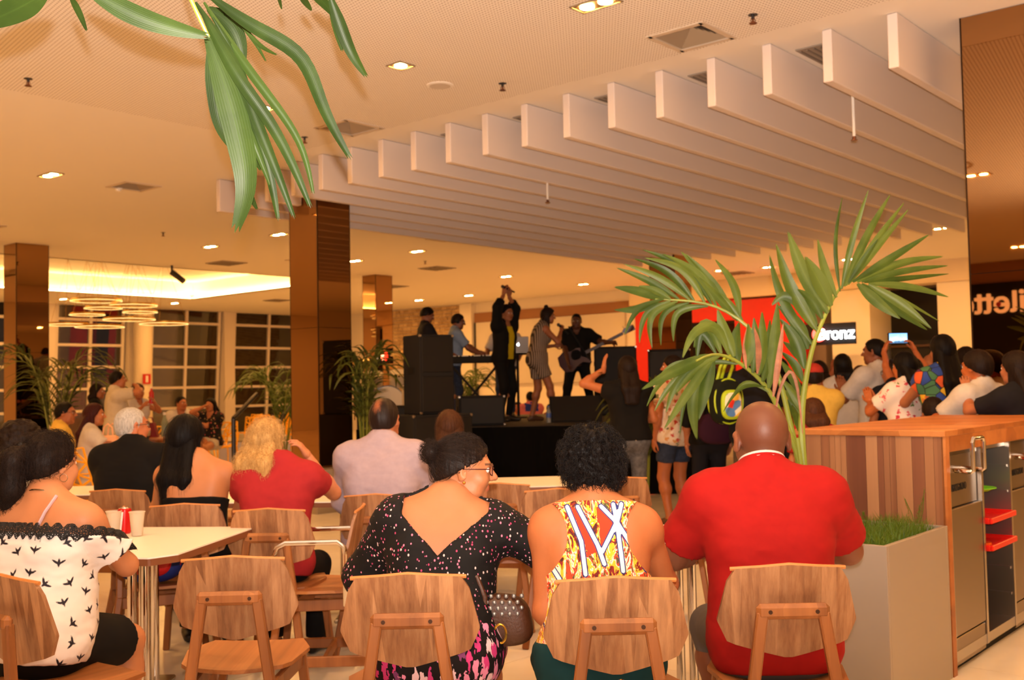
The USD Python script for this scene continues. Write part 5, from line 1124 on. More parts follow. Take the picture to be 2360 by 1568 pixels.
t = thing('red_handbag', 'small dark red handbag on the round wooden table', 'handbag', None, (*gp_(345, 16.1), .75)); part(t, 'body', MB().add(np.array([[sx * w, sy * .05, z] for z, w in ((0, .13), (.22, .07)) for sx, sy in ((-1, -1), (1, -1), (1, 1), (-1, 1))]), np.array([[3, 2, 1, 0], [4, 5, 6, 7], [0, 1, 5, 4], [1, 2, 6, 5], [2, 3, 7, 6], [3, 0, 4, 7]])), mat('maroon_leather', lin(130, 24, 36), rough=.5), smooth=False); part(t, 'strap', MB().tube([(-.06, 0, .2), (-.03, 0, .3), (.03, 0, .3), (.06, 0, .2)], .01, 8), mat('maroon_leather', (.3, 0, 0)))
t = thing('table_bottle', 'tall clear bottle on the round table beside the man in white', 'bottle', None, (*gp_(379, 16.3), .75)); part(t, 'body', MB().lathe([(.001, 0), (.05, 0), (.05, .22), (.02, .3), (.02, .34), (.001, .34)], 20), mat('greenish_glass', lin(170, 190, 170), rough=.1, trans=.5)); part(t, 'cap', MB().lathe([(.001, .37), (.022, .37), (.022, .33)][::-1], 14), M_WHITE)
t = thing('shopping_bag', 'pale pink paper shopping bag held by the woman in white', 'bag', None, (*gp_(254, 10.75), .62), -15); part(t, 'body', MB().box((0, 0, .19), (.27, .11, .38), None, .01), mat('pale_pink_paper', lin(232, 176, 140), rough=.6)); part(t, 'label', MB().box((0, -.057, .31), (.11, .004, .03)), mat('brown_print', lin(170, 110, 80), rough=.6), smooth=False)
for y_ in (-.04, .04): part(t, 'handle', MB().tube([(-.06, y_, .37), (-.05, y_, .46), (.0, y_, .50), (.05, y_, .46), (.06, y_, .37)], .007, 6), mat('pale_pink_paper', (.8, .5, .4)))
t = thing('planter_wall', 'low beige planter wall behind the seated couple', 'planter'); q0, q1 = np.array(gp_(505, 20.6)), np.array(gp_(668, 20.9)); part(t, 'wall', MB().bar((*q0, .22), (*q1, .22), .44, .5, eZ, .008), M_BEIGE); part(t, 'soil', MB().bar((*q0, .43), (*q1, .43), .03, .4, eZ), mat('soil', (.1, .07, .05)))
for k, (u, lab) in enumerate(((538, 'grey handrail with a slanting upper bar in front of the planter'), (643, 'second grey handrail beside the tall bronze column'))):
    d = 16.5 + k * .7; a = at(u, 965 if k == 0 else 975, d); bt = np.array([a[0], a[1], 0]); top = at(u + 54 if k == 0 else u + 22, 908 if k == 0 else 938, d + .5)
    t = thing('handrail', lab, 'handrail', 'grey stair handrails'); part(t, 'post', MB().cyl(bt, a, .035, n=12), M_DKMETAL); part(t, 'rail', MB().tube([a, top], .035, 12), M_DKMETAL); part(t, 'base', MB().cyl(bt, bt + [0, 0, .012], .07, n=16), M_DKMETAL)
# ---------------------------------------------------------------- palms
def leaf_mat(name, a, b, c, spec=.3):
    n = {'tc': ('texture_coordinate', {}), 'nz': ('noise_texture', dict(scale=9, detail=4)), 'oi': ('object_info', {}), 'ad': ('math', dict(math_type='multiply_add', value2=.55, value3=-.1)), 'sm': ('math', dict(math_type='add')), 'r': ('rgb_ramp', dict(ramp=[(.1, a), (.5, b), (.95, c)])),
         'ac': ('attribute', dict(attribute='across')), 'a2': ('math', dict(math_type='multiply', value2=34.)), 'si': ('math', dict(math_type='sine')), 'bp': ('bump', dict(strength=.06, distance=.002)), 'ab': ('math', dict(math_type='absolute')), 'mr': ('map_range', dict(from_min=0, from_max=.09, to_min=1.25, to_max=1, clamp=True)), 'hv': ('hsv', {}),
         'p': ('principled_bsdf', dict(roughness=.42, specular_ior_level=spec)), 't': ('translucent_bsdf', dict(color=tuple(min(1, x * 1.5) for x in c))), 'm': ('mix_closure', dict(fac=.22))}
    return graph(name, n, [('tc.object', 'nz.vector'), ('oi.random', 'ad.value1'), ('nz.fac', 'sm.value1'), ('ad.value', 'sm.value2'), ('sm.value', 'r.fac'), ('ac.fac', 'a2.value1'), ('a2.value', 'si.value1'), ('si.value', 'bp.height'), ('bp.normal', 'p.normal'), ('ac.fac', 'ab.value1'), ('ab.value', 'mr.value'), ('mr.result', 'hv.value'), ('r.color', 'hv.color'), ('hv.color', 'p.base_color'), ('p.BSDF', 'm.closure1'), ('t.BSDF', 'm.closure2')], 'm.closure')
M_LEAF = leaf_mat('palm_leaf', lin(40, 56, 16), lin(66, 86, 26), lin(98, 112, 42)); M_LEAF2 = leaf_mat('near_palm_leaf', lin(24, 34, 11), lin(36, 52, 18), lin(52, 70, 26), .14); M_LEAFD = leaf_mat('dark_palm_leaf', lin(34, 44, 16), lin(56, 66, 24), lin(88, 92, 36))
M_DRY = mat('dry_leaf', lin(150, 96, 66), rough=.6, var=.4, nscale=14); M_STEM = mat('palm_stem', lin(130, 140, 52), rough=.4, var=.25, nscale=6, stretch=(1, 1, .3)); M_TIP = mat('dry_leaf_tip', lin(190, 160, 70), rough=.6)
def spline(P, n):
    P = np.asarray(P, float); k = len(P)
    if k == 2: return P[0] + (P[1] - P[0]) * np.linspace(0, 1, n)[:, None]
    from scipy.interpolate import CubicSpline
    s = np.r_[0, np.cumsum(np.linalg.norm(np.diff(P, axis=0), axis=1) + 1e-9)]; return CubicSpline(s / s[-1], P, bc_type='natural')(np.linspace(0, 1, n))
def blade(pts, w, fold=.35, twist=0., n=14, base=.25, peak=.4, tipw=.12, face=None, th=.0012, seed=0):
    """a leaf blade along pts, w wide at its broadest, creased along the midrib; face: the way its upper side looks"""
    p = spline(pts, n); t = np.gradient(p, axis=0); t /= np.linalg.norm(t, axis=1, keepdims=True) + 1e-12; s = np.linspace(0, 1, n)
    prof = np.where(s < peak, base + (1 - base) * np.sin(s / peak * np.pi / 2), tipw + (1 - tipw) * np.cos((s - peak) / (1 - peak) * np.pi / 2) ** .8) * w / 2
    V = []
    for i in range(n):
        view = unit(EYEP - p[i]) if face is None else np.asarray(face, float); sd = unit(np.cross(t[i], view)); up = np.cross(sd, t[i]); a = math.radians(twist * s[i]); sd, up = sd * math.cos(a) + up * math.sin(a), up * math.cos(a) - sd * math.sin(a)
        for q in (-1, -.5, 0, .5, 1): V.append(p[i] + sd * q * prof[i] - up * abs(q) * prof[i] * fold)
    V = np.array(V); L5 = np.linalg.norm(p[-1] - p[0]) * .05; V[-5:] += t[-1] * (np.array([.5, -.3, .7, -.4, .3]) * min(L5, w * .5))[:, None]; F = [[i * 5 + j, i * 5 + j + 1, i * 5 + j + 6, i * 5 + j + 5] for i in range(n - 1) for j in range(4)]
    nv = len(V); nn = vnormals(V, np.vstack([np.array(F)[:, [0, 1, 2]], np.array(F)[:, [0, 2, 3]]]))
    V2 = V - nn * th; F2 = [[a + nv for a in f[::-1]] for f in F]
    return np.vstack([V, V2]), np.array(F + F2)
rgp = np.random.default_rng(21)
def pleaf(parent, px, d, wpx, mt=None, d1=None, fold=.3, twist=None, tips=True, **k):
    d1 = d + rgp.uniform(-.12, .12) if d1 is None else d1; m = len(px); pts = [at(u, v, d + (d1 - d) * i / (m - 1)) for i, (u, v) in enumerate(px)]
    if m == 2: pts.insert(1, (pts[0] + pts[1]) / 2 + np.array([0, 0, .012]))
    m_ = blade(pts, wpx * d / FPX * 1.12, fold, rgp.uniform(-35, 35) if twist is None else twist, **k); return part(parent, 'leaflet', m_, mt or M_LEAF, attrs=dict(across=np.tile([-1, -.5, 0, .5, 1], len(m_[0]) // 5)))
big = thing('potted_palm', 'large palm with arching fronds rising from the beige planter at right', 'palm')
def rachis(parent, px, ds, r0, r1): pts = spline([at(u, v, d) for (u, v), d in zip(px, ds)], 26); part(parent, 'stem', MB().tube(pts, np.linspace(r0, r1, 26), 8), M_STEM)
rachis(big, [(1862, 1215), (1848, 1085), (1795, 945), (1760, 885), (1720, 848), (1675, 822), (1640, 818), (1605, 832)], [5.1, 5.1, 5.05, 5.02, 5, 4.95, 4.9, 4.85], .020, .005)
rachis(big, [(1864, 1215), (1852, 1070), (1848, 960), (1860, 860), (1880, 780), (1910, 710), (1945, 655), (1985, 646), (2010, 652)], [5.12, 5.12, 5.14, 5.16, 5.2, 5.22, 5.25, 5.3, 5.32], .022, .005)
rachis(big, [(1858, 1215), (1845, 1090), (1815, 950), (1780, 830), (1735, 765), (1690, 728), (1640, 704), (1560, 692), (1510, 690)], [5.14, 5.14, 5.2, 5.25, 5.28, 5.3, 5.3, 5.32, 5.34], .019, .004)
rachis(big, [(1866, 1215), (1853, 1120), (1845, 1060), (1838, 1010)], [5.1, 5.08, 5.06, 5.05], .016, .010)
S3 = [([(1565, 690), (1500, 650), (1425, 619)], 15), ([(1590, 692), (1520, 640), (1442, 610)], 15), ([(1600, 694), (1535, 626), (1465, 598)], 16), ([(1625, 700), (1572, 622), (1490, 595)], 16), ([(1642, 705), (1580, 622), (1485, 577)], 15), ([(1652, 708), (1606, 632), (1530, 587)], 15), ([(1672, 716), (1622, 636), (1572, 582)], 19), ([(1692, 735), (1650, 662), (1583, 588)], 17), ([(1706, 728), (1690, 655), (1650, 600)], 17), ([(1530, 690), (1475, 672), (1418, 662)], 20), ([(1546, 690), (1505, 668), (1474, 660)], 15),
      ([(1522, 691), (1465, 712), (1418, 714)], 18), ([(1525, 692), (1470, 716), (1440, 770)], 11), ([(1545, 694), (1492, 722), (1474, 788)], 13), ([(1562, 695), (1503, 728), (1502, 800)], 14), ([(1588, 698), (1532, 722), (1523, 794)], 12), ([(1632, 706), (1562, 722), (1552, 785)], 15), ([(1715, 750), (1680, 700), (1640, 665)], 15), ([(1700, 740), (1660, 690), (1612, 640)], 15)]
for px, w in S3: pleaf(big, px, 5.32, w, M_LEAF)
S1 = [([(1692, 822), (1672, 770), (1655, 716)], 26), ([(1680, 818), (1640, 752), (1606, 762), (1574, 822)], 22), ([(1662, 815), (1625, 748), (1600, 800)], 24), ([(1650, 816), (1618, 770), (1606, 830)], 18), ([(1772, 895), (1785, 800), (1792, 702)], 26), ([(1748, 865), (1758, 790), (1757, 722)], 24), ([(1718, 850), (1726, 800), (1724, 748)], 24), ([(1702, 838), (1696, 790), (1704, 745)], 26), ([(1735, 860), (1742, 800), (1738, 735)], 22), ([(1758, 880), (1772, 810), (1775, 740)], 22),
      ([(1640, 819), (1560, 852), (1483, 895)], 25), ([(1604, 834), (1525, 880), (1492, 934)], 13), ([(1612, 834), (1545, 890), (1510, 945)], 13), ([(1645, 824), (1592, 895), (1533, 985)], 20), ([(1622, 838), (1580, 920), (1567, 1000)], 9), ([(1630, 832), (1598, 925), (1605, 1008)], 27), ([(1645, 822), (1628, 885), (1610, 965)], 26), ([(1615, 834), (1560, 885), (1535, 950)], 15), ([(1600, 832), (1545, 850), (1515, 880)], 16), ([(1655, 820), (1600, 830), (1545, 848)], 18),
      ([(1772, 905), (1720, 882), (1680, 930)], 9), ([(1765, 892), (1715, 892), (1668, 948)], 8), ([(1660, 820), (1610, 850), (1560, 905)], 15), ([(1700, 840), (1650, 835), (1600, 850)], 10)]
for px, w in S1: pleaf(big, px, 4.98, w, M_LEAF)
S2 = [([(1885, 765), (1818, 655), (1790, 568)], 27), ([(1872, 795), (1805, 690), (1775, 593)], 21), ([(1908, 722), (1858, 640), (1818, 538)], 30), ([(1916, 706), (1888, 650), (1857, 594)], 32), ([(1928, 686), (1900, 620), (1885, 555)], 18), ([(1936, 672), (1926, 560), (1941, 458)], 9), ([(1940, 666), (1968, 540), (2000, 442)], 13), ([(1946, 660), (1998, 545), (2050, 452)], 17), ([(1950, 658), (2022, 552), (2082, 470)], 15), ([(1955, 656), (2028, 562), (2092, 485)], 14), ([(1955, 652), (1990, 600), (2023, 552)], 13), ([(1966, 650), (2052, 596), (2138, 543)], 17), ([(1976, 650), (2080, 606), (2170, 592)], 17), ([(1986, 650), (2085, 625), (2182, 613)], 14), ([(1992, 651), (2090, 642), (2184, 632)], 12), ([(2002, 654), (2100, 662), (2183, 684)], 15),
      ([(1976, 654), (2015, 690), (2072, 733)], 22), ([(1986, 655), (2055, 702), (2133, 758)], 22), ([(2002, 656), (2075, 700), (2143, 755)], 20), ([(2030, 664), (2100, 702), (2164, 740)], 7), ([(1882, 750), (1845, 700), (1805, 682), (1780, 702)], 26), ([(1862, 805), (1835, 745), (1795, 706)], 27), ([(1854, 850), (1832, 785), (1800, 738)], 26), ([(1852, 835), (1830, 805), (1806, 788)], 20), ([(1850, 880), (1830, 840), (1800, 812)], 18), ([(1849, 915), (1825, 868), (1800, 832)], 18), ([(1848, 950), (1828, 905), (1800, 872)], 18), ([(1847, 965), (1830, 930), (1810, 900)], 16), ([(1847, 990), (1830, 950), (1815, 922)], 16), ([(1848, 1005), (1835, 960), (1826, 935)], 15), ([(1895, 735), (1868, 690), (1840, 668)], 20)]
for px, w in S2: pleaf(big, px, 5.2, w, M_LEAF)
for px, w in (([(1782, 915), (1795, 830), (1805, 748)], 13), ([(1745, 862), (1748, 800), (1738, 755)], 12), ([(1720, 850), (1716, 800), (1722, 755)], 8), ([(1850, 1000), (1815, 860), (1795, 905), (1790, 1000)], 7)): pleaf(big, px, 4.96, w, M_DRY)
# the near palm whose fronds hang into the picture from above
npalm = thing('hanging_palm', 'close palm frond hanging into the picture at the upper left', 'palm')
def stem_to(u, v, d, r=.009):
    e = at(u, v, d); pts = spline([np.array([-2.1, 2.0, .7]), np.array([-2.0, 2.05, 1.7]), e + np.array([-.25, -.12, .42]), e + np.array([-.05, -.03, .16]), e], 30); part(npalm, 'stem', MB().tube(pts, np.linspace(.02, r, 30), 8), M_STEM)
stem_to(437, -8, 2.64, .006); stem_to(170, -60, 2.25); stem_to(730, -40, 2.75, .005)
part(npalm, 'stem', MB().tube(spline([at(437, -8, 2.64), at(478, 80, 2.67), at(505, 135, 2.7), at(545, 260, 2.75)], 16), np.linspace(.006, .002, 16), 8), M_STEM)
ND = 1.45
N = [([(190, -30), (330, 42), (474, 82)], 44, 1.6, .22), ([(110, -20), (40, 20), (-60, 62)], 56, 1.5, .2), ([(160, -12), (180, 25), (199, 70)], 14, 1.7, .3), ([(478, 85), (520, 200), (552, 320), (566, 440), (545, 524)], 60, 1.84, .18), ([(485, 95), (500, 220), (515, 300), (540, 345)], 42, 1.88, .2), ([(450, 5), (540, 150), (596, 290), (640, 400), (676, 497)], 25, 1.84, .35), ([(462, 20), (566, 203), (612, 268), (666, 363), (713, 472)], 27, 1.82, .35), ([(470, 5), (580, 170), (640, 250), (690, 330), (721, 442)], 20, 1.86, .4), ([(470, -20), (600, 70), (690, 130), (740, 235), (804, 360)], 32, 1.80, .3), ([(500, -5), (560, 60), (595, 110), (612, 140)], 10, 1.9, .3), ([(560, 60), (600, 105), (637, 126)], 10, 1.9, .3), ([(515, 20), (525, 45), (534, 76)], 10, 1.95, .3),
     ([(540, 180), (585, 290), (620, 400), (640, 502)], 23, 1.88, .35), ([(545, 260), (575, 345), (600, 392)], 16, 1.93, .3), ([(550, 300), (570, 380), (585, 424)], 14, 1.93, .3), ([(555, 380), (572, 440), (592, 482)], 16, 1.93, .3), ([(758, -15), (785, 60), (815, 130), (843, 174)], 27, 1.92, .35), ([(762, -10), (772, 50), (788, 116)], 17, 1.94, .3), ([(715, -20), (745, 5), (766, 34)], 22, 1.9, .3), ([(640, -18), (644, 0), (649, 21)], 8, 1.95, .3), ([(690, -12), (705, 6), (718, 24)], 14, 1.95, .3), ([(500, 110), (560, 270), (600, 370), (628, 440)], 16, 1.87, .4), ([(490, 40), (540, 130), (580, 240), (610, 330)], 18, 1.85, .4), ([(480, 20), (530, 60), (560, 140)], 44, 1.95, .3)]
for px, w, d, fo in N: pleaf(npalm, px, d * ND, w, M_LEAF2, d1=(d + .06) * ND, fold=fo, twist=rgp.uniform(-12, 12), n=22, tipw=.3)
t = thing('side_planter', 'planter box outside the left edge that holds the close palm', 'planter'); part(t, 'box', MB().box((-2.1, 1.97, .33), (.5, .5, .66), None, .01), M_BEIGE); part(t, 'soil', MB().box((-2.1, 1.97, .665), (.44, .44, .02)), mat('soil', (.1, .07, .05)))
# palms further off
def far_palm(name, label, loc, hgt, nf, spread, seed, mt, leafw=.035, pot=True, nl=11, rz0=0., arc=1.):
    rg = np.random.default_rng(seed); t = thing(name, label, 'palm', None, loc)
    if pot: part(t, 'pot', MB().lathe([(.001, 0), (.2, 0), (.26, .42), (.23, .42), (.2, .36), (.001, .36)], 24), M_BEIGE)
    z0 = .36 if pot else 0.
    for k in range(nf):
        az = rz0 + 6.283 * k / nf + rg.uniform(-.4, .4); d = np.array([math.cos(az), math.sin(az), 0]); h = hgt * rg.uniform(.75, 1.08); sp = spread * rg.uniform(.6, 1.1)
        P = spline([np.array([0, 0, z0]) + d * .03, np.array([0, 0, z0 + h * .55]) + d * sp * .22, np.array([0, 0, z0 + h * .92]) + d * sp * .62, np.array([0, 0, z0 + h * (1.0 - .18 * arc)]) + d * sp * 1.1], 20)
        part(t, 'stem', MB().tube(P, np.linspace(.014, .003, 20), 6), M_STEM); m = MB(); tg = np.gradient(P, axis=0)
        for i in range(nl):
            s = .38 + .62 * i / (nl - 1); q = P[min(19, int(s * 19))]; tt = unit(tg[min(19, int(s * 19))])
            for sd in (-1, 1):
                lat = unit(np.cross(tt, [0, 0, 1.])) * sd; L = .42 * hgt / 1.4 * (1 - .5 * abs(s - .6)) * rg.uniform(.8, 1.15)
                e = q + unit(lat * .75 + tt * .7 + [0, 0, .12]) * L; m.add(*blade([q, (q + e) / 2 + [0, 0, .05], e - [0, 0, L * .25 * arc]], leafw, .3, rg.uniform(-30, 30), n=6, face=unit(np.array([0, -.5, 1.]) + d * .2)))
        part(t, 'leaflets', m, mt, smooth=50)
    return t
far_palm('palm_plant', 'dark palm in front of the left bronze column', (*gp_(128, 15.6), 0), 1.75, 8, .85, 3, M_LEAFD)
far_palm('palm_plant', 'green palm by the handrail left of the tall bronze column', (*gp_(652, 17.6), .3), 1.55, 8, .75, 5, M_LEAF, pot=False)
far_palm('palm_plant', 'dark palm between the tall column and the drum kit', W(8.60, 9.76, .5), 1.45, 9, .42, 7, M_LEAFD, pot=False)
far_palm('palm_plant', 'small bright plant behind the keyboard stand', (*gp_(1070, 21.), .2), 1.3, 7, .6, 9, M_LEAF)
far_palm('palm_plant', 'small plant in front of the red shop behind the dark-haired woman', (*gp_(1482, 13.1), 0), 1.45, 7, .35, 13, M_LEAFD, pot=False)
# ---------------------------------------------------------------- fabrics
def cloth(name, col, rough=.85, var=.06): return mat('cloth_' + name, tuple(x * .8 for x in lin(*col)), rough=rough, var=var, nscale=30, bump=.12, bscale=500, spec=.2)
def spotted(name, ground, spots, scale, size, stretch=(1, 1, 1), dist=.0, extra=None):
    """a print: little motifs, one in each cell, over a plain ground"""
    n = {'tc': ('texture_coordinate', {}), 'm': ('mapping', dict(scale=stretch)), 'nz': ('noise_texture', dict(scale=scale * 2.2, detail=2)), 'ad': ('vector_math', dict(math_type='multiply_add', vector2=(dist / scale,) * 3)), 'v': ('voronoi_texture', dict(scale=scale, randomness=.8)),
         'sc': ('separate_color', {}), 'r': ('rgb_ramp', dict(ramp=spots, interpolate=False)), 'lt': ('math', dict(math_type='less_than', value2=size)), 'mx': ('mix_color', dict(a=ground)), 'p': ('principled_bsdf', dict(roughness=.8, specular_ior_level=.25))}
    l = [('tc.object', 'm.vector'), ('m.vector', 'nz.vector'), ('nz.color', 'ad.vector1'), ('m.vector', 'ad.vector3'), ('ad.vector', 'v.vector'), ('v.color', 'sc.color'), ('sc.r', 'r.fac'), ('v.distance', 'lt.value1'), ('lt.value', 'mx.fac'), ('r.color', 'mx.b'), ('mx.result', 'p.base_color')]
    return graph('print_' + name, n, l)
C_DRESS = spotted('black_floral', lin(16, 13, 14), [(0, lin(214, 120, 150)), (.45, lin(225, 190, 190)), (.75, lin(170, 60, 100))], 78, .24, (1, 1, .7))
C_PAISLEY = spotted('pink_paisley', lin(20, 14, 18), [(0, lin(222, 140, 180)), (.3, lin(200, 60, 130)), (.6, lin(232, 200, 214)), (.85, lin(120, 60, 110))], 26, .42, (1.3, 1.3, .45), 1.2)
C_SWALLOW = spotted('white_birds', lin(206, 198, 194), [(0, lin(28, 26, 40)), (.5, lin(60, 44, 50)), (.8, lin(120, 84, 70))], 22, .22, (1.3, 1.3, 1.), 1.2)
def motif_field(m, spacing, size, seed):
    """signed distance to little birds scattered over a garment: a body and two wings each"""
    v, f = m; rg = np.random.default_rng(seed); nr = vnormals(v, f); D = np.full(len(v), .05); tr = cKDTree(v); left = np.ones(len(v), bool)
    for i in rg.permutation(len(v)):
        if not left[i]: continue
        left[tr.query_ball_point(v[i], spacing)] = False; j = np.array(tr.query_ball_point(v[i], size * 2.2)); n = nr[i]; up = unit(np.array([0, 0, 1.]) - n * n[2]); a = rg.uniform(-1.3, 1.3); sd = np.cross(up, n); ux, uy = up * math.cos(a) + sd * math.sin(a), sd * math.cos(a) - up * math.sin(a)
        q = v[j] - v[i]; x, y = q @ ux / size, q @ uy / size; bd = np.hypot(x / 1.0, y / .26) - 1
        for s_ in (-1, 1): xx, yy = (x - .12) * .55 + s_ * (y - s_ * .62) * .83, -(x - .12) * .83 * s_ + (y - s_ * .62) * .55; bd = np.minimum(bd, np.hypot(xx / .92, yy / .24) - 1)
        D[j] = np.minimum(D[j], bd * size * .3)
    return D
C_BIRDS = graph('print_birds', {'a': ('attribute', dict(attribute='motif')), 'r': ('map_range', dict(from_min=-.0012, from_max=.0006, to_min=1, to_max=0)), 'mx': ('mix_color', dict(a=lin(228, 220, 216), b=lin(34, 28, 38))), 'p': ('principled_bsdf', dict(roughness=.6, specular_ior_level=.25))}, [('a.fac', 'r.value'), ('r.result', 'mx.fac'), ('mx.result', 'p.base_color')])
C_ROSES = spotted('white_roses', lin(236, 222, 214), [(0, lin(206, 60, 80)), (.4, lin(220, 110, 120)), (.75, lin(110, 130, 70))], 13, .30, (1, 1, 1), 1.4)
C_NIGHT = spotted('dark_small_flowers', lin(22, 18, 18), [(0, lin(190, 90, 90)), (.4, lin(180, 150, 110)), (.7, lin(90, 60, 60))], 24, .30)
C_BLOUSE = spotted('cream_flowers', lin(226, 206, 182), [(0, lin(190, 70, 60)), (.4, lin(110, 120, 80)), (.7, lin(210, 150, 90))], 16, .33, (1, 1, 1), 1.2)
def stained():
    n = {'tc': ('texture_coordinate', {}), 'v': ('voronoi_texture', dict(scale=13)), 'e': ('voronoi_texture', dict(scale=13, feature='distance_to_edge')), 'sc': ('separate_color', {}), 'r': ('rgb_ramp', dict(ramp=[(0, lin(226, 178, 40)), (.22, lin(40, 70, 150)), (.42, lin(214, 90, 40)), (.6, lin(70, 120, 80)), (.78, lin(110, 40, 100)), (.9, lin(230, 200, 80))], interpolate=False)),
         'lt': ('math', dict(math_type='less_than', value2=.035)), 'mx': ('mix_color', dict(b=lin(20, 16, 20))), 'p': ('principled_bsdf', dict(roughness=.8))}
    return graph('print_stained_glass', n, [('tc.object', 'v.vector'), ('tc.object', 'e.vector'), ('v.color', 'sc.color'), ('sc.r', 'r.fac'), ('r.color', 'mx.a'), ('e.distance', 'lt.value1'), ('lt.value', 'mx.fac'), ('mx.result', 'p.base_color')])
def striped(name, a, b, scale=55):
    n = {'tc': ('texture_coordinate', {}), 'w': ('wave_texture', dict(scale=scale, bands_direction='y', profile='tri')), 'r': ('rgb_ramp', dict(ramp=[(0, a), (.5, a), (.55, b), (1, b)])), 'p': ('principled_bsdf', dict(roughness=.8))}
    return graph('stripes_' + name, n, [('tc.object', 'w.vector'), ('w.fac', 'r.fac'), ('r.color', 'p.base_color')])
def ikat():
    n = {'tc': ('texture_coordinate', {}), 'm': ('mapping', dict(scale=(34, 34, 11))), 'nz': ('noise_texture', dict(scale=1.1, detail=3, roughness=.65, distortion=.8)), 'r': ('rgb_ramp', dict(ramp=[(.0, lin(70, 40, 34)), (.36, lin(130, 40, 34)), (.42, lin(226, 176, 50)), (.50, lin(232, 214, 190)), (.54, lin(214, 70, 40)), (.60, lin(80, 76, 50)), (.66, lin(226, 190, 70)), (.75, lin(60, 50, 60))], interpolate=False)),
         'a': ('attribute', dict(attribute='stripe')), 'pn': ('attribute', dict(attribute='panel')), 'red': ('mix_color', dict(b=lin(226, 60, 36))), 'l1': ('math', dict(math_type='less_than', value2=.0095)), 'l2': ('math', dict(math_type='less_than', value2=.0062)), 'gp': ('math', dict(math_type='greater_than', value2=.5)),
         'm1': ('mix_color', dict(b=lin(44, 50, 110))), 'm2': ('mix_color', dict(b=lin(238, 228, 224))), 'p': ('principled_bsdf', dict(roughness=.8, specular_ior_level=.2))}
    return graph('print_ikat', n, [('tc.object', 'm.vector'), ('m.vector', 'nz.vector'), ('nz.fac', 'r.fac'), ('r.color', 'red.a'), ('pn.fac', 'gp.value1'), ('gp.value', 'red.fac'), ('a.fac', 'l1.value1'), ('a.fac', 'l2.value1'), ('red.result', 'm1.a'), ('l1.value', 'm1.fac'), ('m1.result', 'm2.a'), ('l2.value', 'm2.fac'), ('m2.result', 'p.base_color')])
def lace_mat():
    n = {'tc': ('texture_coordinate', {}), 'v': ('voronoi_texture', dict(scale=150, feature='distance_to_edge')), 'lt': ('math', dict(math_type='less_than', value2=.26)), 't': ('transparent_bsdf', {}), 'd': ('principled_bsdf', dict(base_color=lin(16, 13, 14), roughness=.8)), 'm': ('mix_closure', {})}
    return graph('black_lace', n, [('tc.object', 'v.vector'), ('v.distance', 'lt.value1'), ('lt.value', 'm.fac'), ('t.BSDF', 'm.closure1'), ('d.BSDF', 'm.closure2')], 'm.closure')
C_RED, C_CORAL, C_PINK = cloth('red', (168, 22, 18)), cloth('coral', (176, 44, 48)), cloth('pale_pink', (190, 170, 182))
C_BLK, C_NAVY, C_WHT, C_CREAM, C_GREY, C_JEAN, C_DENIM, C_TEAL, C_YEL, C_LBLUE, C_GOLD = cloth('black', (17, 15, 15)), cloth('navy', (26, 26, 34)), cloth('white', (214, 206, 200)), cloth('cream', (206, 194, 178)), cloth('grey', (104, 96, 92)), cloth('grey_jeans', (104, 104, 110), var=.4), cloth('denim', (52, 62, 86), var=.25), cloth('teal', (18, 60, 66)), cloth('yellow', (236, 196, 90)), cloth('light_blue', (150, 170, 200)), cloth('mustard', (226, 200, 20))
M_SHOE, M_SOLE = mat('black_shoe', lin(24, 20, 18), rough=.4), mat('brown_shoe', lin(80, 52, 34), rough=.5)
M_GOLD, M_SILVER = mat('gold_jewel', lin(226, 178, 90), rough=.15, metal=1.), mat('silver_jewel', lin(214, 210, 204), rough=.15, metal=1.)
M_TORT = mat('brown_glasses', lin(70, 24, 20), rough=.2)
def tee(m, sleeve=.36, **k): return dict(mat=m, sleeve=sleeve, off=.017, neck=.60, tilt=0, neckhole=False, cuts=[lambda x, y, s: np.minimum(.068 - np.sqrt(x * x + (y - .012) ** 2 * .8), s - .42)] + k.pop('cuts', []), **k)
def jeans(m, **k): return dict(kind='trousers', mat=m, off=.005, folds=.003, **k)
def sit(key, name, label, dx=0., dy=-.02, yaw=None, **k):
    loc, rz = CH[key]; R = rotz(rz); return person(name, label, loc + R @ np.array([dx, dy, 0]), rz if yaw is None else yaw, pose='sit', seat=.455, **k)
def ground(u, d, z=0.): p = at(u, 900, d); return np.array([p[0], p[1], z])
DOWN = lambda p: np.tile([0, -.15, -1.], (len(p), 1))

# ---------------------------------------------------------------- the near diners
# woman in the black dress, turned to the right
J = sit('dress', 'person', 'woman in a black floral dress and glasses, hair in a small bun, face turned right', dx=.07, S=1.62, sex='f', lean=15, lean2=20, side=4, fine=True, girth=1.1, shw=.175, head=(-86, -4, 0), headoff=(.055, -.035, -.012), skin=lin(198, 132, 92), hair=('bun', 'dark', dict(at=(.012, -.130, .058), r=.031, line=.022, thick=.009, nape=-.004)), hands=((-.10, .40, .80), (.62, .26, .80)), poles=((-.75, -.3, -.5), (.3, -.6, -.5)), bust=1.1,
      top=dict(mat=C_DRESS, sleeve=.80, loose=1.45, neck=.60, tilt=0, neckhole=False, off=.013, hem=-.12, folds=.009, name='dress', cuts=[lambda x, y, s: np.minimum(.072 - np.sqrt(x * x + (y - .015) ** 2), s - .42), lambda x, y, s: np.minimum(np.minimum((s - .300) * .95 - np.abs(x + .012) * 1.0, .150 - np.abs(x)), -y - .02)]),
      bottom=dict(kind='skirt', mat=C_PAISLEY, len=.92, off=.016, folds=.006), shoes=M_SHOE, feet=((-.12, .30, .085), (.16, .34, .085)))
glasses(J, M_TORT); hd = lambda x, y, z: J['hc'] + J['Rh'] @ (np.array([x, y, z]) * J['hs'])
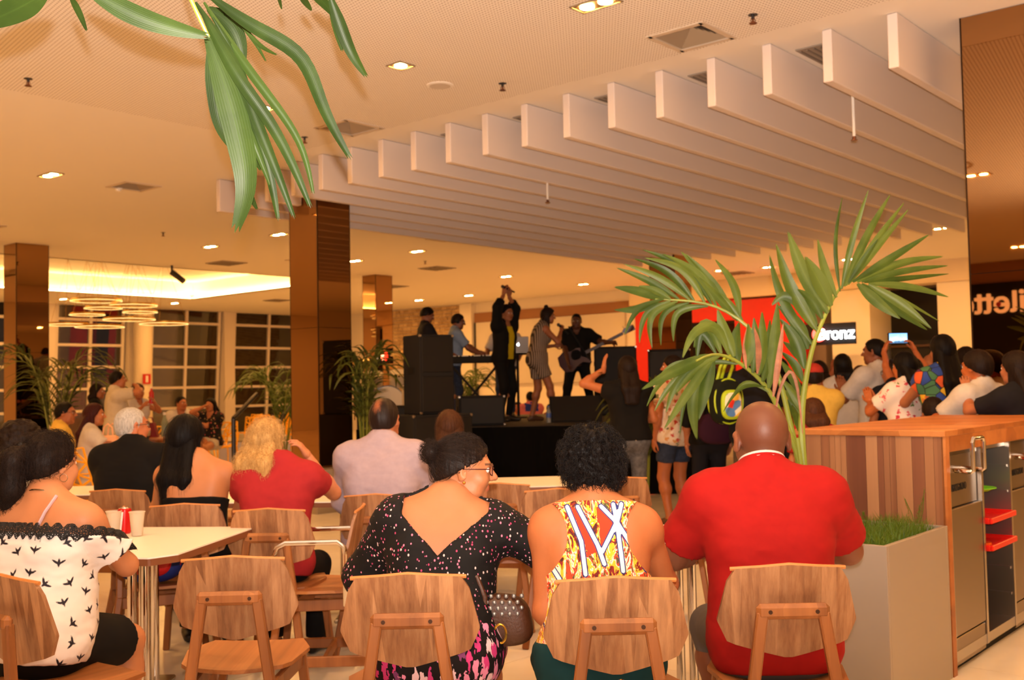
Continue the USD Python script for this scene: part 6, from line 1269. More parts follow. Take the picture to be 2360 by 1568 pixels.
part(J['t'], 'earring', MB().ball(hd(.085, -.004, -.045), .006, 1), M_GOLD); part(J['t'], 'earring', MB().ball(hd(-.085, -.004, -.045), .006, 1), M_GOLD)
part(J['hair'], 'hair_tie', MB().tube([hd(.010 + .021 * math.cos(a), -.102, .046 + .021 * math.sin(a)) for a in np.linspace(0, 6.283, 15)], .005, 6, False), M_BLACK)
v, f = J['hairmesh']; bunc = hd(.012, -.130, .058)
fl_ = lambda p: (bunc - p) / (np.linalg.norm(bunc - p, axis=1, keepdims=True) + .02)
strands(J['hair'], v, f, 2600, .09, J['hairmat'], 1, fl_, .0011, 0, .0012)
# a fringe of flyaway hair in the nape and round the bun
rgh = np.random.default_rng(4); b0 = np.array([hd(rgh.uniform(-.055, .055), -.082 + rgh.uniform(-.012, .012), rgh.uniform(-.075, -.03)) for _ in range(420)]); dd_ = np.array([unit(np.array([rgh.uniform(-.4, .4), rgh.uniform(-.5, .1), -1.])) for _ in range(420)]); seg = np.linspace(0, 1, 6)[None, :, None]
curves(J['hair'], 'nape_hair', b0[:, None] + dd_[:, None] * seg * rgh.uniform(.02, .055, 420)[:, None, None] + np.array([0, 0, .012]) * np.sin(seg * 3), .0012, J['hairmat'])
b0 = np.array([bunc + unit(rgh.normal(0, 1, 3)) * .024 for _ in range(300)]); dd_ = np.array([unit(b - bunc + rgh.normal(0, .012, 3)) for b in b0]); curves(J['hair'], 'bun_strands', b0[:, None] + dd_[:, None] * seg * rgh.uniform(.012, .035, 300)[:, None, None], .0011, J['hairmat'])
# woman with short curls in the patterned tank top
def tank_attrs(J, m):
    v = m[0]; X = v[:, 0]; Zz = v[:, 2]; cv = lambda x, y: (((1150 + x / 2.578) - 1405) / FPX * 3.28, 1.42 - ((960 + y / 2.578) - 884) / FPX * 3.28)
    L = [[(485, 545), (560, 740), (578, 930)], [(548, 545), (655, 760), (692, 872)], [(690, 545), (778, 636), (682, 800)], [(765, 535), (780, 636), (785, 720), (802, 915)], [(815, 535), (780, 636), (860, 770)], [(905, 840), (950, 920)], [(390, 905), (425, 960)], [(300, 930), (330, 1100)], [(1010, 860), (1000, 1100)]]
    D = np.full(len(v), 9.)
    for line in L:
        for a, b in zip(line[:-1], line[1:]):
            a, b = np.array(cv(*a)), np.array(cv(*b)); ba = b - a; t = np.clip(((X - a[0]) * ba[0] + (Zz - a[1]) * ba[1]) / (ba @ ba), 0, 1); D = np.minimum(D, np.hypot(X - a[0] - t * ba[0], Zz - a[1] - t * ba[1]))
    D2 = np.minimum(D, np.abs(((X * 2.1 + Zz * .7) % .21) - .105) + .004 * (1 + 0)); D = np.where((Zz < cv(0, 960)[1]) | (v[:, 1] > J['tp'](0, .0, .3)[1]), D2, D)
    P = np.zeros(len(v))
    for q in ([(500, 545), (545, 545), (660, 800), (600, 820), (560, 700)], [(660, 545), (690, 545), (775, 640), (680, 800)]):
        from matplotlib.path import Path as _P
        P = np.maximum(P, _P([cv(*x) for x in q]).contains_points(np.stack([X, Zz], 1)) * 1.)
    return dict(stripe=D, panel=P)
try:
    import matplotlib.path
except Exception:
    import types, sys
    class _Path:
        def __init__(s, pts): s.p = np.asarray(pts, float)
        def contains_points(s, q):
            ins = np.zeros(len(q), bool); p = s.p
            for a, b in zip(p, np.roll(p, -1, 0)):
                c = ((a[1] > q[:, 1]) != (b[1] > q[:, 1])) & (q[:, 0] < (b[0] - a[0]) * (q[:, 1] - a[1]) / (b[1] - a[1] + 1e-12) + a[0]); ins ^= c
            return ins
    mm = types.ModuleType('matplotlib.path'); mm.Path = _Path; sys.modules['matplotlib'] = types.ModuleType('matplotlib'); sys.modules['matplotlib.path'] = mm
J = sit('tank', 'person', 'woman with short black curls in a colourful racerback tank top', dx=-.04, S=1.60, sex='f', lean=9, lean2=14, fine=True, girth=1.05, shw=.168, head=(6, -3, 0), skin=lin(196, 122, 78), hair=('curly', 'black', dict(thick=.022)), hands=((-.09, .24, .74), (.18, .42, .80)), poles=((-.35, -1, -.3), (.4, -.8, -.5)),
      top=dict(mat=ikat(), sleeve=0, off=.010, neck=.60, tilt=0, neckhole=False, hem=-.10, folds=.004, h=.006, name='tank_top', attrs=tank_attrs, cuts=[lambda x, y, s: np.minimum(.085 - np.sqrt(x * x + (y - .02) ** 2 * .7), s - .42), lambda x, y, s: .122 - np.sqrt((np.abs(x) - .222) ** 2 + (s - .405) ** 2 * .75 + 0 * y), lambda x, y, s: s - .512 + 0 * x + y * .1]),
      bottom=dict(kind='skirt', mat=C_TEAL, len=.98, off=.014, folds=.010, name='loose_trousers', rise=.06), shoes=M_SHOE)
v, f = J['hairmesh']; strands(J['hair'], v, f, 3400, .05, J['hairmat'], 2, DOWN, .0016, .0045, .003); hoop(J, -1, .016, M_GOLD); hoop(J, 1, .016, M_GOLD)
# man in the red shirt
def shaved(hl, near, tn, sk):
    m = near & (.8 * hl[:, 1] - .6 * hl[:, 2] < .012) & (.45 * hl[:, 1] - .89 * hl[:, 2] < .022) & (np.abs(hl[:, 0]) < .080); tn[m] = sk * np.array([.62, .58, .58]); return tn
J = sit('red', 'person', 'bald man in a red short-sleeved shirt with striped collar, seen from behind', dy=.02, S=1.74, sex='m', lean=6, lean2=12, fine=True, girth=1.1, shw=.182, hscale=1.15, head=(4, -8, 0), headoff=(.01, .01, -.01), skin=lin(142, 88, 62), hair=None, headtint=shaved, hands=((-.15, .42, .80), (.18, .42, .80)), poles=((-.9, -.6, -.5), (.9, -.5, -.5)),
      top=tee(C_RED, .42, hem=-.10, folds=.008, loose=1.3), bottom=jeans(C_GREY, len=.62), shoes=M_SHOE, shrug=.012)
c0 = J['tp'](0, .0, .542); 
for k, (dz, m_) in enumerate(((.0, C_RED), (.010, C_WHT), (.018, C_RED), (.026, C_WHT))):
    part(J['t'], 'collar_band', MB().tube([c0 + J['R2'] @ np.array([(.084 - .010 * k / 3) * math.cos(a), .006 + (.080 - .008 * k / 3) * math.sin(a) , dz + .012 - .020 * math.sin(a)]) for a in np.linspace(0, 6.283, 33)], .0062, 8, False), m_)
for q in range(3): pass
# woman at the left with the lace top
J = sit('lace', 'person', 'woman with a dark ponytail and white off-shoulder top edged with black lace', dx=-.24, dy=.02, yaw=-14, headoff=(-.03, 0, 0), S=1.62, sex='f', lean=10, lean2=14, fine=True, girth=1.14, shw=.18, head=(-14, -4, 0), skin=lin(212, 146, 104), hair=('pony', 'dark', dict(at=(-.02, -.108, .045), path=[(-.035, -.148, .02), (-.045, -.150, -.09), (-.055, -.14, -.27)], r=[.03, .045, .046, .016], thick=.011)), hands=((-.1, .44, .80), (.02, .40, .82)), poles=((-.8, -.4, -.5), (.8, -.05, -.6)),
      top=dict(mat=C_BIRDS, h=.0048, attrs=lambda J, m: dict(motif=motif_field(m, .062, .017, 4)), sleeve=.34, loose=1.55, off=.019, neck=.385, tilt=-.02, neckhole=False, hem=-.07, folds=.010, name='blouse'),
      bottom=dict(kind='skirt', mat=C_BLK, len=.88, off=.008, folds=.003), shoes=M_SHOE)
tors = [dict(p) for p in J['torso']] + [dict(p) for a in J['arms'] for p in a[:2]]
m = field_mesh(tors, .0065, .026, (J['frame'](lambda x, y, s: np.abs(s - .388 - .010 * np.sin(np.arctan2(x, -y) * 30)) - .024 + 0 * y),)); part(J['t'], 'lace_trim', m, lace_mat(), smooth=True, label='black lace frill')
hoop(J, 1, .014, M_SILVER)
hd = lambda x, y, z: J['hc'] + J['Rh'] @ (np.array([x, y, z]) * J['hs'])
part(J['hair'], 'hair_claw', MB().tube([hd(-.03, -.122, .075), hd(-.018, -.135, .05), hd(-.014, -.128, .0)], [.008, .011, .005], 8), mat('shiny_black', lin(16, 14, 14), rough=.12)); 
tpx = lambda x, y, s: J['tp'](x, y, s)
part(J['t'], 'strap', MB().tube([tpx(.055, -.112, .40), tpx(.075, -.108, .46), tpx(.088, -.075, .525)], .006, 6), mat('lilac_strap', lin(190, 160, 170), rough=.6)); part(J['t'], 'necklace', MB().tube([tpx(.065 * math.cos(a), -.01 + .075 * math.sin(a), .53 - .015 * math.sin(a)) for a in np.linspace(0, 6.283, 29)], .003, 6, False), M_SILVER)
v, f = J['hairmesh']; tie = hd(-.02, -.115, .045); hcz = J['hc']
strands(J['hair'], v, f, 3000, .11, J['hairmat'], 3, lambda p: np.where((np.linalg.norm(p - hcz, axis=1) < .118)[:, None], tie - p, np.array([-.02, -.02, -.15])), .0011, 0, .0015)
# blond woman
J = sit('blond', 'person', 'blond woman in a coral shirt, hair half tied back', dx=-.05, dy=.02, S=1.62, sex='f', lean=12, lean2=16, fine=True, girth=1.04, shw=.17, head=(-14, 2, 4), headoff=(-.08, 0, 0), skin=lin(214, 144, 104), hair=('half', 'blond', dict(len=.19, back=.115, spread=1.3, tipx=1.5, frontlen=.55, ridge=.016)), hands=((-.12, .44, .80), (.12, .26, 1.06)), poles=((-.7, -.4, -.5), (.55, -.2, -1)), top=tee(C_CORAL, .24, hem=-.08, loose=1.35), bottom=jeans(C_BLK), shoes=M_SHOE)
hd = lambda x, y, z: J['hc'] + J['Rh'] @ (np.array([x, y, z]) * J['hs']); v, f = J['hairmesh']; tie = hd(-.01, -.115, -.02); hz_ = J['hc'][2]
part(J['hair'], 'hair_tie', MB().ball(tie, (.014, .01, .010), 2), M_SILVER)
strands(J['hair'], v, f, 2600, .10, J['hairmat'], 5, lambda p: np.where((p[:, 2] > tie[2])[:, None], tie - p, np.stack([.6 * np.sin(p[:, 2] * 60 + p[:, 0] * 40), -.2 + 0 * p[:, 0], -1 + 0 * p[:, 0]], 1) * .1), .0013, 0, .0025); glasses(J, mat('dark_glasses', lin(40, 24, 20), rough=.3))
# long black hair, bare shoulders
J = sit('strapless', 'person', 'woman with long straight black hair and bare shoulders', dx=-.01, headoff=(-.07, 0, 0), dy=.03, S=1.64, sex='f', lean=8, lean2=12, fine=True, girth=1.0, shw=.172, head=(-12, 0, 3), skin=lin(216, 148, 102), hair=('long', 'black', dict(len=.40, back=.115, spread=1.25, tipx=.8, tip=.024, frontlen=.8, ridge=.006, thick=.022)), hands=((-.12, .44, .80), (.24, .46, .80)), poles=((-.7, -.4, -.5), (.8, -.1, -.8)), top=dict(mat=C_BLK, sleeve=0, off=.012, neck=.30, tilt=0, neckhole=False, hem=-.08, name='strapless_top'), bottom=jeans(C_BLK), shoes=M_SHOE)
v, f = J['hairmesh']; strands(J['hair'], v, f, 2000, .14, J['hairmat'], 6, DOWN, .0010, 0, .001)
# grey-haired man
def greyhead(hl, near, tn, sk):
    m = near & (hl[:, 2] < .052 - .2 * np.maximum(hl[:, 1], 0) + .012 * np.sin(hl[:, 0] * 60)) & (hl[:, 1] < .012 + .2 * hl[:, 2]) & (.45 * hl[:, 1] - .89 * hl[:, 2] < .030) & (np.abs(hl[:, 0]) < .0795); tn[m] = lin(176, 170, 166); return tn
J = sit('bald', 'person', 'older man with a bald crown and grey hair in a dark polo', dx=-.07, headoff=(-.04, 0, 0), dy=.03, S=1.72, sex='m', lean=9, lean2=13, fine=True, girth=1.14, head=(-38, 0, 0), skin=lin(216, 136, 96), hair=('crop', 'grey', dict(thick=.004)), headtint=greyhead, top=tee(C_BLK, .45, hem=-.08), bottom=jeans(C_GREY), shoes=M_SHOE, hands=((-.12, .44, .80), (.2, .44, .80)))
hd = lambda x, y, z: J['hc'] + J['Rh'] @ (np.array([x, y, z]) * J['hs']); glasses(J, mat('dark_glasses', (.05, .03, .02)))
part(J['t'], 'collar', MB().tube([J['tp'](.082 * math.cos(a), .0 + .082 * math.sin(a), .530 - .02 * math.sin(a)) for a in np.linspace(0, 6.283, 33)], .010, 8, False), C_BLK); part(J['t'], 'collar_stripe', MB().tube([J['tp'](.090 * math.cos(a), -.001 + .090 * math.sin(a), .519 - .02 * math.sin(a)) for a in np.linspace(0, 6.283, 33)], .0035, 6, False), C_WHT)
# man in the pink shirt
def thinning(hl, near, tn, sk):
    return tn
J = sit('pink', 'person', 'man in a pale pink long-sleeved shirt with thinning dark hair', dx=-.03, dy=.02, S=1.78, sex='m', lean=7, lean2=11, fine=True, girth=1.08, shw=.185, head=(-6, -2, 0), skin=lin(200, 128, 92), hair=('short', 'dark', dict(thick=.006, nape=.022, tintfn=lambda hl, v: lin(34, 22, 17) + (np.array(lin(150, 88, 58)) - lin(34, 22, 17)) * (np.clip(1.25 - np.sqrt(((hl[:, 0] + .014) / .024) ** 2 + ((hl[:, 2] - .075) / .040) ** 2) + 1.0 * (meshkit.fbm(v * [160, 160, 30], 2, 5) - .5), 0, 1) * (hl[:, 1] < -.02))[:, None])), top=tee(C_PINK, .97, hem=-.08, loose=1.3, folds=.009), bottom=jeans(C_NAVY), shoes=M_SHOE, hands=((-.14, .44, .80), (.14, .44, .80)))
part(J['t'], 'collar', MB().lathe([(.074, .0), (.070, .045), (.078, .047), (.086, .0)], 28, J['tp'](0, .0, .512), J['R2'] @ rotx(-12)), C_PINK)
hd = lambda x, y, z: J['hc'] + J['Rh'] @ (np.array([x, y, z]) * J['hs']); 
J = sit('brown', 'person', 'woman of whom only the smooth brown crown of hair shows before the stage', dy=.0, S=1.56, sex='f', lean=8, fine=True, head=(0, 0, 0), skin='tan', hair=('long', 'brown', dict(len=.26)), top=tee(C_NAVY, .4), bottom=jeans(C_DENIM), shoes=M_SHOE)
v, f = J['hairmesh']; strands(J['hair'], v, f, 900, .1, J['hairmat'], 8, DOWN, .0012, 0, .001)
add_chair('edge', -75, 5.1, -20, 'wooden chair outside the left edge behind the lace-topped woman')
J = sit('edge', 'person', 'curly-haired person in white cut off by the left edge of the picture', S=1.6, sex='f', lean=8, skin='tan', hair=('curly', 'dark'), top=tee(C_WHT, .4), bottom=jeans(C_DENIM), shoes=M_SHOE)

# ---------------------------------------------------------------- left background
sk1, sk2 = lin(190, 122, 84), lin(206, 140, 98)
def clap(J): pass
add = person
J = add('person', 'standing man in a white short-sleeved shirt raising a hand to his mouth', ground(268, 14.6), -62, S=1.74, sex='m', girth=1.15, skin=sk1, hair=('short', 'black'), top=tee(C_CREAM, .42, hem=-.10), bottom=jeans(C_NAVY), shoes=M_SHOE, head=(0, 4, 0), hands=((-.2, .1, .85), (.06, .26, 1.52)), poles=(None, (1, .1, -.3)))
J = add('person', 'girl in white holding a red bottle to her mouth beside the pale post', ground(316, 15.4), -30 - 90, S=1.56, sex='f', skin=sk1, hair=('bob', 'brown', dict(len=.22)), top=tee(C_WHT, .2), bottom=jeans(C_DENIM), shoes=M_SHOE, hands=((-.04, .30, 1.30), (.08, .22, 1.24)), poles=((-.7, -.3, -.6), (.7, -.3, -.6)))
p = J['world'](np.array([.0, .30, 1.34])); t = thing('red_bottle', 'red plastic drink bottle at the girl\'s mouth', 'bottle', None, p); part(t, 'body', MB().lathe([(.001, -.07), (.032, -.07), (.035, .0), (.034, .09), (.013, .13), (.013, .15), (.001, .15)], 18), mat('red_bottle', lin(205, 40, 40), rough=.2, trans=.3)); part(t, 'cap', MB().lathe([(.001, .17), (.015, .17), (.015, .15)][::-1], 12), M_WHITE)
J = add('person', 'woman in black standing behind the man in white', ground(222, 15.6), -70, S=1.57, sex='f', skin=sk1, hair=('bob', 'dark', dict(len=.16)), top=tee(C_BLK, .4), bottom=jeans(C_BLK), shoes=M_SHOE, head=(-15, 0, 0)); part(J['t'], 'brooch', MB().ball(J['tp'](.06, .13, .36), .02, 1), M_SILVER)
def seat_at(u, d, rz, lab, nm='wooden'): p = ground(u, d); dup('/World/wooden_chair', p, rz, lab); return p
p = seat_at(130, 11.45, -62, 'wooden chair under the man in the yellow shirt')
J = add('person', 'seated man with glasses in a yellow and cream shirt near the left column', p, -62, pose='sit', seat=.455, S=1.72, sex='m', skin=sk1, girth=1.1, hair=('short', 'black'), top=tee(C_YEL, .4, loose=1.3), bottom=jeans(C_NAVY), shoes=M_SHOE, head=(-18, 0, 0), lean=6); glasses(J, mat('dark_glasses', (.05, .03, .02)))
p = ground(200, 10.85)
J = add('person', 'seated woman in white with long dark reddish hair on a yellow chair', p, -58, pose='sit', seat=.47, S=1.66, sex='f', skin=lin(200, 130, 88), hair=('long', 'burgundy', dict(len=.34, back=.12)), top=tee(C_WHT, .30, loose=1.4), bottom=dict(kind='skirt', mat=C_CREAM, len=.9), shoes=M_SOLE, head=(-16, 0, 0), hands=((.0, .34, .9), (.18, .36, .95)), lean=5)
J = add('person', 'seated man in a white polo behind the round table', ground(418, 18.3), 180 + 10, pose='sit', seat=.455, S=1.74, sex='m', girth=1.12, skin=sk1, hair=('short', 'black'), top=tee(C_WHT, .4, loose=1.3), bottom=jeans(C_NAVY), shoes=M_SHOE, head=(45, 0, 0), hands=((.06, .30, .78), (-.06, .28, .76)))
J = add('person', 'seated woman in a dark floral top with crossed bare legs, hand at her mouth', ground(486, 18.2), 180 - 12, pose='sit', seat=.455, S=1.66, sex='f', skin=sk2, hair=('long', 'black', dict(len=.2)), top=tee(C_NIGHT, .28), bottom=dict(kind='shorts', mat=C_CREAM, len=.22, off=.008), shoes=M_SOLE, head=(-4, 0, 0), hands=((.22, .25, .92), (.02, .18, 1.18)), poles=((-.7, -.3, -.5), (.9, -.1, -.6)), feet=((.02, .42, .085), (-.16, .60, .30)), knees=((-.1, 1, .3), (.0, 1, .6)))
J = add('person', 'seated woman in white raising a drink near the tall column', ground(560, 9.9), -140, pose='sit', seat=.455, S=1.62, sex='f', skin=sk1, hair=('long', 'dark', dict(len=.2)), top=tee(C_CREAM, .3), bottom=dict(kind='skirt', mat=C_CREAM, len=.9), shoes=M_SOLE, hands=((.0, .3, 1.1), (.08, .28, 1.12))) if False else None

# ---------------------------------------------------------------- musicians
def mic(p, d, lab):
    d = unit(d); t = thing('microphone', lab, 'microphone', None, p); z = np.zeros(3); part(t, 'handle', MB().tube([z - d * .13, z + d * .05], [.013, .018], 12), M_BLACK); part(t, 'head', MB().ball(d * .072, .026, 2), mat('mic_grille', lin(90, 86, 84), rough=.35, metal=.9, bump=.4, nscale=60, bscale=600))
S0 = SZ
J = add('person', 'singer in a black jacket over a yellow shirt, both arms raised overhead', ground(1163, 15.5, S0), -126, S=1.72, sex='m', skin=lin(176, 116, 82), hair=('short', 'black', dict(thick=.016)), lean=4, head=(-10, -6, 0), top=dict(mat=C_BLK, sleeve=.80, off=.02, neck=0, tilt=0, neckhole=False, hem=-.06, name='jacket', cuts=[lambda x, y, s: np.minimum(.07 - np.sqrt(x * x + y * y), s - .42), lambda x, y, s: np.minimum(.065 - np.abs(x), y - .05)]), bottom=jeans(C_BLK, wide=.8), shoes=M_SHOE, hands=((-.02, .10, 1.84), (.06, .06, 1.86)), poles=((-1, .1, -.15), (.7, .2, .6)), hdir=((.2, .1, 1), (-.1, .1, 1)))
pr = [dict(p) for p in J['torso']]; m = field_mesh(pr, .014, .010, (lambda X, Y, Zz: -(Zz - J['H0'][2] + .02) + 0 * X + 0 * Y, J['frame'](lambda x, y, s: s - .47 + 0 * x + 0 * y))); part(J['t'], 'yellow_shirt', m, C_GOLD, smooth=True)
mic(J['world'](np.array([.03, .10, 1.95])), np.array([-.85, -.3, .40]), 'microphone held overhead by the singer in black')
J = add('person', 'woman singer in a grey striped playsuit bending over her microphone', ground(1240, 15.3, S0), -78, S=1.68, sex='f', skin=lin(170, 108, 74), hair=('long', 'dark', dict(len=.30, knot=True, back=.09)), lean=4, lean2=20, head=(0, -8, 0), top=dict(mat=striped('playsuit', lin(150, 132, 118), lin(40, 30, 28), 11), sleeve=0, off=.014, neck=.60, tilt=0, neckhole=False, hem=-.12, name='playsuit_top', cuts=[lambda x, y, s: np.minimum(.08 - np.sqrt(x * x + y * y), s - .40)]), bottom=dict(kind='shorts', mat=striped('playsuit', (.3, .25, .2), (.05, .04, .04), 11), len=.33, off=.022, name='playsuit_shorts'), shoes=M_SOLE, hands=((-.16, .30, 1.10), (.02, .36, 1.32)), poles=((-.5, -.2, -1), (.6, -.2, -.9)), feet=((-.16, -.06, .085), (.12, .22, .085)))
mic(J['world'](np.array([.0, .38, 1.35])), rotz(J['yaw']) @ np.array([-.05, -.55, .55]), 'microphone at the mouth of the woman singer')
J = add('person', 'bass guitarist in a black t-shirt with legs apart', ground(1332, 16.6, S0), 176, S=1.64, sex='m', girth=1.15, skin=lin(104, 64, 44), hair=('crop', 'black'), top=tee(C_BLK, .45, loose=1.35), bottom=jeans(C_BLK, wide=1.2), shoes=M_SHOE, head=(-8, -4, 0), hands=((-.54, .30, 1.16), (.14, .26, .86)), poles=((-.5, -.1, -1), (.9, -.3, -.4)), feet=((-.22, 0, .085), (.22, .04, .085)))
# bass guitar hung before him
def bass(J):
    t = thing('bass_guitar', 'dark red electric bass held slanting by the bassist', 'guitar', None, J['world'](np.array([0, .20, .95])), J['yaw'])
    R = np.stack([unit(np.array([-.86, .10, .42])), unit(np.array([-.42, -.05, -.86])), np.array([0, 1., 0])], 1); R[:, 2] = np.cross(R[:, 0], R[:, 1]); R[:, 1] = np.cross(R[:, 2], R[:, 0])
    body = [(-.30, .0), (-.27, .12), (-.16, .16), (-.04, .11), (.05, .10), (.16, .17), (.12, .08), (.06, .03), (.06, -.03), (.10, -.10), (.05, -.12), (-.05, -.11), (-.16, -.16), (-.27, -.12)]
    part(t, 'body', MB().prism(Polygon(body).buffer(.02).buffer(-.01), .04, R), mat('dark_red_lacquer', lin(62, 12, 14), rough=.2, coat=.6)); nk = MB(); nk.add(np.array([[x, y, z] for x in (.02, .80) for y in (-.025, .025) for z in (.03, .055)]) @ R.T, np.array([[0, 1, 3, 2], [4, 6, 7, 5], [0, 4, 5, 1], [2, 3, 7, 6], [0, 2, 6, 4], [1, 5, 7, 3]])); part(t, 'neck', nk, mat('maple_neck', lin(60, 32, 20), rough=.4), smooth=False)
    part(t, 'headstock', MB().prism(Polygon([(.80, -.03), (.84, -.06), (1.0, -.05), (1.0, .04), (.82, .03)]), .025, R, R @ np.array([0, 0, .03])), mat('dark_red_lacquer', (.1, .02, .02)))
    for k in range(4):
        part(t, 'tuning_peg', MB().cyl(R @ np.array([.85 + .04 * k, -.05, .04]), R @ np.array([.85 + .04 * k, -.10, .04]), .009, n=8), M_CHROME); part(t, 'string', MB().cyl(R @ np.array([-.2, -.018 + .012 * k, .062]), R @ np.array([.98, -.018 + .012 * k, .060]), .0007, n=5), M_CHROME)
    for x in (-.16, -.04): part(t, 'pickup', MB().box(R @ np.array([x, 0, .045]), (.04, .09, .012), R), M_BLACK)
    part(t, 'strap', MB().tube([R @ np.array([-.3, .0, .02]), np.array([-.2, -.12, .30]), np.array([-.05, -.19, .50]), np.array([.12, -.02, .48]), R @ np.array([.15, .16, .02])], .014, 8), M_BLACK)
bass(J)
J = add('person', 'man in a dark shirt looking down behind the speaker stack', ground(985, 15.9, S0), -75, S=1.74, sex='m', skin=lin(150, 94, 66), hair=('short', 'black'), top=tee(C_NAVY, .95), bottom=jeans(C_BLK), shoes=M_SHOE, head=(0, -22, 0), hands=((-.1, .36, 1.02), (.12, .36, 1.02)))
J = add('person', 'keyboard player with headphones and glasses in a light blue shirt', ground(1046, 16.3, S0), -80, S=1.66, sex='m', skin=lin(150, 94, 66), hair=('short', 'dark'), top=tee(C_LBLUE, .45), bottom=jeans(C_DENIM), shoes=M_SHOE, head=(-6, -12, 0), hands=((.1, .45, 1.02), (.16, .42, 1.0)), lean=6); glasses(J, mat('dark_glasses', (.05, .03, .02)))
hd = lambda x, y, z: J['hc'] + J['Rh'] @ (np.array([x, y, z]) * J['hs']); part(J['t'], 'headphones', MB().tube([hd(.092 * math.cos(a), -.01, .105 * math.sin(a) + .01) for a in np.linspace(0, 3.1416, 15)], .009, 8).ball(hd(.09, -.008, -.005), (.018, .032, .036), 2).ball(hd(-.09, -.008, -.005), (.018, .032, .036), 2), M_BLACK)
J = add('person', 'man in a white shirt mostly hidden behind the singer in black', ground(1166, 17.7, S0), 175, S=1.66, sex='m', skin=lin(150, 94, 66), hair=('short', 'black'), top=tee(C_WHT, .45), bottom=jeans(C_DENIM), shoes=M_SHOE, hands=((-.28, .3, 1.02), (.28, .3, 1.0)))
# seated listeners beyond the stage
for u, d, col, s, hc_, sx, lab in ((1222, 21.5, cloth('blue_pink', (222, 120, 120)), 1.7, 'black', 'm', 'listener in blue and pink sitting beyond the stage'), (1193, 21.8, cloth('orange_tee', (216, 150, 80)), 1.25, 'dark', 'f', 'child in orange sitting beyond the stage at left'), (1290, 22.2, C_CREAM, 1.35, 'black', 'f', 'child in cream sitting beyond the stage near the bassist'), (1268, 21.6, cloth('red_tee', (200, 50, 44)), 1.15, 'dark', 'f', 'child in red sitting beyond the stage beside the water bottle'), (1362, 22.4, C_WHT, 1.5, 'dark', 'm', 'listener in white sitting beyond the bassist\'s legs')):
    t0 = solo('low_bench', MB().box(ground(u, d) + [0, 0, .21 + .0], (.5, .4, .42), None, .01), W_TRIM, 'low wooden bench block under the ' + lab.split(' sitting')[0] + ' beyond the stage', 'bench')
    J = add('person', lab, ground(u, d), 165 if sx == 'f' else 10, pose='sit', seat=.42, S=s, sex=sx, skin=sk1, hair=('short' if sx == 'm' else 'bob', hc_), top=tee(col, .4), bottom=jeans(C_DENIM), shoes=M_SHOE)
    if u == 1222: pr = [dict(p) for p in J['torso']]; part(J['t'], 'blue_yoke', field_mesh(pr, .016, .018, (J['frame'](lambda x, y, s: np.maximum(.36 - s, np.minimum(.07 - np.sqrt(x * x + y * y), s - .42))),)), cloth('royal_blue', (40, 60, 150)), smooth=True)

# ---------------------------------------------------------------- standing crowd at right
J = add('person', 'long-haired woman in a black top and grey jeans raising her left hand', ground(1448, 9.9), 8, S=1.68, sex='f', skin=lin(206, 128, 82), hair=('long', 'dark', dict(len=.34, back=.12)), top=dict(mat=C_BLK, sleeve=.16, off=.018, neck=.60, tilt=0, neckhole=False, hem=-.02, loose=1.3, name='top', cuts=[lambda x, y, s: np.minimum(.07 - np.sqrt(x * x + y * y), s - .42)]), bottom=jeans(C_JEAN), shoes=M_SHOE, hands=((-.20, .14, 1.56), (.12, .22, 1.1)), poles=((-.9, -.1, -.5), None), hdir=((.15, .1, 1), None), curl=(15, 35))
part(J['t'], 'bracelet', MB().tube([J['W'][0] + (J['E'][0] - J['W'][0]) * .22 + np.array([.034 * math.cos(a), .034 * math.sin(a), 0]) for a in np.linspace(0, 6.283, 15)], .005, 6, False), M_GOLD)
for q in range(4): part(J['t'], 'belt_stud', MB().ball(J['tp'](-.02 + .045 * q, -.146 + .012 * abs(q - 1.5), -.015 + .004 * q), .010, 1), M_SILVER)
J = add('person', 'woman in a cream flowered blouse and denim shorts, face turned left', ground(1553, 10.5), 30, S=1.70, sex='f', girth=1.08, skin=lin(200, 122, 78), hair=('bun', 'dark', dict(line=.03)), top=tee(C_BLOUSE, .28, loose=1.5, hem=-.13), bottom=dict(kind='shorts', mat=C_DENIM, len=.32, off=.012), shoes=M_SOLE, head=(42, 0, 0), hands=(None, (.22, .1, .85)))
J = add('person', 'short-haired person in dark clothes with a purple shoulder bag', ground(1632, 10.2), 5, S=1.62, sex='f', skin=sk1, hair=('long', 'black', dict(len=.25)), top=tee(C_BLK, .6), bottom=jeans(C_NAVY), shoes=M_SHOE); hb2 = J['world'](np.array([.02, -.22, .98])); t = thing('purple_bag', 'dark purple shoulder bag in the crowd beside the green backpack', 'bag', None, hb2, 5); m = trimesh.creation.icosphere(2, 1.); v = np.array(m.vertices); v = np.sign(v) * np.abs(v) ** .7 * [.19, .07, .15]; part(t, 'body', (v, m.faces), cloth('purple', (58, 22, 44)), smooth=True); part(t, 'strap', MB().tube([(-.15, 0, .1), (-.08, .06, .34), (.0, .1, .42), (.1, .06, .32), (.15, 0, .1)], .012, 8), cloth('purple', (.1, 0, .1)))
J = add('person', 'man in a dark t-shirt and grey trousers carrying a child\'s green backpack', ground(1735, 9.6), -4, S=1.76, sex='m', girth=1.1, skin=lin(160, 94, 62), hair=('short', 'black'), top=tee(C_NAVY, .45, loose=1.3, hem=-.10), bottom=jeans(C_GREY, wide=1.3), shoes=M_SHOE, hands=((-.26, .02, 1.18), None), poles=((-.8, -.6, -.3), None))
bp = at(1672, 925, 9.25); t = thing('green_backpack', 'child\'s black and lime backpack with a coloured picture panel', 'backpack', None, bp, 24); m = trimesh.creation.icosphere(3, 1.); v = np.array(m.vertices); v = np.sign(v) * np.abs(v) ** .65
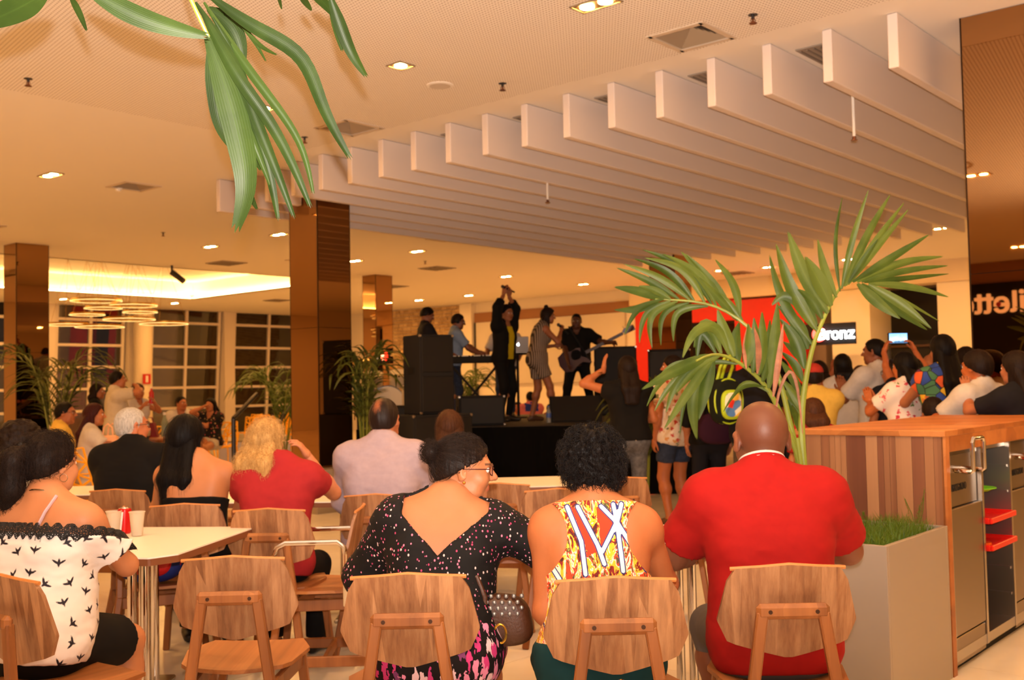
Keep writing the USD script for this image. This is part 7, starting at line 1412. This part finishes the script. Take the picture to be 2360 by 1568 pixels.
LIME = mat('lime_trim', lin(176, 206, 30), rough=.5); part(t, 'body', (v * [.15, .09, .20], m.faces), cloth('dark_green_black', (24, 30, 20)), smooth=True); part(t, 'front_pocket', (v * [.105, .03, .13] + [-.0, -.085, -.03], m.faces), LIME, smooth=True)
n_ = {'tc': ('texture_coordinate', {}), 'v': ('voronoi_texture', dict(scale=14)), 'sc': ('separate_color', {}), 'r': ('rgb_ramp', dict(ramp=[(0, lin(240, 200, 90)), (.3, lin(90, 140, 210)), (.55, lin(225, 60, 50)), (.75, lin(240, 236, 220))], interpolate=False)), 'p': ('principled_bsdf', dict(roughness=.35))}
part(t, 'picture_panel', (v * [.085, .012, .105] + [0, -.113, -.03], m.faces), graph('bag_picture', n_, [('tc.object', 'v.vector'), ('v.color', 'sc.color'), ('sc.r', 'r.fac'), ('r.color', 'p.base_color')]), smooth=True)
for s in (-1, 1): part(t, 'piping', MB().tube([(.15 * math.cos(a) * .98, s * .05, .2 * math.sin(a) * .98) for a in np.linspace(0, 6.283, 29)], .008, 6, False), LIME)
part(t, 'strap', MB().tube([(.06, .06, .15), (.10, .02, .30), (.06, -.02, .42), (.0, 0, .30), (.0, .06, .18)], .014, 8), LIME); part(t, 'strap', MB().tube([(-.05, .06, .15), (-.03, .02, .30), (.02, .0, .40)], .014, 8), LIME)
def claps(*a, hands_z=1.34, **k):
    return add(*a, hands=((-.035, .36, hands_z), (.035, .36, hands_z)), poles=((-.9, -.2, -.7), (.9, -.2, -.7)), hdir=((.12, .45, 1), (-.12, .45, 1)), curl=(10, 10), **k)
J = claps('person', 'person in a pale yellow t-shirt with a red cap just right of the palm stem', ground(1876, 9.4), -12, S=1.55, sex='m', girth=1.05, skin=sk1, hair=('short', 'dark'), top=tee(C_YEL, .42, loose=1.3), bottom=jeans(C_DENIM), shoes=M_SHOE); hd = lambda x, y, z: J['hc'] + J['Rh'] @ (np.array([x, y, z]) * J['hs']); m = trimesh.creation.icosphere(2, 1.); v = np.array(m.vertices); v[:, 2] = np.maximum(v[:, 2], -.05); part(J['t'], 'cap', (np.array([hd(x * .092, y * .108 - .01, z * .085 + .05) for x, y, z in v]), m.faces), cloth('cap_red', (190, 60, 48)), smooth=True)
J = claps('person', 'dark-haired woman in a sleeveless white top seen from behind', ground(1944, 10.8), -6, S=1.68, sex='f', skin=lin(172, 96, 58), hair=('long', 'black', dict(len=.17, back=.1)), hands_z=1.5, top=dict(mat=C_WHT, sleeve=.0, off=.016, neck=.60, tilt=0, neckhole=False, hem=-.14, cuts=[lambda x, y, s: np.minimum(.075 - np.sqrt(x * x + y * y), s - .42)], name='white_top'), bottom=jeans(C_DENIM), shoes=M_SHOE)
J = claps('person', 'tall man in a white polo looking left over the crowd', ground(2022, 9.9), 34, S=1.80, sex='m', skin=lin(150, 90, 60), hair=('short', 'black'), top=tee(C_WHT, .45, loose=1.25), bottom=jeans(C_NAVY), shoes=M_SHOE, head=(20, 0, 0), hands_z=1.3); part(J['t'], 'collar', MB().lathe([(.076, .0), (.072, .04), (.080, .042), (.09, .0)], 24, J['tp'](0, .0, .51), J['R2'] @ rotx(-12)), C_WHT)
J = claps('person', 'clapping woman in a white t-shirt printed with red flowers', ground(2090, 8.6), 28, S=1.63, sex='f', skin=lin(206, 118, 66), hair=('long', 'black', dict(len=.20, back=.1)), top=tee(C_ROSES, .36, loose=1.4), bottom=jeans(C_DENIM), shoes=M_SHOE, hands_z=1.22)
J = claps('person', 'tall long-haired woman in a multicoloured stained-glass print top', ground(2178, 8.3), 12, S=1.76, sex='f', skin=sk1, hair=('long', 'black', dict(len=.46, back=.11)), top=tee(stained(), .2), bottom=jeans(C_DENIM), shoes=M_SHOE, hands_z=1.3)
J = add('person', 'person photographing with a phone held up in both hands', ground(2108, 9.4), 0, S=1.60, sex='f', skin=lin(206, 120, 70), hair=('bun', 'black', dict(line=.025)), top=tee(C_NAVY, .3), bottom=jeans(C_DENIM), shoes=M_SHOE, hands=((-.15, .34, 1.70), (.13, .34, 1.71)), poles=((-1, -.1, -.3), (1, -.1, -.3)), hdir=((.35, .1, .9), (-.35, .1, .9)), curl=(45, 45))
pp = J['world'](np.array([-.0, .36, 1.79])); t = thing('phone', 'lit phone screen held up over the crowd', 'phone', None, pp, J['yaw']); part(t, 'case', MB().box((0, 0, 0), (.19, .012, .105), None, .005), M_BLACK); part(t, 'screen', MB().box((0, -.0075, 0), (.165, .003, .09)), graph('phone_screen', {'tc': ('texture_coordinate', {}), 'sx': ('separate_xyz', {}), 'nz': ('noise_texture', dict(scale=40)), 'md': ('math', dict(math_type='multiply_add', value2=.05)), 'mr': ('map_range', dict(from_min=-.045, from_max=.055)), 'r': ('rgb_ramp', dict(ramp=[(0, lin(40, 50, 70)), (.4, lin(60, 90, 120)), (.5, lin(170, 200, 220)), (1, lin(110, 160, 220))])), 'e': ('emission', dict(strength=.75))}, [('tc.object', 'sx.vector'), ('tc.object', 'nz.vector'), ('nz.fac', 'md.value1'), ('sx.z', 'md.value3'), ('md.value', 'mr.value'), ('mr.result', 'r.fac'), ('r.color', 'e.color')], 'e.emission'), smooth=False)
J = claps('person', 'short-haired person in a white t-shirt with a black bag strap, hands together', ground(2258, 7.42), 32, S=1.60, sex='m', skin=lin(206, 116, 62), hair=('short', 'dark', dict(thick=.016)), top=tee(C_WHT, .42, loose=1.4), bottom=jeans(C_DENIM), shoes=M_SHOE, hands_z=1.14); part(J['t'], 'strap', MB().tube([J['tp'](-.13, -.125, .30), J['tp'](-.11, -.12, .42), J['tp'](-.09, -.04, .535), J['tp'](-.08, .1, .45)], .016, 8), M_BLACK)
J = claps('person', 'woman with very long dark hair at the right edge of the crowd', ground(2348, 7.03), 28, S=1.58, sex='f', skin=sk1, hair=('long', 'dark', dict(len=.44, back=.12)), top=tee(C_NAVY, .4), bottom=jeans(C_DENIM), shoes=M_SHOE, hands_z=1.3)
J = add('person', 'child of whom only a dark crown shows above the counter', ground(2150, 7.7), 0, S=1.26, sex='m', skin=sk1, hair=('short', 'dark'), top=tee(C_NAVY, .4), bottom=jeans(C_DENIM), shoes=M_SHOE)
J = add('person', 'child with light brown hair low behind the palm stem', ground(1873, 8.0), 0, S=1.26, sex='f', skin=sk1, hair=('bob', 'brown'), top=tee(C_CORAL, .4), bottom=jeans(C_DENIM), shoes=M_SHOE)
for u, d, s, hl_, lab in ((1890, 11.2, 1.62, 'dark', 'dark-haired listener between the yellow shirt and the sleeveless woman'), (1985, 11.6, 1.56, 'brown', 'listener half hidden between the sleeveless woman and the tall man'), (2060, 9.6, 1.58, 'dark', 'bespectacled listener behind the flowered t-shirt'), (2290, 8.6, 1.66, 'black', 'listener behind the white t-shirt at the right'), (1800, 11.4, 1.66, 'black', 'listener in red hidden by the palm fronds'), (2230, 9.8, 1.70, 'dark', 'listener with a raised hand by the bronze pillar')):
    raised = u == 2230; J = add('person', lab, ground(u, d), 5, S=s, sex='f', skin=sk1, hair=('long', hl_, dict(len=.2)), top=tee(C_RED if u == 1800 else C_LBLUE if u == 1985 else C_NAVY, .35), bottom=jeans(C_DENIM), shoes=M_SHOE, head=(30 if u == 2060 else 0, 0, 0), hands=((-.2, .2, 1.66), None) if raised else (None, None), hdir=((.1, .2, 1), None) if raised else (None, None), curl=(8, 35))
    if u == 2060: glasses(J, M_BLACK)
